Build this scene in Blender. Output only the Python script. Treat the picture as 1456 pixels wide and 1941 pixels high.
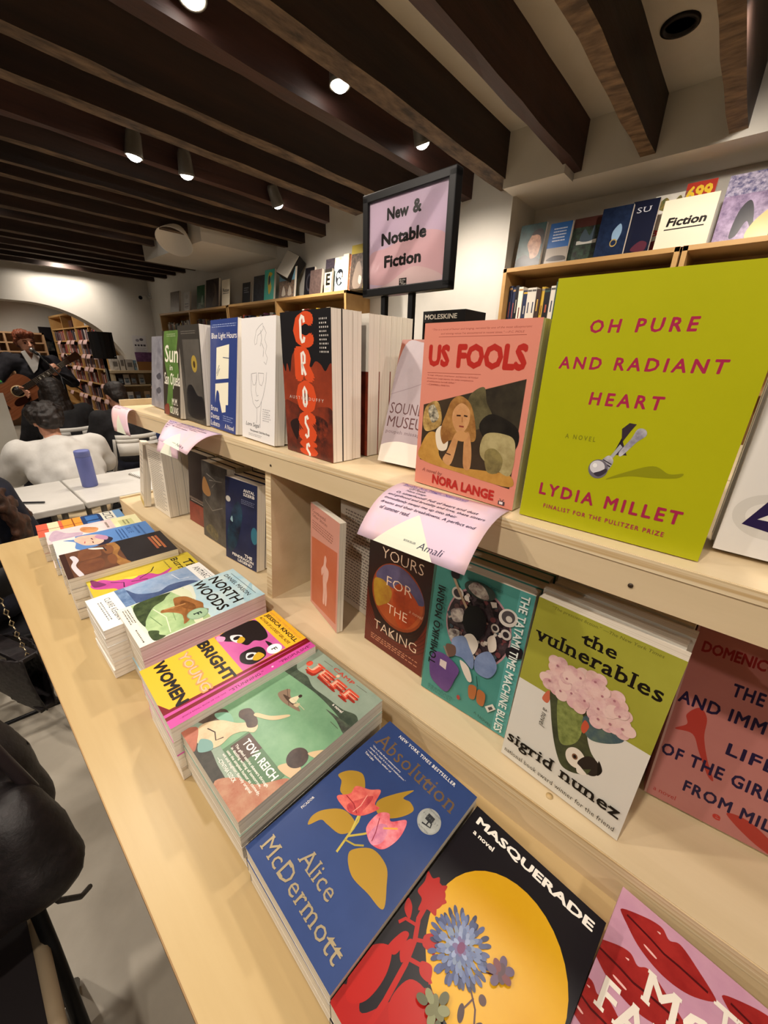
import bpy, bmesh, math, random
import numpy as np
from mathutils import Vector, Matrix
from mathutils.geometry import tessellate_polygon, delaunay_2d_cdt

S = bpy.context.scene
for o in list(bpy.data.objects):
    bpy.data.objects.remove(o)
COL = S.collection
PI = math.pi
CAM_H = 1.45                      # height of the phone above the floor; y runs along the display, x towards the book wall


def R(d):
    return math.radians(d)


# ---------------------------------------------------------------- camera
F_PX, PITCH, ROLL, YAW = 735.0, R(-21.7), R(1.5), R(48.9)
fw = Vector((math.sin(YAW) * math.cos(PITCH), math.cos(YAW) * math.cos(PITCH), math.sin(PITCH)))
r0 = Vector((math.cos(YAW), -math.sin(YAW), 0))
u0 = r0.cross(fw)
cr = r0 * math.cos(ROLL) + u0 * math.sin(ROLL)
cu_ = u0 * math.cos(ROLL) - r0 * math.sin(ROLL)
cam_d = bpy.data.cameras.new('camera')
cam_d.sensor_fit = 'HORIZONTAL'
cam_d.sensor_width = 36.0
cam_d.lens = 36.0 * F_PX / 1456.0
cam_d.clip_start = 0.02
cam_d.clip_end = 60
cam = bpy.data.objects.new('camera', cam_d)
COL.objects.link(cam)
mw = Matrix((cr, cu_, -fw)).transposed().to_4x4()
mw.translation = (0, 0, CAM_H)
cam.matrix_world = mw
S.camera = cam

# ---------------------------------------------------------------- world, exposure, lamp strengths
wd = bpy.data.worlds.new('world')
S.world = wd
wd.use_nodes = True
wd.node_tree.nodes['Background'].inputs['Color'].default_value = (1.0, 0.93, 0.84, 1)
wd.node_tree.nodes['Background'].inputs['Strength'].default_value = 0.06
S.view_settings.view_transform = 'Standard'
S.view_settings.look = 'None'
S.view_settings.gamma = 1.0
S.view_settings.exposure = 0.0
LAMP_W = 42.0                     # each ceiling spot
LAMP_COL = (1.0, 0.88, 0.75)
LAMP_GLOW = 30.0
# ceiling spots: x, y, aim dx, aim dy, strength factor, visible fixture label
SPOTS = [
    (0.84, 1.56, -0.10, -0.25, 0.9, .10), (1.40, 1.52, 0.0, -0.1, 0.9, .09), (1.93, 1.52, 0.5, 0.0, 1.15, .10),
    (0.16, 1.52, 0.05, -0.3, 0.36, .09), (-0.62, 1.52, 0.45, -0.40, 1.25, .09),
    (1.02, 2.63, -0.1, 0.15, 0.8, .165), (1.275, 2.64, 0.1, 0.2, 0.8, .165), (1.85, 2.65, 0.6, 0.15, 1.5, .165),
    (0.10, 2.86, 0.0, 0.2, 0.8, .09), (-0.8, 2.86, 0.5, -0.1, 1.0, .09),
    (0.70, 0.13, 0.0, 0.12, 0.5, .09), (-0.45, 0.13, 0.5, 0.15, 1.05, .09), (1.75, 0.13, 0.8, 0.35, 1.25, .09),
    (0.6, 4.5, 0.0, 0.2, 0.8, .09), (1.45, 4.5, 0.3, -0.5, 0.9, .09), (-0.5, 4.5, 0.0, 0.2, 0.8, .09),
    (1.52, 6.56, 0.02, 1.35, 0.9, .09), (0.6, 5.65, 0.1, 0.25, 1.0, .09),
    (0.25, -1.15, 0.15, 0.35, 0.5, .09), (-0.9, -1.15, 0.45, 0.45, 0.65, .09),  # unseen fill lamps added behind the camera to lighten stack sides and covers
    (1.0, 8.25, 0.7, 0.1, 1.3, .09), (0.9, 9.7, 0.5, 0.3, 1.3, .09), (-0.6, 8.9, 0.2, 0.3, 1.0, .09), (-1.5, 1.52, 0.5, -0.2, 1.1, .09),  # added lamps: far room brightened, last one fills cover fronts from the aisle
]

rng = random.Random(7)
# ---------------------------------------------------------------- materials
def lin(h):
    h = h.lstrip('#')
    v = [int(h[i:i + 2], 16) / 255 for i in (0, 2, 4)]
    return tuple((c / 12.92 if c <= 0.04045 else ((c + 0.055) / 1.055) ** 2.4) for c in v) + (1.0,)


_M = {}


def ink(spec, rough=0.33, metal=0.0):
    """'#aabbcc' plain colour, '#aabbcc~#ddeeff@40' two colours mottled by noise of that scale"""
    key = (spec, rough, metal)
    if key in _M:
        return _M[key]
    m = bpy.data.materials.new('ink_' + spec.replace('#', ''))
    m.use_nodes = True
    nt = m.node_tree
    b = nt.nodes['Principled BSDF']
    b.inputs['Roughness'].default_value = rough
    b.inputs['Metallic'].default_value = metal
    b.inputs['Specular IOR Level'].default_value = 0.3
    base, _, sc = spec.partition('@')
    if '~' in base:
        a, c = base.split('~')
        tc = nt.nodes.new('ShaderNodeTexCoord')
        n = nt.nodes.new('ShaderNodeTexNoise')
        n.inputs['Scale'].default_value = float(sc or 60)
        n.inputs['Detail'].default_value = 5
        n.inputs['Roughness'].default_value = 0.65
        rmp = nt.nodes.new('ShaderNodeValToRGB')
        rmp.color_ramp.elements[0].position = 0.38
        rmp.color_ramp.elements[1].position = 0.64
        rmp.color_ramp.elements[0].color = lin(a)
        rmp.color_ramp.elements[1].color = lin(c)
        nt.links.new(tc.outputs['Object'], n.inputs['Vector'])
        nt.links.new(n.outputs['Fac'], rmp.inputs['Fac'])
        nt.links.new(rmp.outputs['Color'], b.inputs['Base Color'])
    else:
        b.inputs['Base Color'].default_value = lin(base)
    _M[key] = m
    return m


def grain(name, c1, c2, scale=(3, 3, 3), rough=0.5, bump=0.0, detail=6, lo=0.35, hi=0.7, c3=None, s3=1.5, coord='Object', metal=0.0):
    """two-tone noise stretched by scale, optional large-scale third tone and bump"""
    if name in _M:
        return _M[name]
    m = bpy.data.materials.new(name)
    m.use_nodes = True
    nt = m.node_tree
    b = nt.nodes['Principled BSDF']
    b.inputs['Roughness'].default_value = rough
    b.inputs['Metallic'].default_value = metal
    tc = nt.nodes.new('ShaderNodeTexCoord')
    mp = nt.nodes.new('ShaderNodeMapping')
    mp.inputs['Scale'].default_value = scale
    n = nt.nodes.new('ShaderNodeTexNoise')
    n.inputs['Scale'].default_value = 1.0
    n.inputs['Detail'].default_value = detail
    n.inputs['Roughness'].default_value = 0.6
    rmp = nt.nodes.new('ShaderNodeValToRGB')
    rmp.color_ramp.elements[0].position = lo
    rmp.color_ramp.elements[1].position = hi
    rmp.color_ramp.elements[0].color = lin(c1)
    rmp.color_ramp.elements[1].color = lin(c2)
    nt.links.new(tc.outputs[coord], mp.inputs['Vector'])
    nt.links.new(mp.outputs['Vector'], n.inputs['Vector'])
    nt.links.new(n.outputs['Fac'], rmp.inputs['Fac'])
    out = rmp.outputs['Color']
    if c3:
        n3 = nt.nodes.new('ShaderNodeTexNoise')
        n3.inputs['Scale'].default_value = s3
        n3.inputs['Detail'].default_value = 4
        r3 = nt.nodes.new('ShaderNodeValToRGB')
        r3.color_ramp.elements[0].position = 0.5
        r3.color_ramp.elements[1].position = 0.66
        mx = nt.nodes.new('ShaderNodeMix')
        mx.data_type = 'RGBA'
        nt.links.new(tc.outputs[coord], n3.inputs['Vector'])
        nt.links.new(n3.outputs['Fac'], r3.inputs['Fac'])
        nt.links.new(r3.outputs['Color'], mx.inputs[0])
        nt.links.new(out, mx.inputs[6])
        mx.inputs[7].default_value = lin(c3)
        out = mx.outputs[2]
    nt.links.new(out, b.inputs['Base Color'])
    if bump:
        bp = nt.nodes.new('ShaderNodeBump')
        bp.inputs['Strength'].default_value = bump
        bp.inputs['Distance'].default_value = 0.01
        nt.links.new(n.outputs['Fac'], bp.inputs['Height'])
        nt.links.new(bp.outputs['Normal'], b.inputs['Normal'])
    _M[name] = m
    return m


def emit(name, col, strength):
    if name in _M:
        return _M[name]
    m = bpy.data.materials.new(name)
    m.use_nodes = True
    b = m.node_tree.nodes['Principled BSDF']
    b.inputs['Emission Color'].default_value = (*col, 1)
    b.inputs['Emission Strength'].default_value = strength
    b.inputs['Base Color'].default_value = (*col, 1)
    _M[name] = m
    return m


PLASTER = grain('white_plaster', '#d9d5cc', '#e2ded6', (2.5, 2.5, 2.5), 0.85, 0.08)
CEIL = grain('ceiling_plaster', '#cfcabf', '#dad5cb', (3, 3, 3), 0.9, 0.1)
CONCRETE = grain('concrete', '#aaa294', '#cbc4b6', (2.2, 2.2, 2.2), 0.5, 0.05, c3='#8f877a', s3=1.1, detail=9)
BEAM = grain('dark_beam', '#1d100b', '#3a2318', (1.2, 14, 14), 0.6, 0.5, detail=10)
BEAM_RED = grain('reddish_beam', '#2a1410', '#4a2a20', (1.2, 14, 14), 0.6, 0.5, detail=10)
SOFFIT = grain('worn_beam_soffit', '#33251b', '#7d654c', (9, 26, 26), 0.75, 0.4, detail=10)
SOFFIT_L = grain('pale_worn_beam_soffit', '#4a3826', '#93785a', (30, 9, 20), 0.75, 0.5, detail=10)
BIRCH = grain('birch_plywood', '#d2bd97', '#dfcba8', (18, 1.3, 18), 0.42, 0.03, detail=7)
BIRCH_T = grain('table_plywood', '#b79c6d', '#c7af80', (14, 1.1, 14), 0.33, 0.02, detail=7)
PLY_EDGE = grain('plywood_edge', '#8a6a42', '#c09a66', (3, 3, 260), 0.6, detail=2)
PLY_EDGE_L = grain('pale_plywood_edge', '#c8ab7c', '#efe0bf', (3, 3, 300), 0.5, detail=2)
SHELFWOOD = grain('shelf_wood', '#b98f55', '#cba268', (10, 1.2, 10), 0.5, 0.03)
PAGES = grain('page_edges', '#cfc4b0', '#f1e9da', (4, 4, 1500), 0.8, detail=2, lo=0.3, hi=0.6)
PAGES_W = grain('white_page_edges', '#d9d0c2', '#f7f1e6', (4, 4, 1500), 0.8, detail=2, lo=0.25, hi=0.55)
BLACKMETAL = ink('#141416', 0.4, 0.3)
WHITEPLASTIC = grain('white_plastic', '#dedbd4', '#e6e3dd', (4, 4, 4), 0.4)
TABLEWHITE = grain('white_tabletop', '#d6d3cd', '#e4e1dc', (3, 3, 3), 0.35)
SKIN = grain('skin', '#c98d72', '#d9a084', (20, 20, 20), 0.5)
BLACKCLOTH = grain('black_cloth', '#0e0d10', '#1b1a1e', (40, 40, 40), 0.85, 0.15)
LEATHER = grain('black_leather', '#141012', '#241d1f', (60, 60, 60), 0.5, 0.2)
NAVYCLOTH = grain('navy_cloth', '#0d1020', '#171b30', (40, 40, 40), 0.85, 0.1)
WHITECLOTH = grain('white_cotton', '#d8d5d0', '#e8e6e2', (9, 9, 9), 0.85, 0.35)
HAIRDARK = grain('dark_hair', '#120d0b', '#2b1f1a', (60, 60, 10), 0.5, 0.5)
HAIRBROWN = grain('brown_hair', '#2a1812', '#5b3a28', (60, 60, 10), 0.5, 0.5)
HAIRRED = grain('auburn_hair', '#5a2c1c', '#8a4a30', (70, 70, 20), 0.5, 0.4)
GUITARTOP = grain('amber_guitar_top', '#864c30', '#a36642', (3, 60, 3), 0.25, 0.02)


# ---------------------------------------------------------------- object helpers
def link(o, parent=None):
    COL.objects.link(o)
    if parent is not None:
        o.parent = parent
    return o


def tag(o, label=None, cat=None, group=None, kind=None):
    if label:
        o['label'] = label
    if cat:
        o['category'] = cat
    if group:
        o['group'] = group
    if kind:
        o['kind'] = kind
    return o


def empty(name, loc=(0, 0, 0), rot=(0, 0, 0), label=None, cat=None, group=None, mat=None):
    o = bpy.data.objects.new(name, None)
    o.empty_display_size = 0.05
    COL.objects.link(o)
    if mat is not None:
        o.matrix_world = mat
    else:
        o.location = loc
        o.rotation_euler = rot
    return tag(o, label, cat, group)


class MB:
    def __init__(self):
        self.v, self.f, self.mi, self.mats, self.sm = [], [], [], [], []

    def m(self, mat):
        if mat not in self.mats:
            self.mats.append(mat)
        return self.mats.index(mat)

    def add(self, verts, faces, mat, smooth=False, M=None):
        k = len(self.v)
        i = self.m(mat)
        self.v += [tuple(M @ Vector(p)) if M is not None else tuple(p) for p in verts]
        for f in faces:
            self.f.append(tuple(k + q for q in f))
            self.mi.append(i)
            self.sm.append(smooth)
        return self

    def box(self, lo, hi, mat, M=None, bev=0.0):
        x0, y0, z0 = lo
        x1, y1, z1 = hi
        if bev > 0:
            bm = bmesh.new()
            bmesh.ops.create_cube(bm, size=1)
            for v in bm.verts:
                v.co = Vector(((x0 + x1) / 2 + v.co.x * (x1 - x0), (y0 + y1) / 2 + v.co.y * (y1 - y0), (z0 + z1) / 2 + v.co.z * (z1 - z0)))
            bmesh.ops.bevel(bm, geom=list(bm.edges), offset=bev, segments=2, affect='EDGES', profile=0.5)
            bm.verts.index_update()
            vs = [v.co.copy() for v in bm.verts]
            fs = [tuple(v.index for v in f.verts) for f in bm.faces]
            bm.free()
            return self.add(vs, fs, mat, False, M)
        vs = [(x0, y0, z0), (x1, y0, z0), (x1, y1, z0), (x0, y1, z0), (x0, y0, z1), (x1, y0, z1), (x1, y1, z1), (x0, y1, z1)]
        fs = [(0, 3, 2, 1), (4, 5, 6, 7), (0, 1, 5, 4), (1, 2, 6, 5), (2, 3, 7, 6), (3, 0, 4, 7)]
        return self.add(vs, fs, mat, False, M)

    def tube(self, pts, r, mat, n=10, r2=None, smooth=True, caps=True):
        pts = [Vector(p) for p in pts]
        rings, L = [], len(pts)
        up = None
        vs, fs = [], []
        for i, p in enumerate(pts):
            t = (pts[min(i + 1, L - 1)] - pts[max(i - 1, 0)]).normalized()
            if up is None:
                up = Vector((0, 0, 1)) if abs(t.z) < 0.9 else Vector((1, 0, 0))
            a = t.cross(up).normalized()
            b = a.cross(t).normalized()
            up = b
            rr = r if r2 is None else r + (r2 - r) * i / max(L - 1, 1)
            for j in range(n):
                w = 2 * PI * j / n
                vs.append(p + a * math.cos(w) * rr + b * math.sin(w) * rr)
        for i in range(L - 1):
            for j in range(n):
                fs.append((i * n + j, i * n + (j + 1) % n, (i + 1) * n + (j + 1) % n, (i + 1) * n + j))
        self.add(vs, fs, mat, smooth)
        if caps:
            k = len(self.v) - len(vs)
            i = self.m(mat)
            self.f += [tuple(k + j for j in range(n))[::-1], tuple(k + (L - 1) * n + j for j in range(n))]
            self.mi += [i, i]
            self.sm += [False, False]
        return self

    def lathe(self, prof, mat, n=24, M=None, smooth=True):
        vs, fs = [], []
        for (r, z) in prof:
            for j in range(n):
                w = 2 * PI * j / n
                vs.append((r * math.cos(w), r * math.sin(w), z))
        for i in range(len(prof) - 1):
            for j in range(n):
                fs.append((i * n + j, i * n + (j + 1) % n, (i + 1) * n + (j + 1) % n, (i + 1) * n + j))
        fs.append(tuple(range(n))[::-1])
        fs.append(tuple((len(prof) - 1) * n + j for j in range(n)))
        return self.add(vs, fs, mat, smooth, M)

    def prism(self, pts, z0, z1, mat, M=None, side=None):
        n = len(pts)
        area = sum(pts[i][0] * pts[(i + 1) % n][1] - pts[(i + 1) % n][0] * pts[i][1] for i in range(n))
        if area < 0:
            pts = pts[::-1]
        tri = [t for t in tessellate_polygon([[Vector((p[0], p[1], 0)) for p in pts]])]
        fix = []
        for t in tri:
            a, b, c = (pts[i] for i in t)
            s = (b[0] - a[0]) * (c[1] - a[1]) - (b[1] - a[1]) * (c[0] - a[0])
            fix.append(tuple(t) if s > 0 else tuple(t)[::-1])
        vs = [(p[0], p[1], z0) for p in pts] + [(p[0], p[1], z1) for p in pts]
        self.add(vs, [t[::-1] for t in fix] + [tuple(i + n for i in t) for t in fix], mat, False, M)
        self.add(vs, [(i, (i + 1) % n, n + (i + 1) % n, n + i) for i in range(n)], side or mat, False, M)
        return self

    def grid(self, fn, nu, nv, mat, thick=0.0, smooth=True):
        """surface fn(u,v)->point; thick>0 makes a closed thin sheet"""
        P = [[Vector(fn(i / nu, j / nv)) for i in range(nu + 1)] for j in range(nv + 1)]
        vs, fs = [], []
        W = nu + 1
        for j in range(nv + 1):
            for i in range(W):
                vs.append(P[j][i])
        for j in range(nv):
            for i in range(nu):
                fs.append((j * W + i, j * W + i + 1, (j + 1) * W + i + 1, (j + 1) * W + i))
        if thick:
            N = len(vs)
            for j in range(nv + 1):
                for i in range(W):
                    du = P[j][min(i + 1, nu)] - P[j][max(i - 1, 0)]
                    dv = P[min(j + 1, nv)][i] - P[max(j - 1, 0)][i]
                    vs.append(P[j][i] - du.cross(dv).normalized() * thick)
            fs += [tuple(N + q for q in f)[::-1] for f in fs]
            rim = [i for i in range(W)] + [j * W + nu for j in range(1, nv + 1)] + [nv * W + i for i in range(nu - 1, -1, -1)] + [j * W for j in range(nv - 1, 0, -1)]
            for a, b in zip(rim, rim[1:] + rim[:1]):
                fs.append((b, a, N + a, N + b))
        return self.add(vs, fs, mat, smooth)

    def build(self, name, parent=None, mesh_only=False):
        me = bpy.data.meshes.new(name)
        me.from_pydata(self.v, [], self.f)
        for mt in self.mats:
            me.materials.append(mt)
        me.polygons.foreach_set('material_index', self.mi)
        me.polygons.foreach_set('use_smooth', self.sm)
        me.update()
        if mesh_only:
            return me
        return link(bpy.data.objects.new(name, me), parent)


def struct(name, mb):
    o = mb.build(name)
    o['kind'] = 'structure'
    return o


def copy_tree(o, parent=None):
    c = o.copy()
    COL.objects.link(c)
    if parent is not None:
        c.parent = parent
    for ch in list(o.children):
        copy_tree(ch, c)
    return c


ORD = ['first', 'second', 'third', 'fourth', 'fifth', 'sixth', 'seventh', 'eighth', 'ninth', 'tenth', 'eleventh', 'twelfth', 'thirteenth',
       'fourteenth', 'fifteenth', 'sixteenth', 'seventeenth', 'eighteenth', 'nineteenth', 'twentieth', 'twenty-first', 'twenty-second',
       'twenty-third', 'twenty-fourth', 'twenty-fifth', 'twenty-sixth', 'twenty-seventh', 'twenty-eighth', 'twenty-ninth', 'thirtieth']


def smooth_poly(pts, k=6):
    n = len(pts)
    out = []
    for i in range(n):
        p0, p1, p2, p3 = pts[i - 1], pts[i], pts[(i + 1) % n], pts[(i + 2) % n]
        for j in range(k):
            t = j / k
            out.append(tuple(0.5 * (2 * p1[a] + (p2[a] - p0[a]) * t + (2 * p0[a] - 5 * p1[a] + 4 * p2[a] - p3[a]) * t * t + (3 * p1[a] - p0[a] - 3 * p2[a] + p3[a]) * t ** 3) for a in (0, 1)))
    return out


def clip(poly, x0=0.0, y0=0.0, x1=1.0, y1=1.0):
    for ax, lim, sgn in ((0, x0, 1), (0, x1, -1), (1, y0, 1), (1, y1, -1)):
        out = []
        n = len(poly)
        for i in range(n):
            a, b = poly[i], poly[(i + 1) % n]
            ia, ib = (a[ax] - lim) * sgn >= 0, (b[ax] - lim) * sgn >= 0
            if ia:
                out.append(a)
            if ia != ib:
                t = (lim - a[ax]) / (b[ax] - a[ax])
                out.append((a[0] + t * (b[0] - a[0]), a[1] + t * (b[1] - a[1])))
        poly = out
        if len(poly) < 3:
            return []
    return poly


# ---------------------------------------------------------------- lettering
_T = {}


def merge(V, Fc):
    """joins overlapping pieces of lettering into one flat layer"""
    fs = []
    for f in Fc:
        ar = sum(V[f[i]][0] * V[f[(i + 1) % len(f)]][1] - V[f[(i + 1) % len(f)]][0] * V[f[i]][1] for i in range(len(f)))
        if abs(ar) > 1e-9:
            fs.append(list(f) if ar > 0 else list(f)[::-1])
    r = delaunay_2d_cdt([Vector(v) for v in V], [], fs, 0, 1e-5, False)
    P = np.array([(v.x, v.y) for v in r[0]])
    T = np.array([P[list(f)].mean(axis=0) for f in r[2]])
    ok = np.zeros(len(T), bool)
    for f in fs:                                             # keep what lies inside a source piece
        for j in range(1, len(f) - 1):
            a, b, c = (np.array(V[i][:2]) for i in (f[0], f[j], f[j + 1]))
            s = [(q[0] - o[0]) * (T[:, 1] - o[1]) - (q[1] - o[1]) * (T[:, 0] - o[0]) for o, q in ((a, b), (b, c), (c, a))]
            ok |= (s[0] >= -1e-9) & (s[1] >= -1e-9) & (s[2] >= -1e-9)
    return [tuple(v) for v in P.tolist()], [tuple(f) for f, k in zip(r[2], ok) if k]


_G = {}


def thicken(V, Fc, extra, bold):
    """letter by letter: widens the strokes, adds the slabs, joins everything into one flat layer"""
    par = list(range(len(V)))

    def root(i):
        while par[i] != i:
            par[i] = par[par[i]]
            i = par[i]
        return i
    for f in Fc:
        for i in f[1:]:
            par[root(i)] = root(f[0])
    isl = {}
    for f in Fc:
        isl.setdefault(root(f[0]), []).append(f)
    oV, oF = [], []
    for num, (rt, fs) in enumerate(isl.items()):
        ids = sorted({i for f in fs for i in f})
        mp = {i: k for k, i in enumerate(ids)}
        x0, y0 = V[ids[0]]
        B = [(round(V[i][0] - x0, 5), round(V[i][1] - y0, 5)) for i in ids]
        D = [tuple(mp[i] for i in f) for f in fs]
        lo, hi = min(b[0] for b in B), max(b[0] for b in B)
        ex = [[(round(p[0] - x0, 5), round(p[1] - y0, 5)) for p in q] for q, own in extra if root(own) == rt]
        key = (tuple(B), len(ex), bold)
        if key not in _G:
            for q in ex:
                k = len(B)
                B = B + q
                D = D + [(k, k + 1, k + 2, k + 3)]
            b0, d0 = list(B), list(D)
            if bold > 0.004:
                for dx, dy in ([(.8, .8), (-.8, .8), (.8, -.8), (-.8, -.8)] if bold < .028 else [(math.cos(j * PI / 4), math.sin(j * PI / 4)) for j in range(8)] if bold < .06 else [(q * math.cos(j * PI / 5), q * math.sin(j * PI / 5)) for j in range(10) for q in (.5, 1)]):
                    k = len(B)
                    B = B + [(p[0] + dx * bold, p[1] + dy * bold) for p in b0]
                    D = D + [tuple(i + k for i in f) for f in d0]
            _G[key] = merge(B, D)
        gv, gf = _G[key]
        k = len(oV)
        oV += [(p[0] + x0, p[1] + y0, num % 2) for p in gv]
        oF += [tuple(i + k for i in f) for f in gf]
    return oV, oF


def glyphs(s, bold=0.0, shear=0.0, space=1.0, serif=0.0):
    """2-D triangles of a line of text scaled to its own unit box; bold widens every stroke, serif adds slabs to the stems"""
    key = (s, bold, shear, space, serif)
    if key in _T:
        return _T[key]
    c = bpy.data.curves.new('lettering', 'FONT')
    c.body = s
    c.offset = min(bold, 0.0)
    c.shear = shear
    c.space_character = space + (0.07 if serif else 0.0)
    c.resolution_u = 2
    o = bpy.data.objects.new('lettering', c)
    me = o.to_mesh()
    V = [(v.co.x, v.co.y) for v in me.vertices]
    Fc = [tuple(p.vertices) for p in me.polygons]
    extra = []
    if serif:
        use = {}
        for f in Fc:
            for a, b in zip(f, f[1:] + f[:1]):
                e = (min(a, b), max(a, b))
                use[e] = use.get(e, 0) + 1
        h = max(v[1] for v in V)
        for (a, b), n in use.items():
            if n == 1:
                (xa, ya), (xb, yb) = V[a], V[b]
                if abs(ya - yb) < 0.004 and 0.02 < abs(xa - xb) < 0.24:
                    top = ya > 0.25 * h
                    xl, xr = min(xa, xb), max(xa, xb)
                    sv = 0.05
                    yt, ybm = (ya, ya - sv) if top else (ya + sv, ya)
                    extra.append(([(xl - serif, ybm), (xr + serif, ybm), (xr + serif, yt), (xl - serif, yt)], a))
    o.to_mesh_clear()
    bpy.data.objects.remove(o)
    bpy.data.curves.remove(c)
    if extra or bold > 0.004:
        V, Fc = thicken(V, Fc, extra, bold)
    xs, ys = [v[0] for v in V], [v[1] for v in V]
    x0, x1, y0, y1 = min(xs), max(xs), min(ys), max(ys)
    V = [((v[0] - x0) / (x1 - x0), (v[1] - y0) / max(y1 - y0, 1e-6), v[2] if len(v) > 2 else 0) for v in V]
    _T[key] = (V, Fc)
    return _T[key]


def art(mb, ops, w, h, z0, step=0.000015, M=None):
    """lays the printed design of a cover on the plane z=z0, layer over layer; coordinates run 0..1 across and up"""
    z = z0
    for op in ops:
        z += step
        k = op[0]
        if k == 't':
            _, s, x0, y0, x1, y1, colr, *rest = op
            q = rest[0] if rest else {}
            V, Fc = glyphs(s, q.get('b', 0.0), q.get('sh', 0.0), q.get('sp', 1.0), q.get('serif', 0.0))
            dy = q.get('dy', 0.0)                        # rise of the baseline from left to right
            rot = q.get('rot', 0)
            out = []
            for (a, b, pz) in V:
                if rot == 90:                            # reads upwards
                    X, Y = x0 + (1 - b) * (x1 - x0), y0 + a * (y1 - y0)
                elif rot == -90:                         # reads downwards
                    X, Y = x0 + b * (x1 - x0), y1 - a * (y1 - y0)
                else:
                    X, Y = x0 + a * (x1 - x0), y0 + b * (y1 - y0) + dy * a
                out.append((X * w, Y * h, z + pz * 0.000007))
            mb.add(out, Fc, ink(colr, q.get('r', 0.33), q.get('m', 0.0)), False, M)
            continue
        if k == 'r':
            poly, colr = [(op[1], op[2]), (op[3], op[2]), (op[3], op[4]), (op[1], op[4])], op[5]
        elif k == 'p':
            poly, colr = list(op[1]), op[2]
        elif k == 'b':
            poly, colr = smooth_poly(list(op[1])), op[2]
        elif k == 'e':
            _, cx, cy, rx, ry, colr, *rest = op
            a0 = R(rest[0]) if rest else 0.0
            poly = []
            for i in range(36):
                t = 2 * PI * i / 36
                ex, ey = rx * math.cos(t) * w, ry * math.sin(t) * h
                poly.append((cx + (ex * math.cos(a0) - ey * math.sin(a0)) / w, cy + (ex * math.sin(a0) + ey * math.cos(a0)) / h))
        elif k == 'l':
            _, pts, wd_, colr = op[:4]
            L, Rr = [], []
            P = [(p[0] * w, p[1] * h) for p in pts]
            for i, p in enumerate(P):
                a, b = P[max(i - 1, 0)], P[min(i + 1, len(P) - 1)]
                d = Vector((b[0] - a[0], b[1] - a[1])).normalized()
                ww = wd_ * w / 2
                L.append(((p[0] - d.y * ww) / w, (p[1] + d.x * ww) / h))
                Rr.append(((p[0] + d.y * ww) / w, (p[1] - d.x * ww) / h))
            for i in range(len(P) - 1):
                q = clip([L[i], L[i + 1], Rr[i + 1], Rr[i]])
                if q:
                    mb.add([(a * w, b * h, z) for a, b in q], [tuple(range(len(q)))], ink(colr), False, M)
            continue
        elif k == 'g':                                   # lines too small to read: a row of dashes per line
            _, x0, y0, x1, y1, n, colr, *rest = op
            rr = random.Random(int((x0 + y1) * 1000) + n)
            lh = (y1 - y0) / n
            for i in range(n):
                yy = y1 - (i + 0.75) * lh
                xx = x0
                end = x1 - (rr.random() * 0.25 * (x1 - x0) if i % 2 else 0)
                while xx < end - 0.01:
                    ln = min(rr.uniform(0.03, 0.09) * max(x1 - x0, 0.3), end - xx)
                    mb.add([(xx * w, yy * h, z), ((xx + ln) * w, yy * h, z), ((xx + ln) * w, (yy + lh * 0.42) * h, z), (xx * w, (yy + lh * 0.42) * h, z)], [(0, 1, 2, 3)], ink(colr), False, M)
                    xx += ln + 0.018
            continue
        else:
            continue
        poly = clip(poly)
        if not poly:
            continue
        n = len(poly)
        V3 = [Vector((p[0] * w, p[1] * h, 0)) for p in poly]
        tris = []
        for t in tessellate_polygon([V3]):
            a, b, c = (V3[i] for i in t)
            s = (b.x - a.x) * (c.y - a.y) - (b.y - a.y) * (c.x - a.x)
            if abs(s) > 1e-12:
                tris.append(tuple(t) if s > 0 else tuple(t)[::-1])
        if k == 'e' or k == 'r' or k == 'p' or k == 'b':
            mt = colr if not isinstance(colr, str) else ink(colr)
            mb.add([(v.x, v.y, z) for v in V3], tris, mt, False, M)
    return mb
# ================================================================ THE ROOM
CEIL_Z, BEAM_Z, WX, AY = 2.61, 2.40, 2.62, 7.15
XL, YB, YF = -3.2, -2.2, 11.0
struct('floor', MB().box((XL - 0.1, YB - 0.1, -0.1), (3.1, YF + 0.1, 0), CONCRETE))
struct('ceiling', MB().box((XL - 0.1, YB - 0.1, CEIL_Z), (3.1, YF + 0.1, CEIL_Z + 0.1), CEIL))
w_ = MB().box((WX, 1.33, 0), (WX + 0.4, AY, CEIL_Z), PLASTER)
w_.box((2.96, YB, 0), (3.06, 1.33, CEIL_Z), PLASTER)
w_.box((WX, YB, 2.37), (2.96, 1.33, CEIL_Z), PLASTER)
w_.box((WX, AY, 0), (WX + 0.4, YF, CEIL_Z), PLASTER)
struct('wall_right', w_)
struct('wall_left', MB().box((XL - 0.1, YB, 0), (XL, YF, CEIL_Z), PLASTER))
struct('wall_back', MB().box((XL, YB - 0.1, 0), (3.06, YB, CEIL_Z), PLASTER))
struct('wall_far', MB().box((XL, YF, 0), (WX, YF + 0.1, CEIL_Z), PLASTER))
# the wall with the wide arch
arch = [(XL, 0.0), (-2.2, 0.0), (-2.2, 1.0)]
for i in range(25):
    t = PI - PI * i / 48 if i < 24 else PI / 2
    arch.append((-1.1 + 1.1 * math.cos(t), 1.0 + 1.02 * math.sin(t)))
for i in range(25):
    t = PI / 2 - (PI / 2) * i / 24
    arch.append((1.10 + 1.12 * math.cos(t), 1.0 + 1.01 * math.sin(t)))
arch += [(2.22, 0.0), (WX, 0.0), (WX, CEIL_Z), (XL, CEIL_Z)]
Mx = Matrix(((1, 0, 0, 0), (0, 0, -1, 0), (0, 1, 0, 0), (0, 0, 0, 1)))   # x,z outline -> upright wall
struct('wall_arch', MB().prism(arch, -(AY + 0.28), -AY, PLASTER, Mx))
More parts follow.
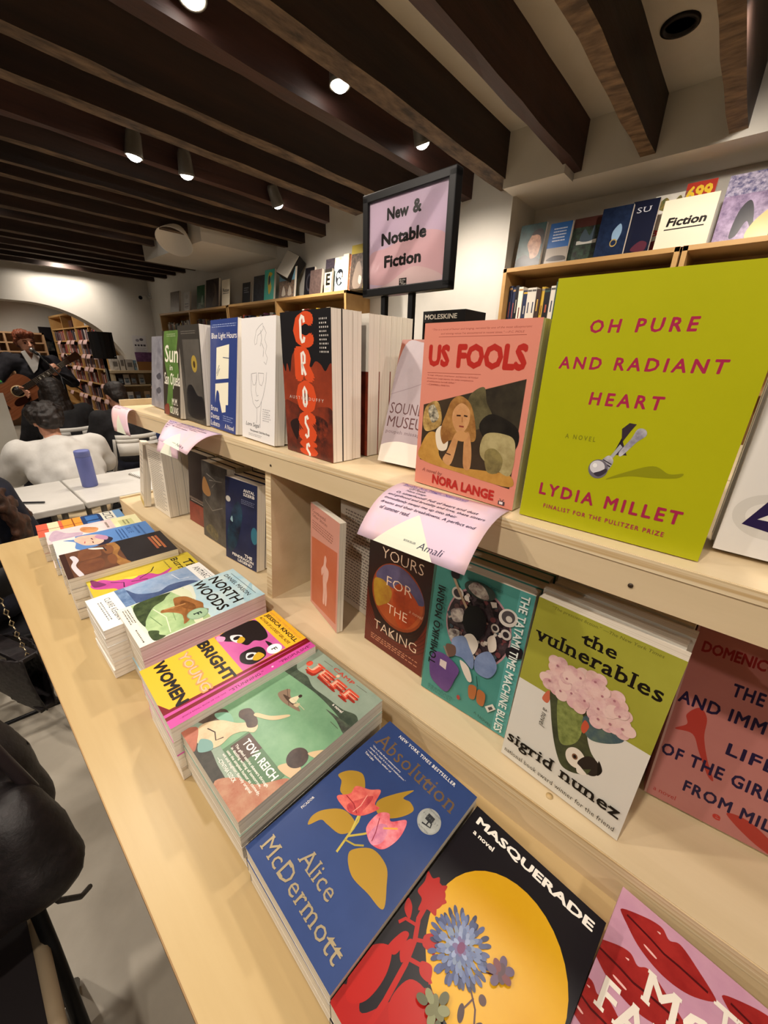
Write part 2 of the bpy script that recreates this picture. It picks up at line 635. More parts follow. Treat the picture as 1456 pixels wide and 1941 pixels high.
# plaster soffit where the beams are trimmed, and a small plaster haunch between two beam ends
struct('trim_1', MB().box((1.87, 3.76, 2.33), (WX, 5.05, CEIL_Z), PLASTER))
struct('trim_2', MB().box((2.48, 0.99, 2.36), (WX, 1.33, CEIL_Z), PLASTER))
# beams: near edge y, width, right end x, material, depth
BEAMS = [(-2.0, .08, 2.62, 0), (-1.66, .08, 2.62, 0), (-1.33, .08, 2.62, 0), (-1.0, .08, 2.62, 1), (-0.66, .08, 2.62, 0), (-0.33, .08, 2.62, 0), (-0.04, .07, 2.62, 0),
         (0.28, .065, 2.62, 0), (0.615, .065, 2.62, 0), (0.95, .055, 2.62, 1), (1.32, .095, 2.62, 0), (1.61, .075, 2.62, 1), (2.03, .08, 2.62, 0), (2.335, .08, 2.38, 0),
         (2.68, .06, 2.36, 1), (3.03, .06, 2.62, 0), (3.32, .06, 2.62, 0), (3.58, .06, 2.62, 0), (3.92, .07, 1.84, 0), (4.34, .08, 1.84, 0), (4.66, .07, 1.84, 0),
         (5.12, .08, 2.62, 0), (5.47, .07, 2.62, 0), (5.80, .07, 2.62, 0), (6.10, .07, 2.62, 0), (6.40, .07, 2.62, 0), (6.85, .07, 2.62, 0),
         (7.9, .09, 1.9, 0), (8.6, .09, 1.9, 0), (9.3, .09, 1.9, 0), (10.0, .09, 1.9, 0)]
for i, (y, wd_, xe, red) in enumerate(BEAMS):
    rr = random.Random(i)
    n = 30
    mb = MB()
    mat = BEAM_RED if red else BEAM
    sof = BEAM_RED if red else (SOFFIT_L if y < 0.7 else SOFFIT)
    sf = []
    zt, zb = CEIL_Z, BEAM_Z + rr.uniform(-0.008, 0.008)
    vs, fs = [], []
    for k in range(n + 1):
        x = XL + (xe - XL) * k / n
        j = [rr.uniform(-0.004, 0.004) for _ in range(4)]
        vs += [(x, y + j[0] * .4, zt), (x, y + j[0], zb + j[2]), (x, y + wd_ + j[1], zb + j[3]), (x, y + wd_ + j[1] * .4, zt)]
    for k in range(n):
        a, b = k * 4, (k + 1) * 4
        for q in range(3):
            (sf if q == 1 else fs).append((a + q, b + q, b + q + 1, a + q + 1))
    fs += [(0, 1, 2, 3), tuple(n * 4 + q for q in (3, 2, 1, 0))]
    k0 = len(mb.v)
    mb.add(vs, fs, mat)
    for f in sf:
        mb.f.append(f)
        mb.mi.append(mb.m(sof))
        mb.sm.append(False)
    struct('ceiling_beam', mb)

# ---------------------------------------------------------------- ceiling spots (each with its own light)
SPOT_LABELS = [
    'round ceiling spotlight partly cut by the top edge of the photo', 'brightest large round ceiling spotlight under the dark beams, top centre',
    'small round ceiling spotlight above the black framed sign', 'ceiling spotlight straight above the plywood table front edge, out of frame',
    'ceiling spotlight left of the table over the aisle', 'ceiling spotlight at left, first of the close pair between dark beams',
    'ceiling spotlight at left, second of the close pair between dark beams', 'smallest lit ceiling spotlight, near the beam ends over the long bookcase',
    'ceiling spotlight above the white folding tables', 'ceiling spotlight furthest over the seated audience aisle', 'ceiling spotlight above the nearest books on the display',
    'ceiling spotlight above the draped black jacket', 'ceiling spotlight over the right-hand fiction bookcase', 'ceiling spotlight above the person with long dark hair',
    'ceiling spotlight above the loudspeaker', 'ceiling spotlight at far left over the audience', 'ceiling spotlight aimed at the white wall above the arch',
    'ceiling spotlight above the guitarist', 'added fill spotlight behind the camera above the near table end', 'added fill spotlight behind the camera over the aisle', 'added spotlight brightening the far room beside the tall many-celled bookcase',
    'added spotlight brightening the far room near the dark far doorway', 'added spotlight brightening the far room at left', 'added fill spotlight far left of the table over the aisle']
glow = emit('lamp_glow', (1.0, 0.95, 0.86), LAMP_GLOW)
for (x, y, ax, ay, k, dr), lb in zip(SPOTS, SPOT_LABELS):
    e = empty('ceiling_spotlight', (x, y, CEIL_Z), (0, 0, 0), lb, 'ceiling light', 'ceiling spotlights between the beams')
    MB().lathe([(0.045, -0.012), (0.045, 0.0)], BLACKMETAL, 16).tube([(0, 0, -0.01), (0, 0, -dr)], 0.008, BLACKMETAL).build('mount', e)
    d = Vector((ax, ay, -1)).normalized()
    q = Vector((0, 0, -1)).rotation_difference(d).to_matrix().to_4x4()
    q.translation = Vector((0, 0, -dr))
    MB().lathe([(0.026, 0.035), (0.034, 0.02), (0.040, -0.06), (0.043, -0.075), (0.036, -0.075), (0.034, -0.06)], ink('#6f6a62', 0.4, 0.3), 20, q).build('housing', e)
    MB().lathe([(0.001, -0.094), (0.016, -0.091), (0.028, -0.083), (0.034, -0.072), (0.034, -0.066), (0.001, -0.066)], glow, 20, q).build('bulb', e)
    ld = bpy.data.lights.new('spot_beam', 'SPOT')
    ld.energy = LAMP_W * k
    ld.color = LAMP_COL
    ld.spot_size = R(118)
    ld.spot_blend = 0.75
    ld.shadow_soft_size = 0.035
    lo = link(bpy.data.objects.new('spot_beam', ld), e)
    lo.matrix_local = q @ Matrix.Translation((0, 0, -0.10))
# unlit recessed can between two beams
MB().lathe([(0.062, 0.0), (0.062, -0.008), (0.048, -0.01), (0.044, 0.02), (0.012, 0.02), (0.010, 0.008)], ink('#1b1512', 0.5), 28, Matrix.Translation((2.18, 0.525, CEIL_Z - 0.0))).build('recessed_light')
tag(bpy.data.objects['recessed_light'], 'dark unlit recessed ceiling fixture between beams at top right', 'ceiling light')
# white paper-like conical shade at the trimmed beam ends
q = Matrix.Translation((1.80, 4.02, 2.46)) @ Matrix.Rotation(R(28), 4, 'Y') @ Matrix.Rotation(R(-22), 4, 'X')
sh = empty('wall_lamp', (1.80, 4.02, 2.46), (0, 0, 0), 'unlit white cone lampshade by the trimmed beam ends', 'lamp')
q2 = q.copy(); q2.translation = Vector((0, 0, 0))
MB().lathe([(0.05, 0.0), (0.145, -0.17), (0.141, -0.17), (0.046, -0.004)], ink('#e9e4da', 0.7), 28, q2).build('lamp_shade', sh)
MB().tube([(0, 0, 0), (0.03, 0.0, 0.05), (0.07, 0.0, 0.08)], 0.014, BLACKMETAL).build('bracket', sh)
# tilted white wall speaker
e = empty('wall_speaker', (2.46, 3.36, 2.20), (0, 0, 0), 'white-faced tilted wall speaker above the long bookcase', 'speaker')
q = Matrix.Rotation(R(28), 4, 'Y') @ Matrix.Rotation(R(18), 4, 'X') @ Matrix.Rotation(R(20), 4, 'Z')
MB().box((-0.02, -0.075, -0.11), (0.09, 0.075, 0.11), ink('#1f1c1b', 0.6), q, 0.006).build('cabinet', e)
MB().box((-0.028, -0.07, -0.105), (-0.019, 0.07, 0.105), ink('#cfcabf', 0.8), q, 0.003).build('grille', e)
MB().tube([(0.06, 0, 0), (0.12, 0, 0.02), (0.16, 0, 0.02)], 0.015, BLACKMETAL).build('bracket', e)
# security camera in the far corner
e = empty('security_camera', (2.56, 7.1, 2.2), (0, 0, 0), 'small white security camera in the corner beside the arch', 'camera')
MB().tube([(-0.01, -0.02, 0.0), (-0.13, -0.14, -0.02)], 0.032, WHITEPLASTIC, 14).build('body', e)
MB().tube([(-0.131, -0.141, -0.02), (-0.137, -0.147, -0.021)], 0.026, ink('#15151a', 0.2), 14).build('lens', e)
MB().tube([(0.0, -0.02, 0), (0.05, 0.0, 0.03)], 0.015, WHITEPLASTIC, 10).lathe([(0.04, 0), (0.04, 0.015)], WHITEPLASTIC, 16, Matrix.Translation((0.045, -0.0, 0.03)) @ Matrix.Rotation(R(90), 4, 'Y')).build('mount', e)

# ================================================================ BOOKCASES
SPINE_COLS = ['#1d1b20', '#26304f', '#7a2520', '#8c7f6c', '#d8d2c6', '#b4472c', '#2f4a46', '#5d5a57', '#c9a53a', '#3b2a24', '#a7a199', '#e9e3d6', '#4a6b8a', '#6a3550', '#333c2c', '#b08a5c']


def spine_mesh(w, h, d, c, detail=True):
    """a shelved book seen by its spine: spine towards -x, thickness w along y"""
    r = random.Random(hash((round(w * 1e4), c)) & 0xffff)
    mb = MB()
    mb.box((0, 0, 0), (d, w, h), ink(c, 0.5))
    mb.box((0.004, 0.001, h), (d - 0.001, w - 0.001, h + 0.0006), PAGES)
    if detail:
        lum = sum(lin(c)[:3])
        tc = r.choice(['#b9b2a4', '#c9a24a', '#d8d2c4', '#a8563f']) if lum < 0.9 else r.choice(['#3a2b26', '#6a2a26', '#2a3350'])
        a = r.uniform(0.12, 0.4) * h
        b = a + r.uniform(0.2, 0.4) * h
        mb.box((-0.0006, w * 0.38, a), (0, w * 0.62, b), ink(tc, 0.5))
        if r.random() < 0.5:
            mb.box((-0.0006, w * 0.05, h * 0.9), (0, w * 0.95, h * 0.95), ink(SPINE_COLS[r.randrange(16)], 0.5))
    return mb.build('book', mesh_only=True)


_SP = {}


def colour_word(c):
    return {'#1d1b20': 'black', '#26304f': 'navy', '#7a2520': 'dark red', '#8c7f6c': 'taupe', '#d8d2c6': 'pale grey', '#b4472c': 'orange red', '#2f4a46': 'dark teal',
            '#5d5a57': 'grey', '#c9a53a': 'yellow', '#3b2a24': 'dark brown', '#a7a199': 'light grey', '#e9e3d6': 'cream', '#4a6b8a': 'blue', '#6a3550': 'plum',
            '#333c2c': 'dark green', '#b08a5c': 'tan'}.get(c, 'coloured')


def shelf_row(x, y_left, y_right, z, where, group, seed, hmin=0.17, hmax=0.22, detail=True, depth=0.14, tmin=0.018, tmax=0.036, fill=1.0, palette=None):
    """books standing in a row; the row runs from high y (left in the photo) to low y"""
    r = random.Random(seed)
    y, i = y_left - 0.004, 0
    stop = y_left - (y_left - y_right) * fill
    while i < len(ORD):
        t = round(r.uniform(tmin, tmax) * 250) / 250
        if y - t < stop + 0.003:
            break
        c = r.choice(palette or SPINE_COLS)
        h = round(r.uniform(hmin, hmax) * 100) / 100
        key = (t, h, c, detail, depth)
        if key not in _SP:
            _SP[key] = spine_mesh(t, h, depth, c, detail)
        o = link(bpy.data.objects.new('book', _SP[key]))
        o.location = (x + r.uniform(0.0, 0.012), y - t, z + 0.0008)
        tag(o, f'{colour_word(c)} book, {ORD[i]} from left, {where}', 'book', group)
        y -= t + 0.001
        i += 1


def bookcase(name, x, y0, y1, top, cols, shelves, label, depth=0.27, th=0.022, group=None, open_front=True):
    """case standing on the floor, open towards -x, from y0 (right in the photo) to y1"""
    e = empty(name, (x, y0, 0), (0, 0, 0), label, 'bookcase', group)
    L = y1 - y0
    MB().box((0, 0, 0), (depth, th, top), SHELFWOOD).build('side_panel', e)
    MB().box((0, L - th, 0), (depth, L, top), SHELFWOOD).build('side_panel', e)
    MB().box((0, 0, top - th), (depth, L, top), SHELFWOOD, None, 0.001).build('top_panel', e)
    MB().box((depth - 0.008, th, 0), (depth, L - th, top - th), SHELFWOOD).build('back_panel', e)
    for c in cols:
        MB().box((0.001, c - y0 - th / 2, 0.06), (depth - 0.008, c - y0 + th / 2, top - th), SHELFWOOD).build('divider', e)
    for z in shelves:
        MB().box((0.002, th, z - 0.02), (depth - 0.008, L - th, z), SHELFWOOD).build('shelf', e)
    MB().box((0.02, th, 0), (0.035, L - th, 0.06), SHELFWOOD).build('kick_board', e)
    return e


bookcase('bookcase', 2.35, 4.345, 6.17, 1.925, [5.27], [1.60, 1.28, 0.96, 0.64, 0.32], 'birch bookcase along the white wall, farther of the long pair')
bookcase('bookcase', 2.35, 2.5, 4.335, 1.93, [3.45], [1.60, 1.28, 0.96, 0.64, 0.32], 'birch bookcase along the white wall, nearer of the long pair')
bookcase('bookcase', 2.60, 0.41, 1.325, 1.985, [], [1.665, 1.345, 1.02, 0.7, 0.38], 'birch bookcase in the alcove with face-out books and small fiction sign on top', 0.3)
bookcase('bookcase', 2.60, -0.6, 0.40, 1.985, [], [1.665, 1.345, 1.02, 0.7, 0.38], 'birch bookcase in the alcove cut off by the right edge of the photo', 0.3)
for k, (a, b, w) in enumerate([(6.15, 5.28, 'top row, leftmost bay of long bookcase'), (5.26, 4.37, 'top row, second bay of long bookcase'),
                               (4.31, 3.46, 'top row, third bay of long bookcase'), (3.44, 2.53, 'top row, bay nearest black framed sign')]):
    shelf_row(2.40, a - 0.05, b, 1.60, w, 'books in the top row of the long bookcase', 20 + k, 0.19, 0.235, tmin=0.024, tmax=0.045, fill=0.93)
shelf_row(2.66, 1.30, 0.44, 1.665, 'top row of alcove bookcase', 'books in the top row of the alcove bookcase', 31, 0.20, 0.24, tmin=0.018, tmax=0.038,
          palette=['#1d1b20', '#26304f', '#c9a53a', '#d8d2c6', '#5d5a57', '#2f4a46', '#7a2520', '#e9e3d6', '#3b2a24', '#4a6b8a'])
shelf_row(2.66, 0.37, -0.5, 1.665, 'top row of bookcase at right edge', 'books in the top row of the right-edge bookcase', 32, 0.20, 0.235, tmin=0.022, tmax=0.038,
          palette=['#b08a5c', '#8c7f6c', '#a7a199', '#c9a53a', '#2f4a46', '#1d1b20', '#26304f', '#d8d2c6'])


def faceout(x, y, z, w, h, t, ops, back, label, group, lean=8, yaw=0, name='book'):
    """a book shown cover first on top of a case: y is its left edge in the photo"""
    mb = MB()
    mb.box((0, 0, -t), (w, h, 0), ink(back, 0.45))
    mb.box((0.0015, 0.0, -t + 0.0015), (w + 0.0004, h + 0.0004, -0.0015), PAGES)
    art(mb, ops, w, h, 0.0)
    o = mb.build(name)
    o.matrix_world = lean_matrix(x, y, z, yaw, lean, t)
    return tag(o, label, 'book', group)


def lean_matrix(x, y, z, yaw, lean, t):
    a, l = R(yaw), R(lean)
    d = Vector((-math.sin(a), -math.cos(a), 0))
    n = Vector((-math.cos(a), math.sin(a), 0))
    up = Vector((0, 0, math.cos(l))) - n * math.sin(l)
    nn = n * math.cos(l) + Vector((0, 0, math.sin(l)))
    m = Matrix((d, up, nn)).transposed().to_4x4()
    m.translation = Vector((x, y, z + abs(t * math.sin(l)) + 0.0005))
    return m


TL = 1.9305
G1 = 'face-out books on top of the long bookcase'
FO = [
    (5.93, 0.27, .24, '#6f6258', [('r', 0, 0, 1, 1, '#6b5f55~#7d7166@25')], 'plain brown grey face-out book, leftmost on the long bookcase'),
    (5.60, 0.17, .22, '#dcdad7', [('r', 0, 0, 1, 1, '#d9d6d2'), ('g', .2, .1, .8, .3, 3, '#55504c'), ('r', .2, .35, .8, .40, '#39343a'), ('r', .2, .2, .8, .27, '#5d3b3b'), ('e', .5, .75, .2, .12, '#b9b3ad')], 'white face-out book with dark bands on the long bookcase'),
    (5.30, 0.20, .27, '#1f4a2b', [('r', 0, 0, 1, 1, '#1d4d2c~#2b6338@30'), ('b', [(.55, .4), (.75, .6), (.8, .3), (.6, .2)], '#7fa486'), ('g', .2, .12, .6, .3, 3, '#c9d5c4')], 'dark green face-out book on the long bookcase'),
    (4.93, 0.30, .29, '#2a211d', [('r', 0, 0, 1, 1, '#241c19~#41352d@20'), ('b', [(.5, .1), (.7, .5), (.6, .85), (.8, .7), (.85, .1)], '#5d4b3d')], 'black brown face-out book left of the cream card sign'),
    (4.18, 0.15, .20, '#26272b', [('r', 0, 0, 1, 1, '#222327'), ('g', .2, .5, .8, .8, 3, '#7f828a')], 'narrow black face-out book right of the cream card sign'),
    (4.02, 0.24, .25, '#272b33', [('r', 0, 0, 1, 1, '#242830~#343943@25')], 'dark slate face-out book beside the turquoise one'),
    (3.72, 0.16, .265, '#3fb7a6', [('r', 0, 0, 1, 1, '#3fb9a8'), ('b', [(.5, .2), (.75, .4), (.6, .7), (.8, .85), (.45, .9), (.35, .6)], '#e0c53a'), ('b', [(.45, .5), (.6, .6), (.55, .8), (.4, .75)], '#1e3a4a')], 'turquoise face-out book with a yellow shape'),
    (3.52, 0.235, .32, '#6f9fb8', [('r', 0, .48, 1, 1, '#79a9c2'), ('r', 0, 0, 1, .48, '#55473d~#8a6d55@50'), ('g', .25, .6, .75, .85, 3, '#3d6076'), ('b', [(.2, .1), (.3, .35), (.45, .12)], '#cfc3b2'), ('b', [(.6, .1), (.7, .35), (.85, .12)], '#b7ab9b')], 'tall sky-blue over brown face-out book on the long bookcase'),
    (3.18, 0.13, .235, '#15141a', [('r', 0, 0, 1, 1, '#15141a'), ('e', .5, .5, .3, .3, '#3b3a42'), ('e', .5, .5, .2, .22, '#15141a')], 'black face-out book with a grey ring below the wall speaker'),
    (3.02, 0.15, .19, '#4b3d3a', [('r', 0, 0, 1, 1, '#4a3d3b~#61504b@40')], 'narrow brown face-out book below the wall speaker'),
    (2.985 - .12, 0.19, .26, '#2c2a33', [('r', 0, 0, 1, 1, '#2c2a34~#4a4046@45'), ('b', [(.4, .1), (.7, .2), (.6, .4)], '#8a5a3f')], 'dark night-scene face-out book on the long bookcase'),
]
for i, (y, w, h, c, ops, lb) in enumerate(FO):
    faceout(2.402 + .032 * (i % 3), y, TL, w, h, 0.022, ops, c, lb, G1, 9)
faceout(2.375, 2.79, TL, .085, .17, .02, [('r', 0, 0, 1, 1, '#e3dcae'), ('r', 0, .85, 1, 1, '#2a2622'), ('t', 'E', .2, .3, .8, .8, '#191715', {'b': .04, 'serif': .08}), ('g', .1, .08, .9, .22, 2, '#6a6448')], '#d8d09c', 'small pale yellow book with a large black letter E', G1, 7)
faceout(2.41, 2.72, TL, .125, .25, .022, [('r', 0, 0, 1, 1, '#b9cdd6'), ('r', 0, .78, 1, 1, '#d8b48a~#b9cdd6@25'), ('e', .55, .42, .36, .24, '#22262b'), ('e', .4, .48, .12, .08, '#c9d6dc'), ('e', .65, .48, .12, .08, '#c9d6dc'), ('e', .52, .3, .14, .09, '#c9d6dc'), ('e', .78, .34, .09, .07, '#c9d6dc')], '#a8bcc6', 'pale blue face-out book with a dark patterned disc', G1, 8)
faceout(2.40, 2.60, TL, .06, .255, .03, [('r', 0, 0, 1, 1, '#efd9b8')], '#e8cfae', 'narrow cream book left of the salmon one', G1, 6)
faceout(2.41, 2.545 + .02, TL, .09, .25, .025, [('r', 0, 0, 1, 1, '#d98b6c'), ('g', .15, .3, .85, .7, 4, '#f0c9ae')], '#cf7f60', 'salmon face-out book beside the olive gold one', G1, 8)
faceout(2.39, 2.49 + .02, TL, .20, .30, .04, [('r', 0, 0, 1, 1, '#a3913f'), ('r', .0, .0, .74, .8, '#3a3230~#6a5a4e@40'), ('b', [(.15, .15), (.3, .55), (.5, .6), (.65, .3), (.6, .05), (.3, .0)], '#8d7d70'), ('b', [(.5, .3), (.64, .25), (.6, .1), (.48, .15)], '#d8c9b8')], '#8f7f38', 'olive gold art book with an animal portrait, nearest the black sign', G1, 8)
# cream card sign on the long bookcase
def card_sign(x, y, z, w, h, label, ops, lean=8):
    mb = MB().box((0, 0, -0.004), (w, h, 0), ink('#eadfc8', 0.7))
    art(mb, ops, w, h, 0)
    o = mb.build('card_sign')
    o.matrix_world = lean_matrix(x, y, z, 0, lean, 0.004)
    tag(o, label, 'sign')


card_sign(2.375, 4.50, TL, .17, .25, 'cream card sign reading Fiction on the long bookcase', [('t', 'Fiction', .14, .52, .9, .66, '#1b1614', {'b': .03}), ('r', .14, .46, .9, .48, '#1b1614')])
# ---- on the alcove bookcase
TR = 1.986
G2 = 'face-out books on top of the alcove bookcase'
FR = [
    (1.285, .155, .235, '#22302f', [('r', 0, 0, 1, 1, '#2c4a48~#1f302f@15'), ('b', [(.0, .0), (.05, .2), (.35, .3), (.5, .25), (.9, .2), (1, 0)], '#16161c'), ('b', [(.42, .45), (.38, .55), (.45, .68), (.55, .78), (.75, .8), (.9, .7), (.92, .5), (.85, .25), (.6, .2), (.5, .35)], '#b98a6c~#8a5c44@40'), ('b', [(.5, .74), (.6, .84), (.85, .86), (1, .7), (.95, .5), (.85, .68), (.7, .74)], '#2a1d18'), ('e', .84, .5, .05, .05, '#a87658')], 'dark green portrait face-out book, leftmost in the alcove'),
    (1.115, .125, .225, '#2f5f9f', [('r', 0, .42, 1, 1, '#2b62a8'), ('r', 0, 0, 1, .42, '#a49a90'), ('g', .2, .55, .8, .9, 5, '#d9e2ec'), ('b', [(.1, .12), (.4, .22), (.9, .2), (.95, .1)], '#4b4440')], 'blue over grey face-out book in the alcove'),
    (0.99, .165, .235, '#25302c', [('r', 0, 0, 1, 1, '#2b2a2a~#3d5243@30'), ('r', 0, .8, 1, 1, '#54302c'), ('r', .2, .42, .85, .5, '#c9c9c3'), ('b', [(.3, .5), (.4, .75), (.6, .6), (.7, .8), (.75, .5)], '#4b5a66')], 'dark landscape face-out book with a pale title strip'),
    (0.825, .145, .24, '#17233f', [('r', 0, 0, 1, 1, '#16223e~#20304f@30'), ('b', [(.55, .3), (.5, .5), (.7, .65), (.8, .5), (.7, .3)], '#8fb0cf'), ('e', .6, .28, .12, .08, '#b39c5c'), ('e', .6, .28, .09, .055, '#1c2a48')], 'navy face-out book with a bicycle in the alcove'),
    (0.69, .12, .255, '#161a30', [('r', 0, 0, 1, 1, '#151a31'), ('t', 'SU', .2, .78, .75, .88, '#cfd3dc', {'serif': .06}), ('b', [(.3, .1), (.6, .25), (.9, .2), (.8, .05)], '#5a2a3a')], 'narrow midnight-blue face-out book with white capitals'),
    (0.60, .155, .27, '#d9d7d0', [('r', 0, 0, 1, 1, '#dedcd5~#c9c6bd@20'), ('b', [(.1, .8), (.3, .95), (.5, .85), (.7, .95), (.8, .75), (.5, .7)], '#8f7a3e~#4f5b3a@60'), ('b', [(.3, .6), (.45, .7), (.5, .58)], '#5b6a45'), ('t', 'Basq', .08, .28, 1.0, .42, '#c3303a', {'b': .02}), ('b', [(.0, .0), (.0, .18), (.4, .24), (1, .2), (1, 0)], '#5c1b20~#8c2a2c@50')], 'white food book with red script partly behind the fiction sign'),
    (0.475, .12, .30, '#b5382c', [('r', 0, 0, 1, 1, '#b3392c'), ('t', '6⁹⁹' if False else '699', .05, .74, .9, .95, '#e9c43a', {'b': .04})], 'red book with yellow numerals behind the fiction sign'),
    (0.305, .20, .285, '#7d6a8a', [('r', 0, 0, 1, 1, '#b09cc0~#6d5a80@22'), ('r', 0, .7, 1, 1, '#4a4a7a~#cfc6dd@40'), ('b', [(.3, .1), (.35, .45), (.5, .6), (.62, .45), (.7, .1), (.55, .3), (.42, .1)], '#26242f'), ('b', [(.7, .3), (1, .45), (1, .0), (.6, .05)], '#d8b86a')], 'purple action-scene face-out book right of the fiction sign'),
    (0.085, .045, .245, '#c2b43a', [('r', 0, 0, 1, 1, '#c2b540')], 'narrow yellow-green book beside the purple action-scene book'),
    (0.03, .15, .25, '#c9bfc9', [('r', 0, 0, 1, 1, '#cfc6d2~#8f7fa5@40')], 'pale lilac book at the right photo edge on the alcove bookcase'),
]
for i, (y, w, h, c, ops, lb) in enumerate(FR):
    faceout(2.660 + .032 * (i % 3) + (0.064 if i == 6 else 0), y, TR, w, h, 0.022, ops, c, lb, G2, 9)
card_sign(2.625, 0.532, TR, .215, .215, 'cream card sign reading Fiction in the alcove at upper right', [('t', 'Fiction', .14, .45, .88, .63, '#17120f', {'b': .04, 'sh': .12}), ('r', .12, .38, .86, .405, '#17120f')], 9)

# ================================================================ BEYOND THE ARCH
bookcase('bookcase', 1.95, 7.47, 10.62, 2.04, [8.07, 8.86, 9.66], [1.81, 1.60, 1.378, 1.172, 0.93, 0.686, 0.44, 0.2], 'tall many-celled bookcase seen through the arch', 0.3, 0.03)
AC = ['#5b3a38', '#7a4a45', '#3b2a2c', '#8c6a64', '#2c2430', '#a08078', '#4b3d48', '#6a3a30', '#b0483a', '#93858a', '#c9b8b0', '#39414f']
tiny = MB()
ra = random.Random(100)
for ci, (a, b) in enumerate([(10.58, 9.68), (9.64, 8.88), (8.84, 8.09), (8.05, 7.51)]):
    for ri, z in enumerate([1.60, 1.378, 1.172, 0.93, 0.686, 0.44]):
        if ci == 0 and ri > 3:
            continue
        y = a - .005
        while True:
            w = ra.uniform(.02, .045)
            if y - w < b + .05 * ra.random():
                break
            hh = ra.uniform(.13, .175)
            tiny.box((1.975 + ra.uniform(0, .012), y - w, z + .001), (2.10, y, z + hh), ink(ra.choice(AC), .5))
            y -= w + .0015
o = tiny.build('shelved_books')
tag(o, 'rows of small dark spined books filling the arch bookcase', 'books', None, 'stuff')
n = 0
for (y, z, c, hh) in [(9.95, 1.81, '#cfc5d6', .14), (9.5, 1.81, '#7a4a3a', .12), (9.13, 1.81, '#5b5a68', .10), (8.5, 1.81, '#c9d0d8', .10), (8.0, 1.81, '#2e3442', .13)]:
    o = MB().box((0, -0.22, 0), (0.05, 0, hh), ink(c + '~#2a2430@30')).build('display_book')
    o.location = (2.02, y, z + .001)
    tag(o, f'face-out display book, {ORD[n]} from left on the top row of the arch bookcase', 'book', 'face-out books at the top of the arch bookcase')
    n += 1
o = MB().prism(smooth_poly([(-.14, -.03), (-.05, .05), (.09, .05), (.14, 0), (.1, -.05)]), 0, .06, ink('#c8502f')).build('orange_box')
o.matrix_world = Matrix.Translation((2.04, 8.45, 2.095)) @ Matrix.Rotation(R(90), 4, 'Z')
o.matrix_world = Matrix.Translation((2.06, 8.45, 2.0415)) @ Matrix.Rotation(R(90), 4, 'Z')
tag(o, 'flat orange box lying on top of the arch bookcase', 'box')
cn = 0
for ri, z in enumerate([1.60, 1.378, 1.172, 0.93, 0.686]):
    for ci, y in enumerate([10.1, 9.4, 9.1, 8.6, 8.3, 7.85]):
        if rng.random() < 0.85:
            o = MB().grid(lambda u, v, z=z: (1.945 - 0.02 * v - 0.012 * math.sin(v * 2), 0.12 - 0.24 * u, -0.07 * v), 3, 4, ink('#d8b4ae', 0.7), 0.001).build('shelf_card')
            o.location = (0, y, z + 0.003)
            tag(o, f'pink review card, {ORD[cn]} counted row by row along the arch bookcase shelves', 'card', 'pink review cards on the arch bookcase')
            cn += 1
# low case along the back wall of the far room
e = empty('bookcase', (-0.5, 10.55, 0), (0, 0, 0), 'low pale bookcase on the far wall behind the guitarist', 'bookcase')
LW = 2.3
SW2 = grain('pale_far_shelf', '#a98764', '#bb9874', (4, 4, 4), 0.5)
MB().box((0, 0, 0), (.03, .3, 1.735), SW2).build('side_panel', e)
MB().box((LW - .03, 0, 0), (LW, .3, 1.735), SW2).build('side_panel', e)
MB().box((0, 0, 1.705), (LW, .3, 1.735), SW2).build('top_panel', e)
MB().box((.03, .29, 0), (LW - .03, .3, 1.705), SW2).build('back_panel', e)
for z in (1.56, 1.40, 1.22, 0.95, 0.6, 0.3):
    MB().box((.03, 0, z - .025), (LW - .03, .29, z), SW2).build('shelf', e)
for x in (.6, 1.15, 1.7):
    MB().box((x, 0.001, 0), (x + .03, .29, 1.705), SW2).build('divider', e)
n = 0
for z, hh in ((1.56, .11), (1.40, .13), (1.22, .14)):
    x = 1.2
    while x < 1.68:
        w = rng.uniform(.05, .16)
        c = rng.choice(['#d8cdb8', '#b9aeb0', '#8c6a5c', '#5d4a4c', '#9fb4c4', '#c98c7c', '#e3d9b0'])
        o = MB().box((0, 0, 0), (w, .14, hh * rng.uniform(.75, 1)), ink(c)).build('book')
        if x + w > 1.69:
            bpy.data.objects.remove(o)
            break
        o.location = (-0.5 + x + (0.0 if n % 3 else .002), 10.57, z + .001)
        tag(o, f'{ORD[n]} book counted along the shelves of the low far bookcase', 'book', 'books on the low far bookcase')
        n += 1
        x += w + .012
# dark doorway and poster in the far room
o = struct('door_1', MB().box((1.81, 10.93, 0), (2.4, 10.99, 1.86), ink('#1d1c22', 0.4)))
e = empty('poster', (1.36, 10.5, 1.2), (0, 0, 0), 'blue and white framed picture beside the dark far doorway', 'picture')
MB().box((0, 0.03, 0), (.16, .05, .2), ink('#20242c')).build('frame', e)
MB().box((.012, .026, .012), (.148, .031, .188), ink('#5a7f9c~#dfe6ea@9')).build('print', e)
e.location = (1.83, 10.88, 1.40)

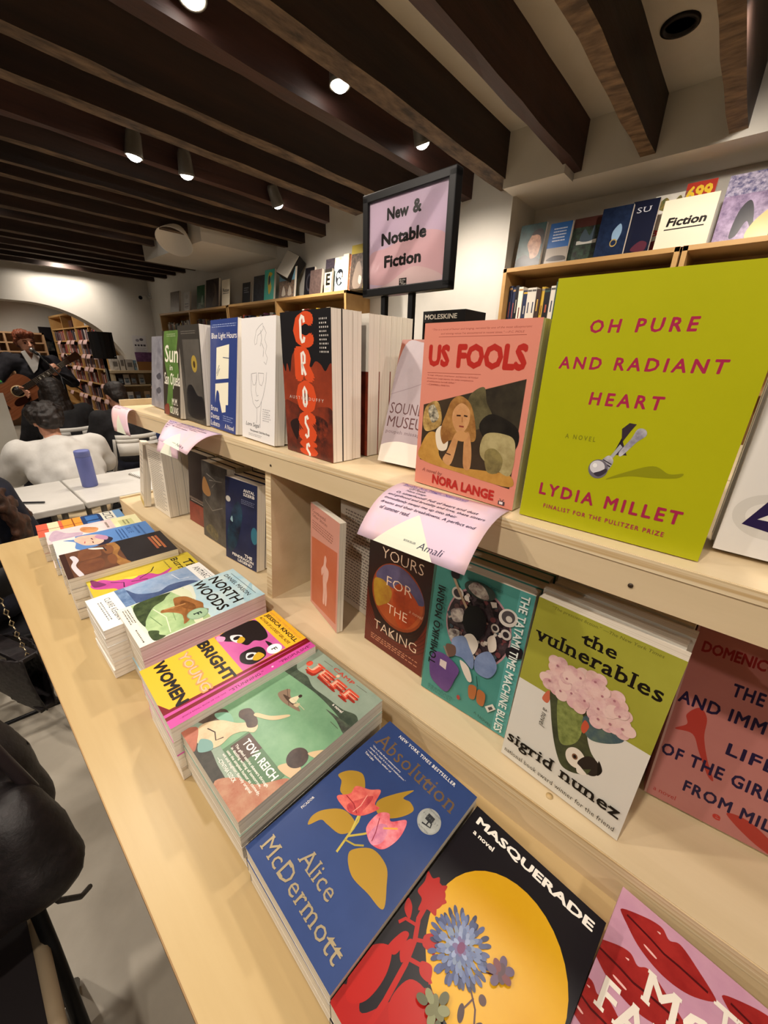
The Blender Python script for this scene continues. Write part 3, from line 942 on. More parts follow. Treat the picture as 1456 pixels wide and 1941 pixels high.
# shelving to the right of the arch
e = empty('display_shelf', (1.82, 6.80, 0), (0, 0, 0), 'pale wooden display shelves against the wall right of the arch', 'shelf')
LW = 0.79
for x in (0, LW - .025):
    MB().box((x, 0, 0), (x + .025, .34, 1.15), BIRCH).build('side_panel', e)
MB().box((-.02, -.03, 1.15), (LW, .34, 1.185), BIRCH, None, .002).build('top_panel', e)
for z in (0.985, 0.74, 0.45, 0.15):
    MB().box((.025, 0, z - .02), (LW - .025, .33, z), BIRCH).build('shelf', e)
MB().box((.025, .33, 0), (LW - .025, .34, 1.15), BIRCH).build('back_panel', e)
items = [(1.85, .09, .17, '#e6e1da', 'white boxed set standing on the display shelf right of the arch'), (1.955, .06, .20, '#d6cfc6', 'grey white booklet stand on the display shelf right of the arch'),
         (2.03, .10, .15, '#c4c0ba', 'silver grey book on the display shelf right of the arch'), (2.14, .03, .14, '#8fb0c4', 'thin pale blue book on the display shelf right of the arch'),
         (2.48, .10, .13, '#a56a6c', 'rose coloured book at the end of the display shelf')]
for x, w, hh, c, lb in items:
    o = MB().box((0, 0, 0), (w, .12, hh), ink(c + '~#b9b2aa@30' if c.startswith('#e6') else c), None, .002).box((w * .2, -.0008, hh * .3), (w * .8, 0, hh * .7), ink('#7d7873')).build('book')
    o.location = (x, 6.86, 1.1855)
    tag(o, lb, 'book')
e = empty('display_box', (2.18, 6.84, 1.1855), (0, 0, R(-12)), 'tilted purple counter display box right of the arch', 'box')
MB().prism([(0, 0), (.28, 0), (.28, .03), (0, .03)], 0, .12, ink('#9a6c3a', .6)).build('tray', e)
MB().box((.0, .02, .1), (.29, .05, .27), ink('#5a3a5a~#7a5478@20'), Matrix.Rotation(R(-18), 4, 'X')).build('back_card', e)
for k, (x, z, c) in enumerate([(1.88, .985, '#2b2628'), (1.96, .985, '#d9d3cb'), (2.05, .985, '#7d6a5a'), (2.16, .985, '#b8b0a4'), (1.88, .74, '#8a7a68'), (1.97, .74, '#cfc7bc'), (2.07, .74, '#5a4f4a'), (2.2, .74, '#b79a7a')]):
    o = MB().box((0, 0, 0), (.075, .02, .14), ink(c), Matrix.Rotation(R(-8), 4, 'X')).box((.01, -.001, .02), (.065, 0, .09), ink('#4a5560~#a9b4ba@40'), Matrix.Rotation(R(-8), 4, 'X')).build('book')
    o.location = (x, 6.84, z + 0.004)
    tag(o, f'face-out book, {ORD[k]} counted along the lower display shelves right of the arch', 'book', 'face-out books on the lower display shelves')
# notice sheet on the wall
o = MB().box((0, -.002, 0), (.19, 0, .33), ink('#d6d3d4', .6))
for a in [('e', .3, .8, .1, .06), ('e', .62, .84, .13, .06)]:
    pass
art(o, [('e', .35, .80, .13, .06, '#8a8690'), ('e', .65, .84, .14, .06, '#5c5964'), ('r', .1, .55, .22, .63, '#37343c'), ('r', .3, .55, .45, .63, '#55525c'), ('r', .52, .55, .66, .63, '#37343c'), ('r', .72, .55, .9, .63, '#4a4852'), ('r', 0, .0, 1, .18, '#b3abc4'), ('g', .1, .22, .9, .5, 5, '#9a97a0')], .19, .33, .002, .0001,
    Matrix(((1, 0, 0, 0), (0, 0, -1, 0), (0, 1, 0, 0), (0, 0, 0, 1))))
o = o.build('notice_sheet')
o.location = (2.27, AY - .001, 1.34)
tag(o, 'printed notice sheet taped to the white wall right of the arch', 'notice')
# ================================================================ PEOPLE
SCRATCH = bpy.data.scenes.new('scratch')      # emptied and removed again below
def capsule(bm, a, ra, b, rb, n=12):
    a, b = Vector(a), Vector(b)
    d = b - a
    L = d.length
    if L < 1e-6:
        d, L = Vector((0, 0, 1)), 1e-6
    q = Vector((0, 0, 1)).rotation_difference(d.normalized()).to_matrix()
    rings = []
    K = 4
    prof = [(ra * math.cos(t), -ra * math.sin(t)) for t in [PI / 2 * (1 - i / K) for i in range(K)]] + [(ra, 0.0), (rb, L)] + [(rb * math.cos(t), L + rb * math.sin(t)) for t in [PI / 2 * (i + 1) / K for i in range(K)]]
    for r, z in prof:
        r = max(r, 1e-4)
        rings.append([bm.verts.new(a + q @ Vector((r * math.cos(2 * PI * j / n), r * math.sin(2 * PI * j / n), z))) for j in range(n)])
    for i in range(len(rings) - 1):
        for j in range(n):
            bm.faces.new((rings[i][j], rings[i][(j + 1) % n], rings[i + 1][(j + 1) % n], rings[i + 1][j]))
    bm.faces.new(rings[0][::-1])
    bm.faces.new(rings[-1])


def ellip(bm, c, r, M=None, n=16):
    res = bmesh.ops.create_uvsphere(bm, u_segments=n, v_segments=n // 2 + 2, radius=1)
    for v in res['verts']:
        p = Vector((v.co.x * r[0], v.co.y * r[1], v.co.z * r[2]))
        v.co = (M @ p if M is not None else p) + Vector(c)


def blob(name, shapes, mat, parent, voxel=0.009, smooth=4, wob=0.0, wscale=14, seed=0):
    """melts capsules ('c') and ellipsoids ('e') into one continuous surface"""
    bm = bmesh.new()
    for s in shapes:
        if s[0] == 'c':
            capsule(bm, *s[1:])
        else:
            ellip(bm, *s[1:])
    me = bpy.data.meshes.new(name)
    bm.to_mesh(me)
    bm.free()
    tmp = bpy.data.objects.new(name, me)
    SCRATCH.collection.objects.link(tmp)
    md = tmp.modifiers.new('melt', 'REMESH')
    md.mode = 'VOXEL'
    md.voxel_size = voxel
    if smooth:
        sm = tmp.modifiers.new('soft', 'SMOOTH')
        sm.factor = 0.5
        sm.iterations = smooth
    with bpy.context.temp_override(scene=SCRATCH, view_layer=SCRATCH.view_layers[0]):
        dg = bpy.context.evaluated_depsgraph_get()
        dg.update()
        out = bpy.data.meshes.new_from_object(tmp.evaluated_get(dg))
    bpy.data.objects.remove(tmp)
    if wob:
        from mathutils import noise
        for v in out.vertices:
            v.co += v.normal * wob * noise.noise(v.co * wscale + Vector((seed, seed, seed)))
    out.materials.clear()
    out.materials.append(mat)
    for p in out.polygons:
        p.use_smooth = True
    out.name = name
    return link(bpy.data.objects.new(name, out), parent)


def hand(wrist, direc, side, curl=0.5, s=1.0):
    """palm, four unequal bent fingers and a thumb; direc = wrist->knuckles, side = towards the thumb"""
    w, d = Vector(wrist), Vector(direc).normalized()
    t = Vector(side)
    t = (t - d * t.dot(d)).normalized()
    nrm = d.cross(t)                                         # fingers curl towards nrm
    out = []
    k = w + d * 0.085 * s
    for i, off in enumerate((0.030, 0.010, -0.010, -0.029)):
        out.append(('c', w + t * off * 0.55 * s, 0.016 * s, k + t * off * s, 0.0125 * s))
        L = (0.042, 0.047, 0.044, 0.034)[i] * s
        p, a = k + t * off * s, 0.2 + curl * 0.5
        for j in range(3):
            dd = d * math.cos(a) + nrm * math.sin(a)
            q_ = p + dd * L * (1, 0.72, 0.6)[j]
            out.append(('c', p, (0.0095 - 0.001 * j) * s, q_, (0.0088 - 0.001 * j) * s))
            p, a = q_, a + curl * 0.9
    p = w + d * 0.03 * s + t * 0.022 * s
    q_ = p + (d * 0.55 + t * 0.75 + nrm * 0.3).normalized() * 0.042 * s
    out.append(('c', p, 0.014 * s, q_, 0.0105 * s))
    out.append(('c', q_, 0.0105 * s, q_ + (d * 0.85 + t * 0.2 + nrm * 0.4).normalized() * 0.032 * s, 0.008 * s))
    return out


def head(c, M):
    """skull, jaw, nose, brow, lips and ears around centre c; face looks along M @ +Y"""
    P = lambda x, y, z: Vector(c) + M @ Vector((x, y, z))
    return [('e', Vector(c) + M @ Vector((0, -0.012, 0.025)), (0.074, 0.092, 0.088), M), ('e', P(0, 0.03, -0.045), (0.058, 0.062, 0.062), M),
            ('c', P(0, 0.072, -0.085), 0.022, P(0, 0.060, -0.08), 0.03),
            ('c', P(0, 0.088, 0.012), 0.010, P(0, 0.108, -0.022), 0.014), ('c', P(-0.012, 0.096, -0.026), 0.009, P(0.012, 0.096, -0.026), 0.009),
            ('c', P(-0.03, 0.078, 0.026), 0.012, P(0.03, 0.078, 0.026), 0.012), ('c', P(-0.018, 0.086, -0.052), 0.008, P(0.018, 0.086, -0.052), 0.008),
            ('c', P(-0.076, -0.005, 0.02), 0.011, P(-0.078, -0.004, -0.025), 0.009), ('c', P(0.076, -0.005, 0.02), 0.011, P(0.078, -0.004, -0.025), 0.009)]


def face_bits(e, c, M):
    P = lambda x, y, z: Vector(c) + M @ Vector((x, y, z))
    for s in (-1, 1):
        b = bmesh.new()
        ellip(b, P(s * 0.031, 0.077, 0.004), (0.011, 0.008, 0.007), M, 10)
        me = bpy.data.meshes.new('eye'); b.to_mesh(me); b.free()
        me.materials.append(ink('#2b1d18', 0.2))
        link(bpy.data.objects.new('eye', me), e)
        MB().tube([P(s * 0.016, 0.090, 0.026), P(s * 0.032, 0.088, 0.032), P(s * 0.048, 0.076, 0.026)], 0.005, HAIRRED, 8).build('eyebrow', e)
    MB().tube([P(-0.022, 0.088, -0.051), P(0, 0.096, -0.053), P(0.022, 0.088, -0.051)], 0.004, ink('#8f4a40'), 8).build('mouth', e)


I3 = Matrix.Identity(3)


def rot3(x=0, y=0, z=0):
    return Matrix.Rotation(R(z), 3, 'Z') @ Matrix.Rotation(R(y), 3, 'Y') @ Matrix.Rotation(R(x), 3, 'X')


def seated(name_label, loc, rz, top_mat, hair, hair_mat, wide=1.0, bow=0.12, lower_mat=NAVYCLOTH, arms=None, short_sleeve=False, hood=False, head_turn=(0, 0, 0), scale=1.0, slouch=0.0):
    """person on a chair facing local +Y, hips at the origin's vertical"""
    e = empty('person', loc, (0, 0, R(rz)), name_label, 'person')
    e.scale = (scale,) * 3
    e.location.z += (1 - scale) * .46
    sh = 0.185 * wide
    ch = Vector((0, bow * 0.6, 0.84 - slouch * .6))
    nk = Vector((0, bow, 0.985 - slouch))
    hd = Vector((0, bow * 1.15 + 0.02, 1.115 - slouch * 1.1))
    M = rot3(-12 - bow * 60 + head_turn[0], head_turn[1], head_turn[2])
    SL, SR = Vector((-sh, bow * .85, 0.94 - slouch)), Vector((sh, bow * .85, 0.94 - slouch))
    EL, ER = (arms or ((-0.27 * wide, bow + 0.02, 0.68), (0.27 * wide, bow + 0.02, 0.68)))
    WL, WR = Vector((-0.16, bow + 0.26, 0.66)), Vector((0.16, bow + 0.26, 0.66))
    hips = [(-0.10, 0, 0.54), (0.10, 0, 0.54)]
    body = [('c', (0, 0, 0.62), 0.13, ch, 0.13), ('c', ch, 0.13, nk, 0.055), ('c', nk, 0.052, hd, 0.05), ('c', SL, 0.055, SR, 0.055),
            ('c', SL, 0.052, EL, 0.04), ('c', EL, 0.04, WL, 0.027), ('c', SR, 0.052, ER, 0.04), ('c', ER, 0.04, WR, 0.027)]
    for s, hp in zip((-1, 1), hips):
        kn = (s * 0.14, 0.42, 0.53)
        ft = (s * 0.14, 0.40, 0.09)
        body += [('c', hp, 0.07, kn, 0.055), ('c', kn, 0.053, ft, 0.035)]
    body += head(hd, M) + hand(WL, (0.3, 1, -0.1), (1, 0, 0), 0.4) + hand(WR, (-0.3, 1, -0.1), (-1, 0, 0), 0.4)
    blob('body', body, SKIN, e, 0.011, 3)
    t = 0.024
    top = [('e', (0, -0.01, 0.62), (0.175 * wide, 0.13, 0.12)), ('c', (-0.05 * wide, -0.01, 0.63), 0.125, (-0.045 * wide, ch.y - .01, ch.z - .02), 0.135), ('c', (0.05 * wide, -0.01, 0.63), 0.125, (0.045 * wide, ch.y - .01, ch.z - .02), 0.135),
           ('c', SL + Vector((0.03, 0, -0.02)), 0.088, SR + Vector((-0.03, 0, -0.02)), 0.088), ('c', ch, 0.15, nk + Vector((0, 0, -0.015)), 0.07), ('c', (0, 0, 0.65), 0.16, ch, 0.158), ('e', (0, bow * .72 - .01, .87 - slouch), (.225 * wide, .125, .13)), ('e', (0, bow * .4 - .01, .74 - slouch * .5), (.205 * wide, .14, .15))]
    for s, sp, el, wr in ((-1, SL, Vector(EL), WL), (1, SR, Vector(ER), WR)):
        if short_sleeve:
            mid = sp.lerp(el, 0.86)
            top += [('c', sp, 0.086, mid, 0.083)]
        else:
            top += [('c', sp, 0.08, el, 0.062), ('c', el, 0.062, el.lerp(wr, 0.93), 0.044)]
    if hood:
        top += [('e', nk + Vector((0, -0.075, -0.015)), (0.115, 0.06, 0.06)), ('c', nk + Vector((-0.08, 0, 0)), 0.035, nk + Vector((0.08, 0, 0)), 0.035)]
    blob('shirt' if short_sleeve else 'jacket', top, top_mat, e, 0.014, 9, 0.010, 13, 3)
    low = []
    for s, hp in zip((-1, 1), hips):
        kn, ft = (s * 0.14, 0.42, 0.53), (s * 0.14, 0.40, 0.11)
        low += [('c', hp, 0.085, kn, 0.070), ('c', kn, 0.074, ft, 0.058)]
        MB().add(*sole(s * 0.14, 0.38), BLACKCLOTH, True).build('shoe', e)
    blob('trousers', low + [('e', (0, 0, 0.545), (0.18, 0.13, 0.09))], lower_mat, e, 0.018, 3)
    hs = []
    P = lambda x, y, z: hd + M @ Vector((x, y, z))
    if hair == 'short':
        hs = [('e', P(0, -0.022, 0.048), (0.088, 0.098, 0.082), M), ('e', P(0, -0.055, 0.0), (0.075, 0.06, 0.075), M)]
    elif hair == 'curly':
        hs = [('e', P(0, -0.03, 0.045), (0.098, 0.108, 0.088), M), ('e', P(0, -0.062, -0.005), (0.085, 0.065, 0.08), M), ('e', P(-.05, -0.03, 0.05), (0.06, 0.07, 0.07), M), ('e', P(.05, -0.03, 0.05), (0.06, 0.07, 0.07), M)]
    elif hair == 'long':
        hs = [('e', P(0, -0.025, 0.045), (0.092, 0.102, 0.086), M), ('c', P(0, -0.05, 0.0), 0.085, hd + Vector((0, -0.10, -0.22)), 0.085), ('c', hd + Vector((-.05, -0.09, -0.12)), 0.06, hd + Vector((-.06, -0.12, -0.32)), 0.04),
              ('c', hd + Vector((.05, -0.09, -0.12)), 0.06, hd + Vector((.06, -0.12, -0.32)), 0.04), ('c', P(-.075, 0, 0), 0.035, hd + Vector((-.10, 0.0, -0.2)), 0.035), ('c', P(.075, 0, 0), 0.035, hd + Vector((.10, 0.0, -0.2)), 0.035)]
    elif hair == 'waves':
        hs = [('e', P(0, -0.025, 0.045), (0.10, 0.108, 0.09), M)]
        rr = random.Random(5)
        for i in range(11):
            a = -0.9 + 1.8 * i / 10
            p0 = P(math.sin(a) * .085, -0.05 * math.cos(a) - .01, 0.0)
            for j in range(4):
                p1 = p0 + Vector((math.sin(a) * .035 + rr.uniform(-.02, .02), -.02 + rr.uniform(-.02, .02), -.11))
                hs.append(('c', p0, .034, p1, .028))
                p0 = p1
        for i in range(6):                               # locks falling over the right shoulder
            q0 = hd + Vector((.075, -.08 + .018 * i, .0))
            for stp in ((.115, -.02, -.10), (.165, .0, -.19), (.19, .02, -.29), (.195 - .012 * i, .03, -.40)):
                q1 = hd + Vector((stp[0] + .03 + rr.uniform(-.012, .012), stp[1] - .15 + .024 * i, stp[2] + rr.uniform(-.02, .02)))
                hs.append(('c', q0, .026, q1, .022))
                q0 = q1
    blob('hair', hs, hair_mat, e, 0.010, 2, 0.014 if hair in ('curly', 'waves') else 0.005, 38 if hair in ('curly', 'waves') else 60)
    return e


def sole(x, y):
    vs, fs = [], []
    n = 8
    secs = [(-.09, .036, .07), (-.04, .04, .085), (.03, .042, .06), (.10, .046, .045), (.15, .038, .035), (.17, .02, .025)]
    for dy, w, h in secs:
        for j in range(n):
            t = 2 * PI * j / n
            vs.append((x + w * math.cos(t), y + dy, max(0.0, h / 2 + h / 2 * math.sin(t))))
    for i in range(len(secs) - 1):
        for j in range(n):
            fs.append((i * n + j, (i + 1) * n + j, (i + 1) * n + (j + 1) % n, i * n + (j + 1) % n))
    fs += [tuple(range(n)), tuple((len(secs) - 1) * n + j for j in range(n))[::-1]]
    return vs, fs


def folding_chair(loc, rz, label, mat=WHITEPLASTIC, frame=None, group=None):
    """folding chair facing local +Y: curved back panel with a grip slot, seat, tube frame"""
    e = empty('folding_chair', loc, (0, 0, R(rz)), label, 'chair', group)
    fm = frame or ink('#b9b6b0', 0.4, 0.2)

    def back(u, v):
        x = -0.20 + 0.40 * u
        return (x, -0.23 + 0.035 * (1 - (2 * u - 1) ** 2) * -1 + 0.01 * v, 0.655 + 0.165 * v + 0.012 * (2 * u - 1) ** 2)
    mb = MB()
    # panel with a slot: three strips above, below and beside the slot
    def strip(u0, u1, v0, v1):
        mb.grid(lambda u, v: back(u0 + (u1 - u0) * u, v0 + (v1 - v0) * v), 8, 2, mat, 0.012)
    strip(0, 1, 0, .62)
    strip(0, 1, .80, 1)
    strip(0, .39, .62, .80)
    strip(.61, 1, .62, .80)
    mb.build('backrest', e)
    MB().box((-0.205, -0.17, 0.425), (0.205, 0.22, 0.448), mat, None, 0.008).build('seat', e)
    for s in (-1, 1):
        MB().tube([(s * 0.215, -0.225, 0.80), (s * 0.218, -0.19, 0.62), (s * 0.22, -0.08, 0.43), (s * 0.22, 0.20, 0.012)], 0.011, fm, 10).build('leg', e)
        MB().tube([(s * 0.195, 0.16, 0.43), (s * 0.195, -0.06, 0.22), (s * 0.195, -0.24, 0.012)], 0.011, fm, 10).build('leg', e)
    MB().tube([(-0.22, 0.13, 0.12), (0.22, 0.13, 0.12)], 0.008, fm, 8).build('stretcher', e)
    MB().tube([(-0.195, -0.17, 0.10), (0.195, -0.17, 0.10)], 0.008, fm, 8).build('stretcher', e)
    return e


seated('person seated at the white tables seen from behind in a white t-shirt', (0.50, 3.20, 0), 4, WHITECLOTH, 'curly', HAIRDARK, 1.12, 0.22, short_sleeve=True, head_turn=(-10, 0, 6), arms=((-0.26, 0.26, 0.66), (0.28, 0.24, 0.66)), scale=.97, slouch=.10)
seated('person with short black hair and black hooded jacket in white folding chair', (1.10, 3.88, 0), 10, BLACKCLOTH, 'short', HAIRDARK, 1.08, 0.14, hood=True, scale=.95)
seated('person with long straight dark hair and black top, seated before the guitarist', (0.75, 4.50, 0), 4, BLACKCLOTH, 'long', HAIRDARK, 1.05, 0.10, scale=.96)
seated('person at left photo edge with long wavy brown hair and dark clothes', (-0.12, 1.96, 0), -8, NAVYCLOTH, 'waves', HAIRBROWN, 0.84, 0.10)
seated('dark-haired person looking sideways behind the grey book, near the display shelves', (1.90, 5.12, 0), 25, NAVYCLOTH, 'short', HAIRDARK, 1.0, 0.10, scale=.9, head_turn=(0, 0, 70))
folding_chair((1.04, 3.84, 0), 10, 'white folding chair with grip slot holding the person in black hooded jacket')
st_ = empty('stool', (0.50, 3.20, 0), (0, 0, 0), 'backless wooden stool under the person in the white t-shirt', 'stool')
MB().lathe([(.15, .40), (.16, .41), (.16, .43), (.15, .44)], BIRCH, 28).build('seat', st_)
for k in range(4):
    a = PI / 4 + k * PI / 2
    MB().tube([(.10 * math.cos(a), .10 * math.sin(a), .40), (.16 * math.cos(a), .16 * math.sin(a), .008)], .015, BIRCH, 10).build('leg', st_)
folding_chair((0.75, 4.50, 0), 4, 'white folding chair under the person with long dark hair')
folding_chair((-0.12, 1.96, 0), -8, 'dark folding chair at left photo edge with a chain-strap handbag beside it', ink('#1b1a1d', .5), BLACKMETAL)
folding_chair((1.90, 5.12, 0), 25, 'white folding chair under the sideways-facing dark-haired person')

# ---- guitarist
g = empty('person', (0.85, 6.02, 0), (0, 0, R(180)), 'standing guitarist in dark jacket and white collar singing into a microphone', 'person')
hd = Vector((0.02, 0.10, 1.51))
Mh = rot3(-8, 4, 14)
ch, nk = Vector((0, 0.02, 1.20)), Vector((0.01, 0.05, 1.38))
SL, SR = Vector((-0.185, 0.02, 1.31)), Vector((0.185, 0.02, 1.33))
EL, ER = Vector((-0.31, 0.10, 1.09)), Vector((0.37, 0.08, 1.08))
WL, WR = Vector((-0.13, 0.30, 1.20)), Vector((0.25, 0.34, 1.04))
body = [('c', (0, 0, 0.92), 0.12, ch, 0.13), ('c', ch, 0.125, nk, 0.055), ('c', nk, 0.05, hd, 0.05), ('c', SL, 0.055, SR, 0.055), ('c', SL, .052, EL, .04), ('c', EL, .04, WL, .027), ('c', SR, .052, ER, .04), ('c', ER, .04, WR, .027)]
for s in (-1, 1):
    body += [('c', (s * .09, 0, .9), .085, (s * .11, .02, .48), .058), ('c', (s * .11, .02, .48), .055, (s * .12, -.02, .09), .036)]
body += head(hd, Mh) + hand(WL, (-0.25, 0.5, 0.6), (0, 0.3, 1), 0.9) + hand(WR, (-0.75, 0.35, -0.25), (0, .2, 1), 0.6)
blob('body', body, SKIN, g, 0.007, 3)
face_bits(g, hd, Mh)
jk = [('c', (0, 0, 0.92), .135, (0, .01, 1.2), .155), ('c', SL + Vector((.03, 0, -.02)), .09, SR + Vector((-.03, 0, -.02)), .09), ('c', (0, .01, 1.2), .155, nk + Vector((0, -.02, -.05)), .07), ('c', SL, .08, EL, .062), ('c', EL, .062, EL.lerp(WL, .9), .044), ('c', SR, .08, ER, .062), ('c', ER, .062, ER.lerp(WR, .9), .044)]
blob('jacket', jk, grain('dark_suede', '#14121a', '#1f1d26', (30, 30, 30), .85), g, .01, 4, .008, 18)
MB().prism([(-.07, 1.40), (-.01, 1.24), (.03, 1.20), (.085, 1.41), (.05, 1.43), (.015, 1.33), (-.03, 1.43)], -.185, -.15, WHITECLOTH, Matrix(((1, 0, 0, 0), (0, 0, -1, 0), (0, 1, 0, 0), (0, 0, 0, 1)))).build('collar', g)
low = [('e', (0, 0, .92), (.165, .125, .12))]
for s in (-1, 1):
    low += [('c', (s * .09, 0, .9), .105, (s * .11, .02, .48), .078), ('c', (s * .11, .02, .48), .078, (s * .12, -.02, .1), .062)]
    MB().add(*sole(s * .12, .02), BLACKCLOTH, True).build('shoe', g)
blob('trousers', low, BLACKCLOTH, g, .012, 3)
P = lambda x, y, z: hd + Mh @ Vector((x, y, z))
blob('hair', [('e', P(0, -.02, .055), (.086, .098, .075), Mh), ('e', P(0, -.055, .0), (.078, .06, .07), Mh), ('c', P(-.05, .055, .085), .03, P(.05, .06, .09), .034), ('c', P(-.078, .0, .03), .018, P(-.078, -.005, -.02), .014), ('c', P(.078, .0, .03), .018, P(.078, -.005, -.02), .014)], HAIRRED, g, .007, 2, .007, 45)
MB().tube([ER.lerp(WR, .15) + Vector((0, .0, .062)), ER.lerp(WR, .42) + Vector((0, 0, .056))], .014, ink('#7dff7a', .3), 10).build('wristband', g)
# ---- guitar
ge = empty('guitar', (0, 0, 0), (0, 0, 0), 'amber brown acoustic guitar held by the standing guitarist', 'guitar')
xa = Vector((0.83, -0.02, 0.52)).normalized()
za = Vector((0.08, -1.0, 0.10)); za = (za - xa * za.dot(xa)).normalized()
ya = za.cross(xa)
gm = Matrix((xa, ya, za)).transposed().to_4x4()
gm.translation = Vector((0.555, 5.69, 0.985))
ge.matrix_world = gm
prof = [(-.25, 0), (-.235, .10), (-.17, .18), (-.08, .185), (.0, .135), (.06, .118), (.13, .135), (.20, .13), (.245, .07), (.25, .0)]
outl = smooth_poly(prof + [(x, -y) for x, y in prof[-2:0:-1]], 5)
MB().prism(outl, -.05, .05, GUITARTOP, None, ink('#4a2213', .3)).build('guitar_body', ge)
MB().lathe([(.05, .0505), (.06, .0512), (.06, .0505)], ink('#d8b98a'), 28, Matrix.Translation((.085, 0, 0))).lathe([(.001, .0514), (.05, .0514), (.05, .0505), (.001, .0505)], ink('#0f0806'), 28, Matrix.Translation((.085, 0, 0))).build('sound_hole', ge)
MB().prism(smooth_poly([(.03, -.05), (.12, -.075), (.09, -.12), (-.02, -.11), (-.03, -.07)], 5), .0505, .0525, ink('#2a120b', .25)).build('pickguard', ge)
MB().box((-.115, -.085, .05), (-.085, .085, .062), ink('#2a1710'), None, .003).build('bridge', ge)
nb_ = MB().box((.14, -.025, .05), (.60, .025, .064), ink('#241712', .4)).prism([(.24, -.02), (.60, -.02), (.60, .02), (.24, .02)], .02, .05, ink('#5a2c18', .35))
for k in range(12):
    x = .60 - .36 * (1 - .9 ** (k + 1)) * 1.3
    nb_.box((x, -.024, .064), (x + .0025, .024, .0655), ink('#c9c4ba', .3, .8))
    if k in (2, 4, 6, 8):
        nb_.box((x + .006, -.012, .064), (x + .016, .012, .0648), ink('#e9e6dc'))
nb_.build('neck', ge)
hs_ = MB().prism([(.60, -.026), (.78, -.038), (.79, .0), (.78, .038), (.60, .026)], .028, .048, ink('#3a1c10', .3))
hs_.build('headstock', ge)
for s in (-1, 1):
    for k in range(3):
        MB().tube([(.64 + k * .05, s * .03, .04), (.64 + k * .05, s * .058, .04)], .006, ink('#cfcac0', .25, .9), 8).build('tuning_peg', ge)
for k in range(6):
    y = -.02 + .008 * k
    MB().tube([(-.1, y * 1.4, .064), (.60, y, .067), (.66, y, .052)], .0008, ink('#cfc8b8', .3, .8), 4).build('string', ge)
# ---- microphone and stand
me_ = empty('microphone_stand', (0.98, 5.44, 0), (0, 0, 0), 'microphone on a thin black boom stand in front of the guitarist', 'microphone')
MB().lathe([(.13, 0), (.13, .012), (.02, .02), (.02, .03)], BLACKMETAL, 24).build('base', me_)
MB().tube([(0, 0, .02), (0, 0, 1.18)], .010, BLACKMETAL).build('pole', me_)
MB().tube([(.14, -.10, 1.03), (0, 0, 1.18), (-.10, .26, 1.395)], .007, BLACKMETAL).build('boom', me_)
MB().tube([(-.10, .255, 1.39), (-.122, .315, 1.42)], .012, BLACKMETAL, 12, .017).build('handle', me_)
qq = Matrix.Translation((-.130, .335, 1.432))
MB().lathe([(.001, -.026), (.016, -.02), (.024, -.004), (.024, .008), (.016, .022), (.001, .027)], ink('#8d8b88', .35, .8), 18, qq).build('mic_head', me_)
# ---- PA speaker on a pole
se = empty('speaker_stand', (1.44, 5.56, 0), (0, 0, 0), 'thin black tripod pole carrying the loudspeaker beside the arch', 'stand')
MB().tube([(0, 0, .12), (0, 0, 1.36)], .018, BLACKMETAL, 12).build('pole', se)
for k in range(3):
    a = 2 * PI * k / 3 + .4
    MB().tube([(0, 0, .55), (.30 * math.cos(a), .30 * math.sin(a), .012)], .011, BLACKMETAL, 8).build('leg', se)
    MB().tube([(0, 0, .2), (.18 * math.cos(a), .18 * math.sin(a), .24)], .008, BLACKMETAL, 8).build('brace', se)
sp = empty('loudspeaker', (1.44, 5.56, 1.362), (0, 0, R(8)), 'black loudspeaker on a pole in front of the arch', 'speaker')
MB().prism(smooth_poly([(-.077, -.13), (.077, -.13), (.086, .0), (.06, .13), (-.06, .13), (-.086, .0)], 3), 0, .275, ink('#0d0d0f', .55)).build('cabinet', sp)
MB().prism([(-.073, -.138), (.073, -.138), (.073, -.132), (-.073, -.132)], .012, .263, ink('#17171a', .7)).build('grille', sp)
MB().box((.05, -.1395, .02), (.062, -.138, .026), ink('#d5d5d8', .3)).build('badge', sp)
# pale upright board at the left edge
bd = empty('display_board', (-0.05, 4.3, 0), (0, 0, 0), 'pale grey upright board at left photo edge below the guitar', 'board')
q = Matrix.Rotation(R(0), 4, 'X')
MB().box((-.45, 0, .02), (.44, .03, 1.12), grain('pale_board', '#b9b5aa', '#c6c2b8', (3, 3, 3), .8), Matrix.Rotation(R(-3), 4, 'X')).build('panel', bd)
for x in (-.35, .33):
    MB().tube([(x, .02, 1.0), (x, .32, .01)], .012, BIRCH, 8).build('strut', bd)

# ================================================================ WHITE TABLES
def white_table(x0, x1, label):
    e = empty('folding_table', ((x0 + x1) / 2, 2.61, 0), (0, 0, 0), label, 'table', 'white folding tables')
    hx = (x1 - x0) / 2 - .002
    MB().box((-hx, -.265, .695), (hx, .265, .73), TABLEWHITE, None, .006).build('tabletop', e)
    for sx in (-1, 1):
        for sy in (-1, 1):
            MB().tube([(sx * (hx - .08), sy * .2, .695), (sx * (hx - .08), sy * .22, 0.005)], .014, ink('#8d8b86', .4, .5), 10).build('leg', e)
        MB().tube([(sx * (hx - .08), -.21, .25), (sx * (hx - .08), .21, .25)], .010, ink('#8d8b86', .4, .5), 8).build('stretcher', e)


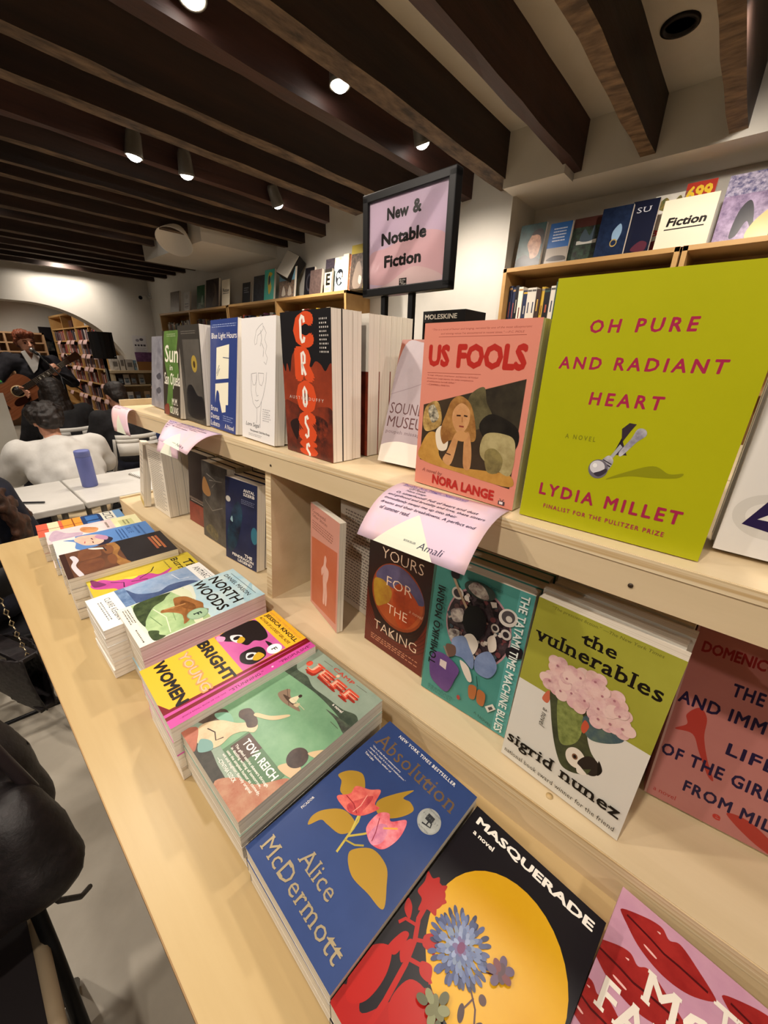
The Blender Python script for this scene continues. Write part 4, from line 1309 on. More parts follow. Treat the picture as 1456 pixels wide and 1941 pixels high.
white_table(-0.62, 0.38, 'white folding table at left, touching the one with the blue bottle')
white_table(0.384, 1.38, 'white folding table carrying the blue bottle and a notebook')
b = empty('water_bottle', (0.475, 2.64, .7305), (0, 0, 0), 'periwinkle blue cylindrical water bottle on the white table', 'bottle')
bl = ink('#6f78b8', .45)
MB().lathe([(.034, 0), (.0375, .004), (.0375, .165), (.036, .17)], bl, 28).build('body', b)
MB().lathe([(.0365, .1705), (.0365, .20), (.034, .205), (.001, .206)], ink('#7a83c2', .45), 28).build('cap', b)
o = MB().tube([(-.05, 0, .006), (.04, 0, .006), (.055, 0, .006)], .005, ink('#26262a', .3), 8).build('pen')
o.location = (.20, 2.50, .7315); o.rotation_euler = (0, 0, R(-40))
tag(o, 'dark pen lying on the white table', 'pen')
for (x, y, z, rz, lb) in [(.78, 2.66, .7305, 8, 'white spiral notebook lying on the white table by the bookstall'), ]:
    o = empty('notebook', (x, y, z), (0, 0, R(rz)), lb, 'notebook')
    MB().box((-.07, -.09, 0), (.07, .09, .010), PAGES_W).build('pages', o)
    MB().box((-.072, -.092, .010), (.072, .092, .012), ink('#e8e6e2', .5)).build('cover', o)
    w2 = MB()
    for k in range(9):
        w2.tube([(-.078, -.075 + k * .018, .006), (-.066, -.075 + k * .018, .015)], .0013, BLACKMETAL, 6)
    w2.build('spiral_binding', o)
o = empty('notebook', (1.06, 3.45, .62), (0, 0, R(20)), 'white notebook on the lap table edge by the black hooded jacket', 'notebook')
MB().box((-.08, -.10, 0), (.08, .10, .012), PAGES_W).build('pages', o)
MB().box((-.082, -.102, .012), (.082, .102, .015), ink('#e8e6e2', .5)).build('cover', o)
o.location = (0.93, 2.80, .7305)
o['label'] = 'white notebook at the far edge of the white table behind the books'
# blue garment over a chair beside the display end
o = blob('scarf', [('c', (1.215, 3.60, .815), .028, (1.225, 3.585, .66), .035), ('c', (1.225, 3.585, .66), .035, (1.235, 3.60, .50), .042), ('c', (1.215, 3.60, .82), .026, (1.21, 3.66, .74), .03)], grain('blue_denim', '#1d2a55', '#2b3c70', (50, 50, 50), .9), None, .01, 3, .01, 25)
tag(o, 'dark blue scarf hung over the right end of the white folding chair back', 'scarf')

# ================================================================ NEAR LEFT: CHAIR, JACKET, HANDBAG
ch0 = folding_chair((-0.335, 0.60, 0), 180, 'folding chair with dark seat and beige rim under the black leather jacket', ink('#1d1719', .7), BLACKMETAL)
for s_ in (-1, 1):
    MB().tube([(s_ * .207, -.16, .440), (s_ * .207, .21, .440)], .012, ink('#a8957a', .5), 10).build('seat_rim', ch0)


def jacket_fn():
    sh = []
    for i in range(9):                                   # over the back of the chair
        x = -0.60 + 0.48 * i / 8
        sag = .015 * math.sin(i * 1.3)
        sh += [('c', (x, .835, .885 + .015 * math.sin(i * .8)), .048, (x, .775 + sag, .66), .055), ('c', (x, .775 + sag, .66), .055, (x + .01, .775, .60), .045), ('c', (x, .87, .88), .045, (x, .91, .66), .035)]
    sh += [('c', (-.13, .835, .87), .055, (-.095, .80, .66), .062), ('c', (-.095, .72, .72), .06, (-.085, .68, .64), .058), ('c', (-.10, .68, .62), .05, (-.2, .70, .60), .05)]
    return sh


JO = Vector((-.3, .80, 0))
jk = empty('jacket', JO, (0, 0, 0), 'black leather jacket draped over the chair beside the plywood table', 'jacket')
o = blob('jacket_body', jacket_fn(), LEATHER, jk, .011, 5, .020, 10)
for v in o.data.vertices:
    v.co -= JO
MB().tube([Vector(p) - JO for p in ((-.55, .80, .94), (-.30, .79, .945), (-.14, .79, .925), (-.085, .765, .85), (-.06, .74, .74), (-.065, .72, .68))], .010, ink('#2a2224', .35), 8).build('collar_seam', jk)
MB().tube([Vector(p) - JO for p in ((-.10, .69, .58), (-.085, .70, .50), (-.06, .72, .44), (-.045, .74, .42))], .005, LEATHER, 8).build('belt', jk)
# handbag
hb = empty('handbag', (-0.045, 1.66, .27), (0, 0, R(-70)), 'black quilted handbag with chain strap near the plywood table edge', 'handbag')
hm = MB()
hm.grid(lambda u, v: ((-.13 + .26 * u) * (1 - .12 * v), .055 * math.sin(PI * min(max(v, 0), 1) * .5 + .55) * (1 - (2 * u - 1) ** 2 * .6) + .003 * math.sin(u * 50) * math.sin(v * 40), .40 * v * .55), 30, 24, LEATHER, .004)
hm.grid(lambda u, v: ((.13 - .26 * u) * (1 - .12 * v), -.055 * math.sin(PI * min(max(v, 0), 1) * .5 + .55) * (1 - (2 * u - 1) ** 2 * .6) + .003 * math.sin(u * 50) * math.sin(v * 40), .40 * v * .55), 30, 24, LEATHER, .004)
hm.box((-.125, -.03, 0), (.125, .03, .012), LEATHER)
hm.box((-.112, -.028, .205), (.112, .028, .222), LEATHER, None, .004)
hm.build('bag_body', hb)
MB().prism([(-.11, .0), (.11, .0), (.09, -.10), (-.09, -.10)], .06, .064, LEATHER, Matrix(((1, 0, 0, 0), (0, 0, 1, 0), (0, 1, 0, .205), (0, 0, 0, 1)))).build('flap', hb)
for s in (-1, 1):
    ch_ = MB()
    for k in range(27):
        p = Vector((s * (.10 - .003 * k), 0, .22 + .021 * k))
        d_ = Vector((.006, 0, 0)) if k % 2 else Vector((0, .006, 0))
        ch_.tube([p + d_, p + Vector((0, 0, .013)), p - d_, p - Vector((0, 0, .013)), p + d_], .0022, ink('#b9a98a', .25, .9), 6, None, True, False)
    ch_.build('chain_strap', hb)

bpy.data.scenes.remove(SCRATCH)
# ================================================================ THE BOOK DISPLAY
TT = 0.925                         # table top
LS, US = 0.98, 1.295               # lower shelf, upper shelf
t = empty('display_table', (0.012, 1.48, 0), (0, 0, 0), 'long plywood display table carrying the stacks of new fiction', 'table')
MB().box((0, -2.10, TT - .026), (1.45, 0, TT), BIRCH_T).box((-.0012, -2.10, TT - .0255), (0, 0, TT - .0005), PLY_EDGE).box((0, 0, TT - .0255), (1.45, .0012, TT - .0005), PLY_EDGE).build('tabletop', t)
MB().box((.12, -2.0, TT - .11), (.145, -.1, TT - .026), BIRCH).box((1.3, -2.0, TT - .11), (1.325, -.1, TT - .026), BIRCH).build('apron', t)
for x in (.16, 1.22):
    for y in (-.2, -1.95):
        MB().box((x, y, 0), (x + .06, y + .06, TT - .026), BIRCH, None, .003).build('leg', t)
r_ = empty('display_riser', (0.34, 1.50, TT), (0, 0, 0), 'two-tier plywood riser on the table holding the face-out books', 'shelf')
W0 = -2.06
lo_ = LS - TT
mb = MB().box((0, W0, 0), (.018, 0, lo_ - .018), BIRCH).box((0, W0, lo_ - .018), (.40, 0, lo_), BIRCH)
mb.box((-.001, W0, lo_ - .017), (0, 0, lo_ - .001), PLY_EDGE_L)
mb.build('lower_shelf', r_)
MB().box((0.018, -.018, 0), (.40, 0, lo_ - .018), BIRCH).box((-.0, -.012, lo_), (.40, 0, lo_ + .006), BIRCH).build('end_panel', r_)
MB().box((.38, W0, lo_), (.398, -.1, US - TT - .04), BIRCH).build('back_panel', r_)
UX = .035                          # upper shelf front, set back from the lower one
up = MB().box((UX, W0, US - TT - .012), (.40, -.10, US - TT), BIRCH).box((UX, W0, US - TT - .045), (UX + .018, -.10, US - TT - .012), BIRCH)
up.box((UX - .0012, W0, US - TT - .0115), (UX, -.10, US - TT - .0005), PLY_EDGE_L)
up.box((UX, -.112, US - TT), (.40, -.10, US - TT + .018), BIRCH)
up.build('upper_shelf', r_)
# plywood dividers with a sloping front edge
def divider(y):
    pr = [(.022, lo_), (.38, lo_), (.38, US - TT - .012), (UX + .018, US - TT - .012), (UX + .018, US - TT - .045), (.044, US - TT - .045)]
    Mz = Matrix(((1, 0, 0, 0), (0, 0, -1, y), (0, 1, 0, 0), (0, 0, 0, 1)))
    MB().prism(pr, 0, .018, BIRCH, Mz, PLY_EDGE_L).build('divider', r_)


divider(.635 - 1.50)
divider(-.42 - 1.50)
for (x, y, z) in ((-.0005, .045 - 1.5, lo_ * .45),):
    pass
for y in (.03, .6, -.3):
    MB().lathe([(.0022, 0), (.0022, .0008)], ink('#3a2d20'), 10, Matrix.Translation((UX - .0004, y - 1.5, US - TT - .03)) @ Matrix.Rotation(R(-90), 4, 'Y')).build('nail', r_)
kn = MB()
kn.lathe([(.004, 0), (.004, .0006)], ink('#c7aa78'), 16, Matrix.Translation((.018, .045 - 1.5, lo_)))
kn.build('plug', r_)

# ---------------------------------------------------------------- books
def book_proto(w, h, t, ops, cover='#ffffff', spine=None, back=None, pages=None, hard=False, crop=None, rough=.33, coverless=False):
    """returns (cover mesh, page mesh): front cover at z=0, spine on the left, body towards -z"""
    sq = .003 if hard else 0.0
    ct = .0024 if hard else .0007
    c = MB()
    cm, bm_, smm = ink(cover, rough), ink(back or cover.partition('~')[0], rough), ink(spine or cover.partition('~')[0], rough)
    core = ink('#e4ddd0', .7)                     # the board's cut edge is white
    c.box((0, 0, -ct), (w, h, 0), cm if hard else core)
    c.box((0, 0, -t), (w, h, -t + ct), cm if hard else core)
    c.box((0, 0.0, -t + ct), (ct, h, -ct), smm)
    art(c, ops or [('r', 0, 0, 1, 1, cover)], w, h, 0.0)
    art(c, [('r', 0, 0, 1, 1, back or cover.partition('~')[0])], w, h, 0.0, .000015, Matrix(((-1, 0, 0, w), (0, 1, 0, 0), (0, 0, -1, -t), (0, 0, 0, 1))))
    art(c, [('r', 0, 0, 1, 1, spine or cover.partition('~')[0])], t, h, 0.0, .000015, Matrix(((0, 0, -1, 0), (0, 1, 0, 0), (1, 0, 0, -t), (0, 0, 0, 1))))
    me = c.build('cover', mesh_only=True)
    p = MB()
    p.box((ct, sq + .0002, -t + ct), (w - sq - .0002, h - sq - .0002, -ct), pages or PAGES)
    pm = p.build('page_block', mesh_only=True)
    return me, pm


def put(proto, mat, label, group=None):
    e = empty('book', label=label, cat='book', group=group, mat=mat)
    for nm, me in zip(('cover', 'page_block'), proto):
        link(bpy.data.objects.new(nm, me), e)
    return e


def flat_matrix(blx, bly, z, up_deg, roll=0.0):
    a = R(up_deg)
    upv = Vector((math.cos(a), math.sin(a), 0))
    d = Vector((upv.y, -upv.x, 0))
    m = Matrix((d, upv, Vector((0, 0, 1)))).transposed().to_4x4()
    m.translation = Vector((blx, bly, z))
    return m


def stack(key, protos, blx, bly, top, up_deg, w, h, t, n, label_top, label_rest, group, jit=.0013, lean_first=0.0):
    """n copies lying one on another on the table; the topmost shows its cover"""
    r = random.Random(hash(key) & 0xff if False else sum(map(ord, key)))
    base = TT + .0008
    tt = (top - base) / n - .0002
    for i in range(n):
        z = base + (i + 1) * (tt + .0002)
        dx, dy, da = (0, 0, 0) if i == n - 1 else (r.uniform(-jit, jit), r.uniform(-jit, jit), r.uniform(-.45, .45))
        m = flat_matrix(blx + dx, bly + dy, z, up_deg + da)
        m = m @ Matrix.Diagonal((1, 1, tt / t, 1))
        put(protos[0] if i == n - 1 or len(protos) < 2 else protos[1 + (i % (len(protos) - 1))], m, label_top if i == n - 1 else f'{label_rest}, {ORD[n - 1 - i]} from top of its stack', group)


# ---- covers -----------------------------------------------------------------------------------------------
W_, K_ = '#f4efe6', '#171310'
GOLD = '#a8842f'
A = {}
A['blueflower'] = [
    ('r', 0, 0, 1, 1, '#33477a~#2d4070@9'),
    ('t', 'NEW YORK TIMES BESTSELLER', .18, .955, .82, .975, W_, {'b': .01, 'sp': 1.1, 'serif': .03}),
    ('t', 'Absolution', .05, .825, .92, .915, '#8c7150', {'serif': .05, 'm': .5, 'r': .35}),
    ('t', '“One of the finest contemporary', .07, .795, .42, .808, W_), ('t', 'novels I’ve read. It is a moral masterpiece.”', .07, .775, .50, .788, W_), ('t', '—Ann Patchett, author of', .07, .755, .36, .768, W_), ('t', 'Tom Lake', .07, .735, .18, .748, W_),
    ('b', [(.06, .54), (.10, .60), (.20, .64), (.30, .60), (.33, .55), (.26, .50), (.18, .49), (.12, .53)], GOLD), ('b', [(.20, .27), (.17, .31), (.20, .37), (.30, .44), (.42, .45), (.47, .42), (.42, .36), (.30, .34), (.24, .33)], GOLD),
    ('b', [(.45, .60), (.50, .68), (.60, .78), (.58, .71), (.64, .72), (.70, .70), (.66, .63), (.58, .57), (.50, .56)], GOLD), ('b', [(.56, .36), (.66, .43), (.80, .43), (.88, .38), (.95, .31), (.82, .30), (.68, .29), (.58, .32)], GOLD),
    ('l', [(.49, .30), (.47, .38), (.45, .46), (.40, .52)], .016, '#b9a64a'), ('l', [(.47, .38), (.54, .44), (.60, .50)], .014, '#b9a64a'), ('l', [(.47, .36), (.55, .38), (.60, .41)], .012, '#a8963f'), ('l', [(.46, .41), (.42, .48), (.36, .5)], .012, '#c9b75a'),
    ('b', [(.19, .46), (.25, .52), (.24, .57), (.34, .61), (.41, .65), (.45, .58), (.50, .58), (.45, .50), (.38, .46), (.30, .45)], '#c94a4a~#e07a6c@55'), ('b', [(.30, .47), (.34, .54), (.40, .60), (.42, .52), (.38, .46)], '#a5303c~#d05a55@70'), ('l', [(.24, .50), (.33, .50), (.40, .48)], .007, '#8f2430'), ('l', [(.36, .58), (.38, .52), (.37, .47)], .006, '#e9a090'),
    ('b', [(.52, .48), (.52, .56), (.58, .60), (.63, .58), (.71, .64), (.75, .56), (.72, .47), (.64, .44), (.57, .45)], '#d0505e~#e8909a@50'), ('b', [(.57, .46), (.58, .53), (.64, .55), (.68, .49), (.64, .44)], '#b9688c~#dc8fa4@60'), ('l', [(.62, .53), (.70, .58)], .012, '#e2a24a'), ('l', [(.55, .55), (.60, .49), (.62, .45)], .006, '#8f2d40'),
    ('e', .835, .72, .092, .062, '#a3a6a3'), ('e', .835, .72, .082, .055, '#b4b7b3~#9c9f9c@60'), ('r', .80, .715, .86, .75, '#34363a'), ('l', [(.835, .715), (.835, .695), (.80, .69)], .012, '#34363a'), ('l', [(.86, .72), (.87, .70), (.84, .695)], .01, '#34363a'), ('t', 'PEN/FAULKNER', .775, .765, .895, .773, '#55585a'), ('t', 'IN FICTION', .79, .668, .88, .676, '#55585a'), ('t', 'FINALIST', .765, .728, .905, .738, '#6a6d6e', {'sp': 1.5}),
    ('t', 'PICADOR', .055, .29, .075, .37, W_, {'rot': 90, 'serif': .03}),
    ('t', 'Alice', .33, .15, .67, .225, '#b9a987', {'serif': .05, 'm': .55, 'r': .3}), ('t', 'McDermott', .07, .05, .93, .125, '#b9a987', {'serif': .05, 'm': .55, 'r': .3}),
]
A['camp'] = [
    ('r', 0, 0, 1, 1, '#8a9c8c~#9dad9c@14'), ('b', [(-.02, .66), (.25, .72), (.55, .74), (.8, .72), (1.02, .69), (1.02, .2), (.6, .12), (-.02, .2)], '#6f9c78~#84ad88@18'),
    ('b', [(-.05, .70), (.0, .80), (.10, .77), (.25, .78), (.40, .75), (.6, .76), (.8, .77), (.95, .80), (1.05, .74), (1.05, .69), (.8, .72), (.5, .73), (.2, .71)], '#3a463c~#53604f@55'), ('b', [(.7, .70), (1.02, .72), (1.02, .66), (.85, .69)], '#3d3a3a~#5c6a58@50'),
    ('t', 'CAMP', .36, .945, .66, .975, '#c24a3a', {'b': .02, 'serif': .03}), ('l', [(.20, .955), (.33, .96)], .006, '#6a6a5c'), ('l', [(.69, .965), (.83, .97)], .006, '#6a6a5c'),
    ('t', 'JEFF', .155, .795, .835, .895, '#9c2f24', {'b': .05, 'serif': .08}), ('t', 'JEFF', .14, .815, .82, .915, '#d9553f', {'b': .045, 'serif': .08}), ('t', 'JEFF', .155, .83, .805, .90, '#e9b59a', {'b': -.012, 'serif': .05}), ('e', .12, .865, .035, .025, '#d9553f'), ('e', .47, .93, .02, .013, '#e9c3a4'),
    ('t', 'a novel', .70, .745, .83, .765, W_, {'b': .02}),
    ('b', [(.22, .56), (.26, .63), (.34, .60), (.50, .585), (.54, .57), (.40, .545), (.30, .54)], '#8a7462'), ('b', [(.27, .575), (.36, .59), (.45, .575), (.36, .565)], '#4a3a30'), ('b', [(.36, .58), (.39, .64), (.42, .62), (.43, .58)], '#d8cfae'), ('e', .405, .645, .018, .013, '#3a2d28'), ('b', [(.44, .575), (.47, .61), (.49, .58)], '#c9b894'), ('l', [(.38, .60), (.56, .60)], .006, '#c9c0a0'), ('l', [(.24, .62), (.42, .55)], .006, '#5c4a3e'),
    ('l', [(.83, .66), (.93, .66)], .006, '#55604f'),
    ('b', [(-.02, .20), (.05, .26), (.20, .24), (.22, .20), (.1, .14), (-.02, .10)], '#4a3d38~#6a5a4e@60'), ('b', [(.02, .20), (.10, .26), (.22, .25), (.18, .22), (.08, .19)], '#7fae96'),
    ('b', [(.05, .12), (.12, .20), (.25, .26), (.33, .32), (.40, .34), (.44, .30), (.37, .26), (.33, .20), (.35, .12), (.30, .06), (.18, .04), (.08, .06)], '#d9c6a4~#c9ae8c@40'), ('b', [(.15, .32), (.2, .37), (.34, .36), (.40, .33), (.36, .29), (.28, .30), (.2, .29)], '#3a2c28~#4f3d34@60'), ('b', [(.30, .36), (.45, .42), (.52, .50), (.50, .51), (.40, .43), (.28, .38)], '#cdb992'), ('l', [(.12, .12), (.2, .14), (.28, .12), (.30, .16)], .01, '#3a2b26'),
    ('b', [(.18, .0), (.30, .07), (.5, .06), (.7, .05), (.75, .0)], '#3b3a36~#4d4a44@50'), ('b', [(.0, .0), (.04, .08), (.16, .05), (.25, .0)], '#b5705c~#a05f4e@40'), ('b', [(.18, .06), (.26, .10), (.34, .08), (.28, .02)], '#7aa09a'),
    ('r', .40, .12, .95, .28, '#5a7a5c'), ('r', .42, .16, .62, .28, '#55433c'), ('b', [(.62, .0), (.7, .10), (.85, .15), (.98, .28), (1.02, .24), (1.02, .0)], '#b98f74~#a5644f@30'), ('b', [(.85, .28), (.92, .36), (1.0, .36), (1.02, .3)], '#cbb08c'),
    ('e', .90, .385, .085, .062, '#3c3230~#544440@50'), ('b', [(.93, .44), (.98, .50), (1.02, .52), (1.02, .46)], '#d0b690'),
    ('t', 'TOVA REICH', .46, .215, .92, .26, W_, {'b': .025}), ('t', 'The gifted satirist skewers through', .44, .175, .93, .195, W_, {'b': .01}), ('t', 'in dazzling writing of tomorrow,', .44, .15, .90, .17, W_, {'b': .01}), ('t', 'uses the simplest humor as comedy,', .44, .125, .94, .145, W_, {'b': .01}), ('t', 'wit and laughter, fiercely original', .44, .10, .88, .12, W_, {'b': .01}), ('t', '—CYNTHIA OZICK', .44, .072, .72, .092, W_, {'b': .015}),
]
A['young'] = [
    ('r', 0, 0, 1, 1, '#cf4fa0'), ('r', .84, 0, .89, 1, '#7a0f1c'), ('t', '“PROPULSIVE”', .925, .72, .965, .98, '#5c1030', {'rot': 90, 'b': .01}), ('t', '“STUNNING.”', .925, .36, .965, .60, '#5c1030', {'rot': 90, 'b': .02}), ('t', '—JESSICA KNOLL, BOOK OF THE YEAR', .93, .06, .955, .34, '#5c1030', {'rot': 90}), ('e', .945, .665, .012, .008, '#f0c5de'),
    ('p', [(0, 0), (.80, -.0), (.80, .03), (.84, 1), (0, 1)], '#7a0f1c'), ('p', [(0, 0), (.62, .0), (.76, .04), (.80, 1), (0, 1)], '#f2b930'),
    ('t', 'NEW YORK TIMES BESTSELLER', .02, .957, .76, .975, '#d88a4a', {'b': .01}), ('t', 'JESSICA KNOLL', .03, .90, .77, .945, K_, {'b': .03}), ('t', 'AUTHOR OF LUCKIEST GIRL ALIVE', .03, .862, .74, .887, K_, {'b': .02}),
    ('r', .01, .50, .78, .83, '#d068a8~#c95aa0@20'), ('b', [(.01, .80), (.22, .83), (.44, .80), (.46, .74), (.40, .70), (.42, .64), (.28, .60), (.14, .53), (.01, .56)], '#1f1719'), ('b', [(.12, .60), (.20, .66), (.30, .64), (.30, .60), (.2, .58)], '#e9e2e6'), ('e', .21, .62, .035, .026, '#1d1518'), ('b', [(.22, .65), (.30, .66), (.34, .62), (.28, .60)], '#c9a32a'),
    ('b', [(.50, .58), (.52, .68), (.62, .71), (.74, .68), (.76, .58), (.66, .53), (.56, .54)], '#1f1719'), ('b', [(.55, .60), (.62, .65), (.70, .62), (.64, .57)], '#efe6ea'), ('e', .62, .605, .03, .025, '#1d1518'), ('b', [(.62, .66), (.72, .68), (.74, .62), (.68, .6)], '#d0a92c'), ('b', [(.50, .76), (.62, .78), (.74, .74), (.60, .75)], '#1f1719'), ('b', [(.02, .52), (.1, .56), (.16, .53), (.1, .50)], '#e39cc6'),
    ('e', .70, .765, .085, .055, '#eceaea'), ('e', .70, .765, .078, .05, '#ffffff'), ('t', 'F', .675, .745, .725, .785, K_, {'b': .02, 'serif': .06}),
    ('t', 'BRIGHT', .0, .37, .80, .455, K_, {'b': .045}), ('t', 'YOUNG', .03, .225, .79, .305, '#eb9a5f', {'b': .045}), ('t', 'YOUNG', .05, .237, .77, .293, '#f0b7a0', {'b': -.0}), ('t', 'WOMEN', .0, .075, .78, .155, K_, {'b': .045}),
]
A['north'] = [
    ('r', 0, 0, 1, 1, '#ebe8dc'), ('r', 0, .42, 1, 1, '#a9cfdf~#cfe2e2@16'), ('b', [(.55, 1.02), (.8, .95), (1.02, .97), (1.02, .82), (.8, .86)], '#8fbdd2~#b9d7dd@24'), ('b', [(-.02, .55), (.3, .56), (.6, .5), (1.02, .5), (1.02, .12), (-.02, .12)], '#dfe3d2'),
    ('l', [(.12, .945), (.88, .95)], .008, '#3a4a55'), ('t', 'DANIEL MASON', .10, .875, .86, .915, K_, {'b': .012}), ('t', 'NORTH', .06, .735, .90, .835, K_, {'b': .022}), ('t', 'WOODS', .02, .595, .94, .695, K_, {'b': .022}),
    ('r', 0.02, .10, .98, .52, '#b6cf9a~#8fb07a@20'), ('b', [(.02, .50), (.2, .54), (.55, .50), (.98, .46), (.98, .40), (.6, .44), (.3, .46), (.02, .42)], '#d9dfc0'), ('l', [(.3, .22), (.6, .26), (.95, .22)], .012, '#dfe6c6'), ('l', [(.45, .17), (.75, .20)], .01, '#6a8a58'), ('l', [(.55, .32), (.75, .30)], .01, '#7d9a66'),
    ('b', [(.02, .40), (.10, .36), (.18, .32), (.24, .24), (.36, .18), (.5, .13), (.62, .10), (.3, .09), (.02, .14)], '#2f3d26~#4c5c38@60'), ('b', [(.75, .10), (.82, .16), (.9, .15), (.98, .18), (.98, .10)], '#35442a~#51623c@60'),
    ('b', [(.22, .40), (.28, .48), (.45, .52), (.60, .55), (.72, .53), (.80, .55), (.84, .51), (.78, .46), (.74, .42), (.86, .38), (.90, .33), (.80, .35), (.66, .36), (.52, .30), (.46, .25), (.40, .27), (.46, .35), (.36, .37)], '#8a5a30~#a8713f@45'), ('b', [(.36, .44), (.55, .49), (.68, .47), (.6, .42), (.44, .40)], '#6d4424~#8a5a30@60'), ('l', [(.46, .44), (.44, .36), (.42, .28)], .03, '#b98450'), ('l', [(.60, .42), (.74, .38), (.88, .35)], .03, '#8a5a30'), ('e', .77, .505, .05, .028, '#a8713f'), ('e', .79, .508, .008, .005, '#1d1510'),
    ('e', .80, .46, .125, .082, '#7f9f86'), ('e', .80, .46, .115, .075, '#a9c7a4~#9bbb98@30'), ('t', 'F', .765, .43, .835, .49, '#2a3a30', {'b': .03, 'serif': .06}),
    ('g', .08, .025, .46, .075, 3, '#4a4640'), ('g', .62, .03, .95, .05, 1, '#4a4640'),
]
A['antarctic'] = [
    ('r', 0, 0, 1, 1, '#f0efeb'), ('r', .0, .22, 1, .86, '#7f9bc0~#a8b9d2@20'), ('b', [(.1, .30), (.35, .36), (.5, .5), (.42, .62), (.5, .78), (.7, .84), (.82, .72), (.74, .55), (.8, .36), (.6, .27), (.3, .26)], '#3d4f78~#52648c@30'), ('r', .0, .22, 1, .30, '#55719c~#7f9bc0@50'), ('l', [(.1, .7), (.35, .72), (.4, .8)], .01, '#e6ecf3'), ('t', 'ANTARCTICA', .12, .90, .92, .955, '#2c3038', {'serif': .03}), ('g', .3, .965, .7, .98, 1, '#6a6d74'),
    ('t', 'CLAIRE KEEGAN', .14, .12, .86, .165, '#3a3d44', {'sp': 1.15}), ('g', .2, .06, .8, .10, 2, '#7d8088'),
]
A['yellowfig'] = [
    ('r', 0, 0, 1, 1, '#d3bf3f~#c7b033@15'), ('t', 'The', .30, .87, .85, .965, K_, {'serif': .06, 'b': .01}), ('t', 'Burning', .08, .765, 1.0, .86, K_, {'serif': .06, 'b': .01}), ('g', .1, .71, .5, .74, 1, '#5c5420'),
    ('b', [(.45, .74), (.62, .66), (.80, .52), (.85, .34), (.70, .22), (.55, .18), (.40, .05), (.20, .02), (.10, .12), (.28, .22), (.36, .36), (.40, .52), (.55, .60)], '#c24f9f~#b5458f@25'), ('l', [(.2, .60), (.35, .55), (.48, .42), (.60, .48), (.5, .34)], .02, '#2a2418'), ('l', [(.3, .18), (.45, .28), (.62, .26)], .018, '#4a1f44'), ('b', [(.0, .04), (.16, .10), (.34, .14), (.3, .04)], '#7a2a66'), ('b', [(.3, .3), (.42, .36), (.36, .42)], '#e6d24a'),
]
A['seats'] = [
    ('r', 0, 0, 1, 1, '#5a3a2c~#6d4a36@20'), ('r', 0, .52, 1, 1, '#2a2628'), ('b', [(.0, .50), (.3, .53), (.6, .47), (1.02, .54), (1.02, .44), (.6, .42), (.3, .46), (0, .43)], '#8c6238~#a87a44@40'),
    ('b', [(.02, .28), (.1, .34), (.28, .35), (.45, .32), (.46, .16), (.3, .14), (.05, .18)], '#6e4530~#7f5238@30'), ('b', [(.50, .28), (.58, .33), (.78, .33), (.92, .28), (.95, .13), (.7, .11), (.52, .15)], '#684030~#7a4e36@30'), ('b', [(.10, .46), (.3, .47), (.45, .43), (.4, .38), (.15, .38)], '#7d5236'), ('b', [(.5, .44), (.7, .45), (.9, .41), (.8, .37), (.55, .38)], '#7a4e34'),
    ('b', [(.2, .12), (.4, .14), (.6, .10), (.98, .13), (1.0, .09), (.6, .06), (.4, .09), (.2, .08)], '#cfc8cf'), ('r', 0, 0, 1, .05, '#3d2620'),
    ('r', .18, .90, .80, .925, '#b0653f'), ('r', .18, .865, .70, .89, '#c08050'), ('r', .18, .83, .76, .855, '#a85f42'), ('b', [(.02, .26), (.08, .36), (.2, .4), (.12, .3)], '#d9d6d0'), ('l', [(.02, .30), (.12, .39), (.3, .40)], .02, '#23222a'),
]
A['blueface'] = [
    ('r', 0, 0, 1, 1, '#5b86c2'), ('r', 0, 0, 1, .22, '#e4dcd8'), ('b', [(.1, .10), (.35, .20), (.7, .18), (.9, .26), (.7, .34), (.3, .30)], '#5b86c2'), ('b', [(.05, .26), (.15, .42), (.35, .50), (.6, .48), (.75, .40), (.65, .28), (.4, .22), (.2, .2)], '#e3bfa8~#d9a99c@40'), ('b', [(.35, .48), (.6, .56), (.85, .48), (.8, .38), (.66, .46)], '#2d2a3a'), ('b', [(.2, .44), (.4, .52), (.6, .5), (.5, .44), (.3, .4)], '#b98aa8'), ('l', [(.3, .36), (.42, .37)], .02, '#4a2f2c'), ('l', [(.52, .36), (.62, .36)], .02, '#4a2f2c'), ('l', [(.42, .29), (.54, .28)], .02, '#b5545a'),
    ('t', 'BLUE', .15, .74, .55, .80, '#2f4f88', {'serif': .05}), ('g', .15, .62, .8, .72, 3, '#2f4f88'), ('g', .15, .82, .85, .92, 2, '#41639c'),
]
A['pale'] = [
    ('r', 0, 0, 1, 1, '#e6d5d2~#d7bfc4@16'), ('b', [(.0, .1), (.4, .2), (.6, .35), (.9, .3), (1, .1), (.6, .02)], '#b99fb5~#cbb3c2@40'), ('b', [(.2, .38), (.5, .52), (.8, .48), (.7, .38), (.4, .34)], '#d39a6a~#b87848@40'), ('r', 0, .70, 1, 1, '#e8e3b4'), ('t', 'OF', .4, .80, .7, .88, '#55583a', {'serif': .05}), ('r', .3, .76, .8, .92, '#cfcf94'), ('g', .35, .80, .75, .88, 2, '#5c5c40'), ('g', .2, .6, .7, .66, 1, '#7a6a5c'),
]
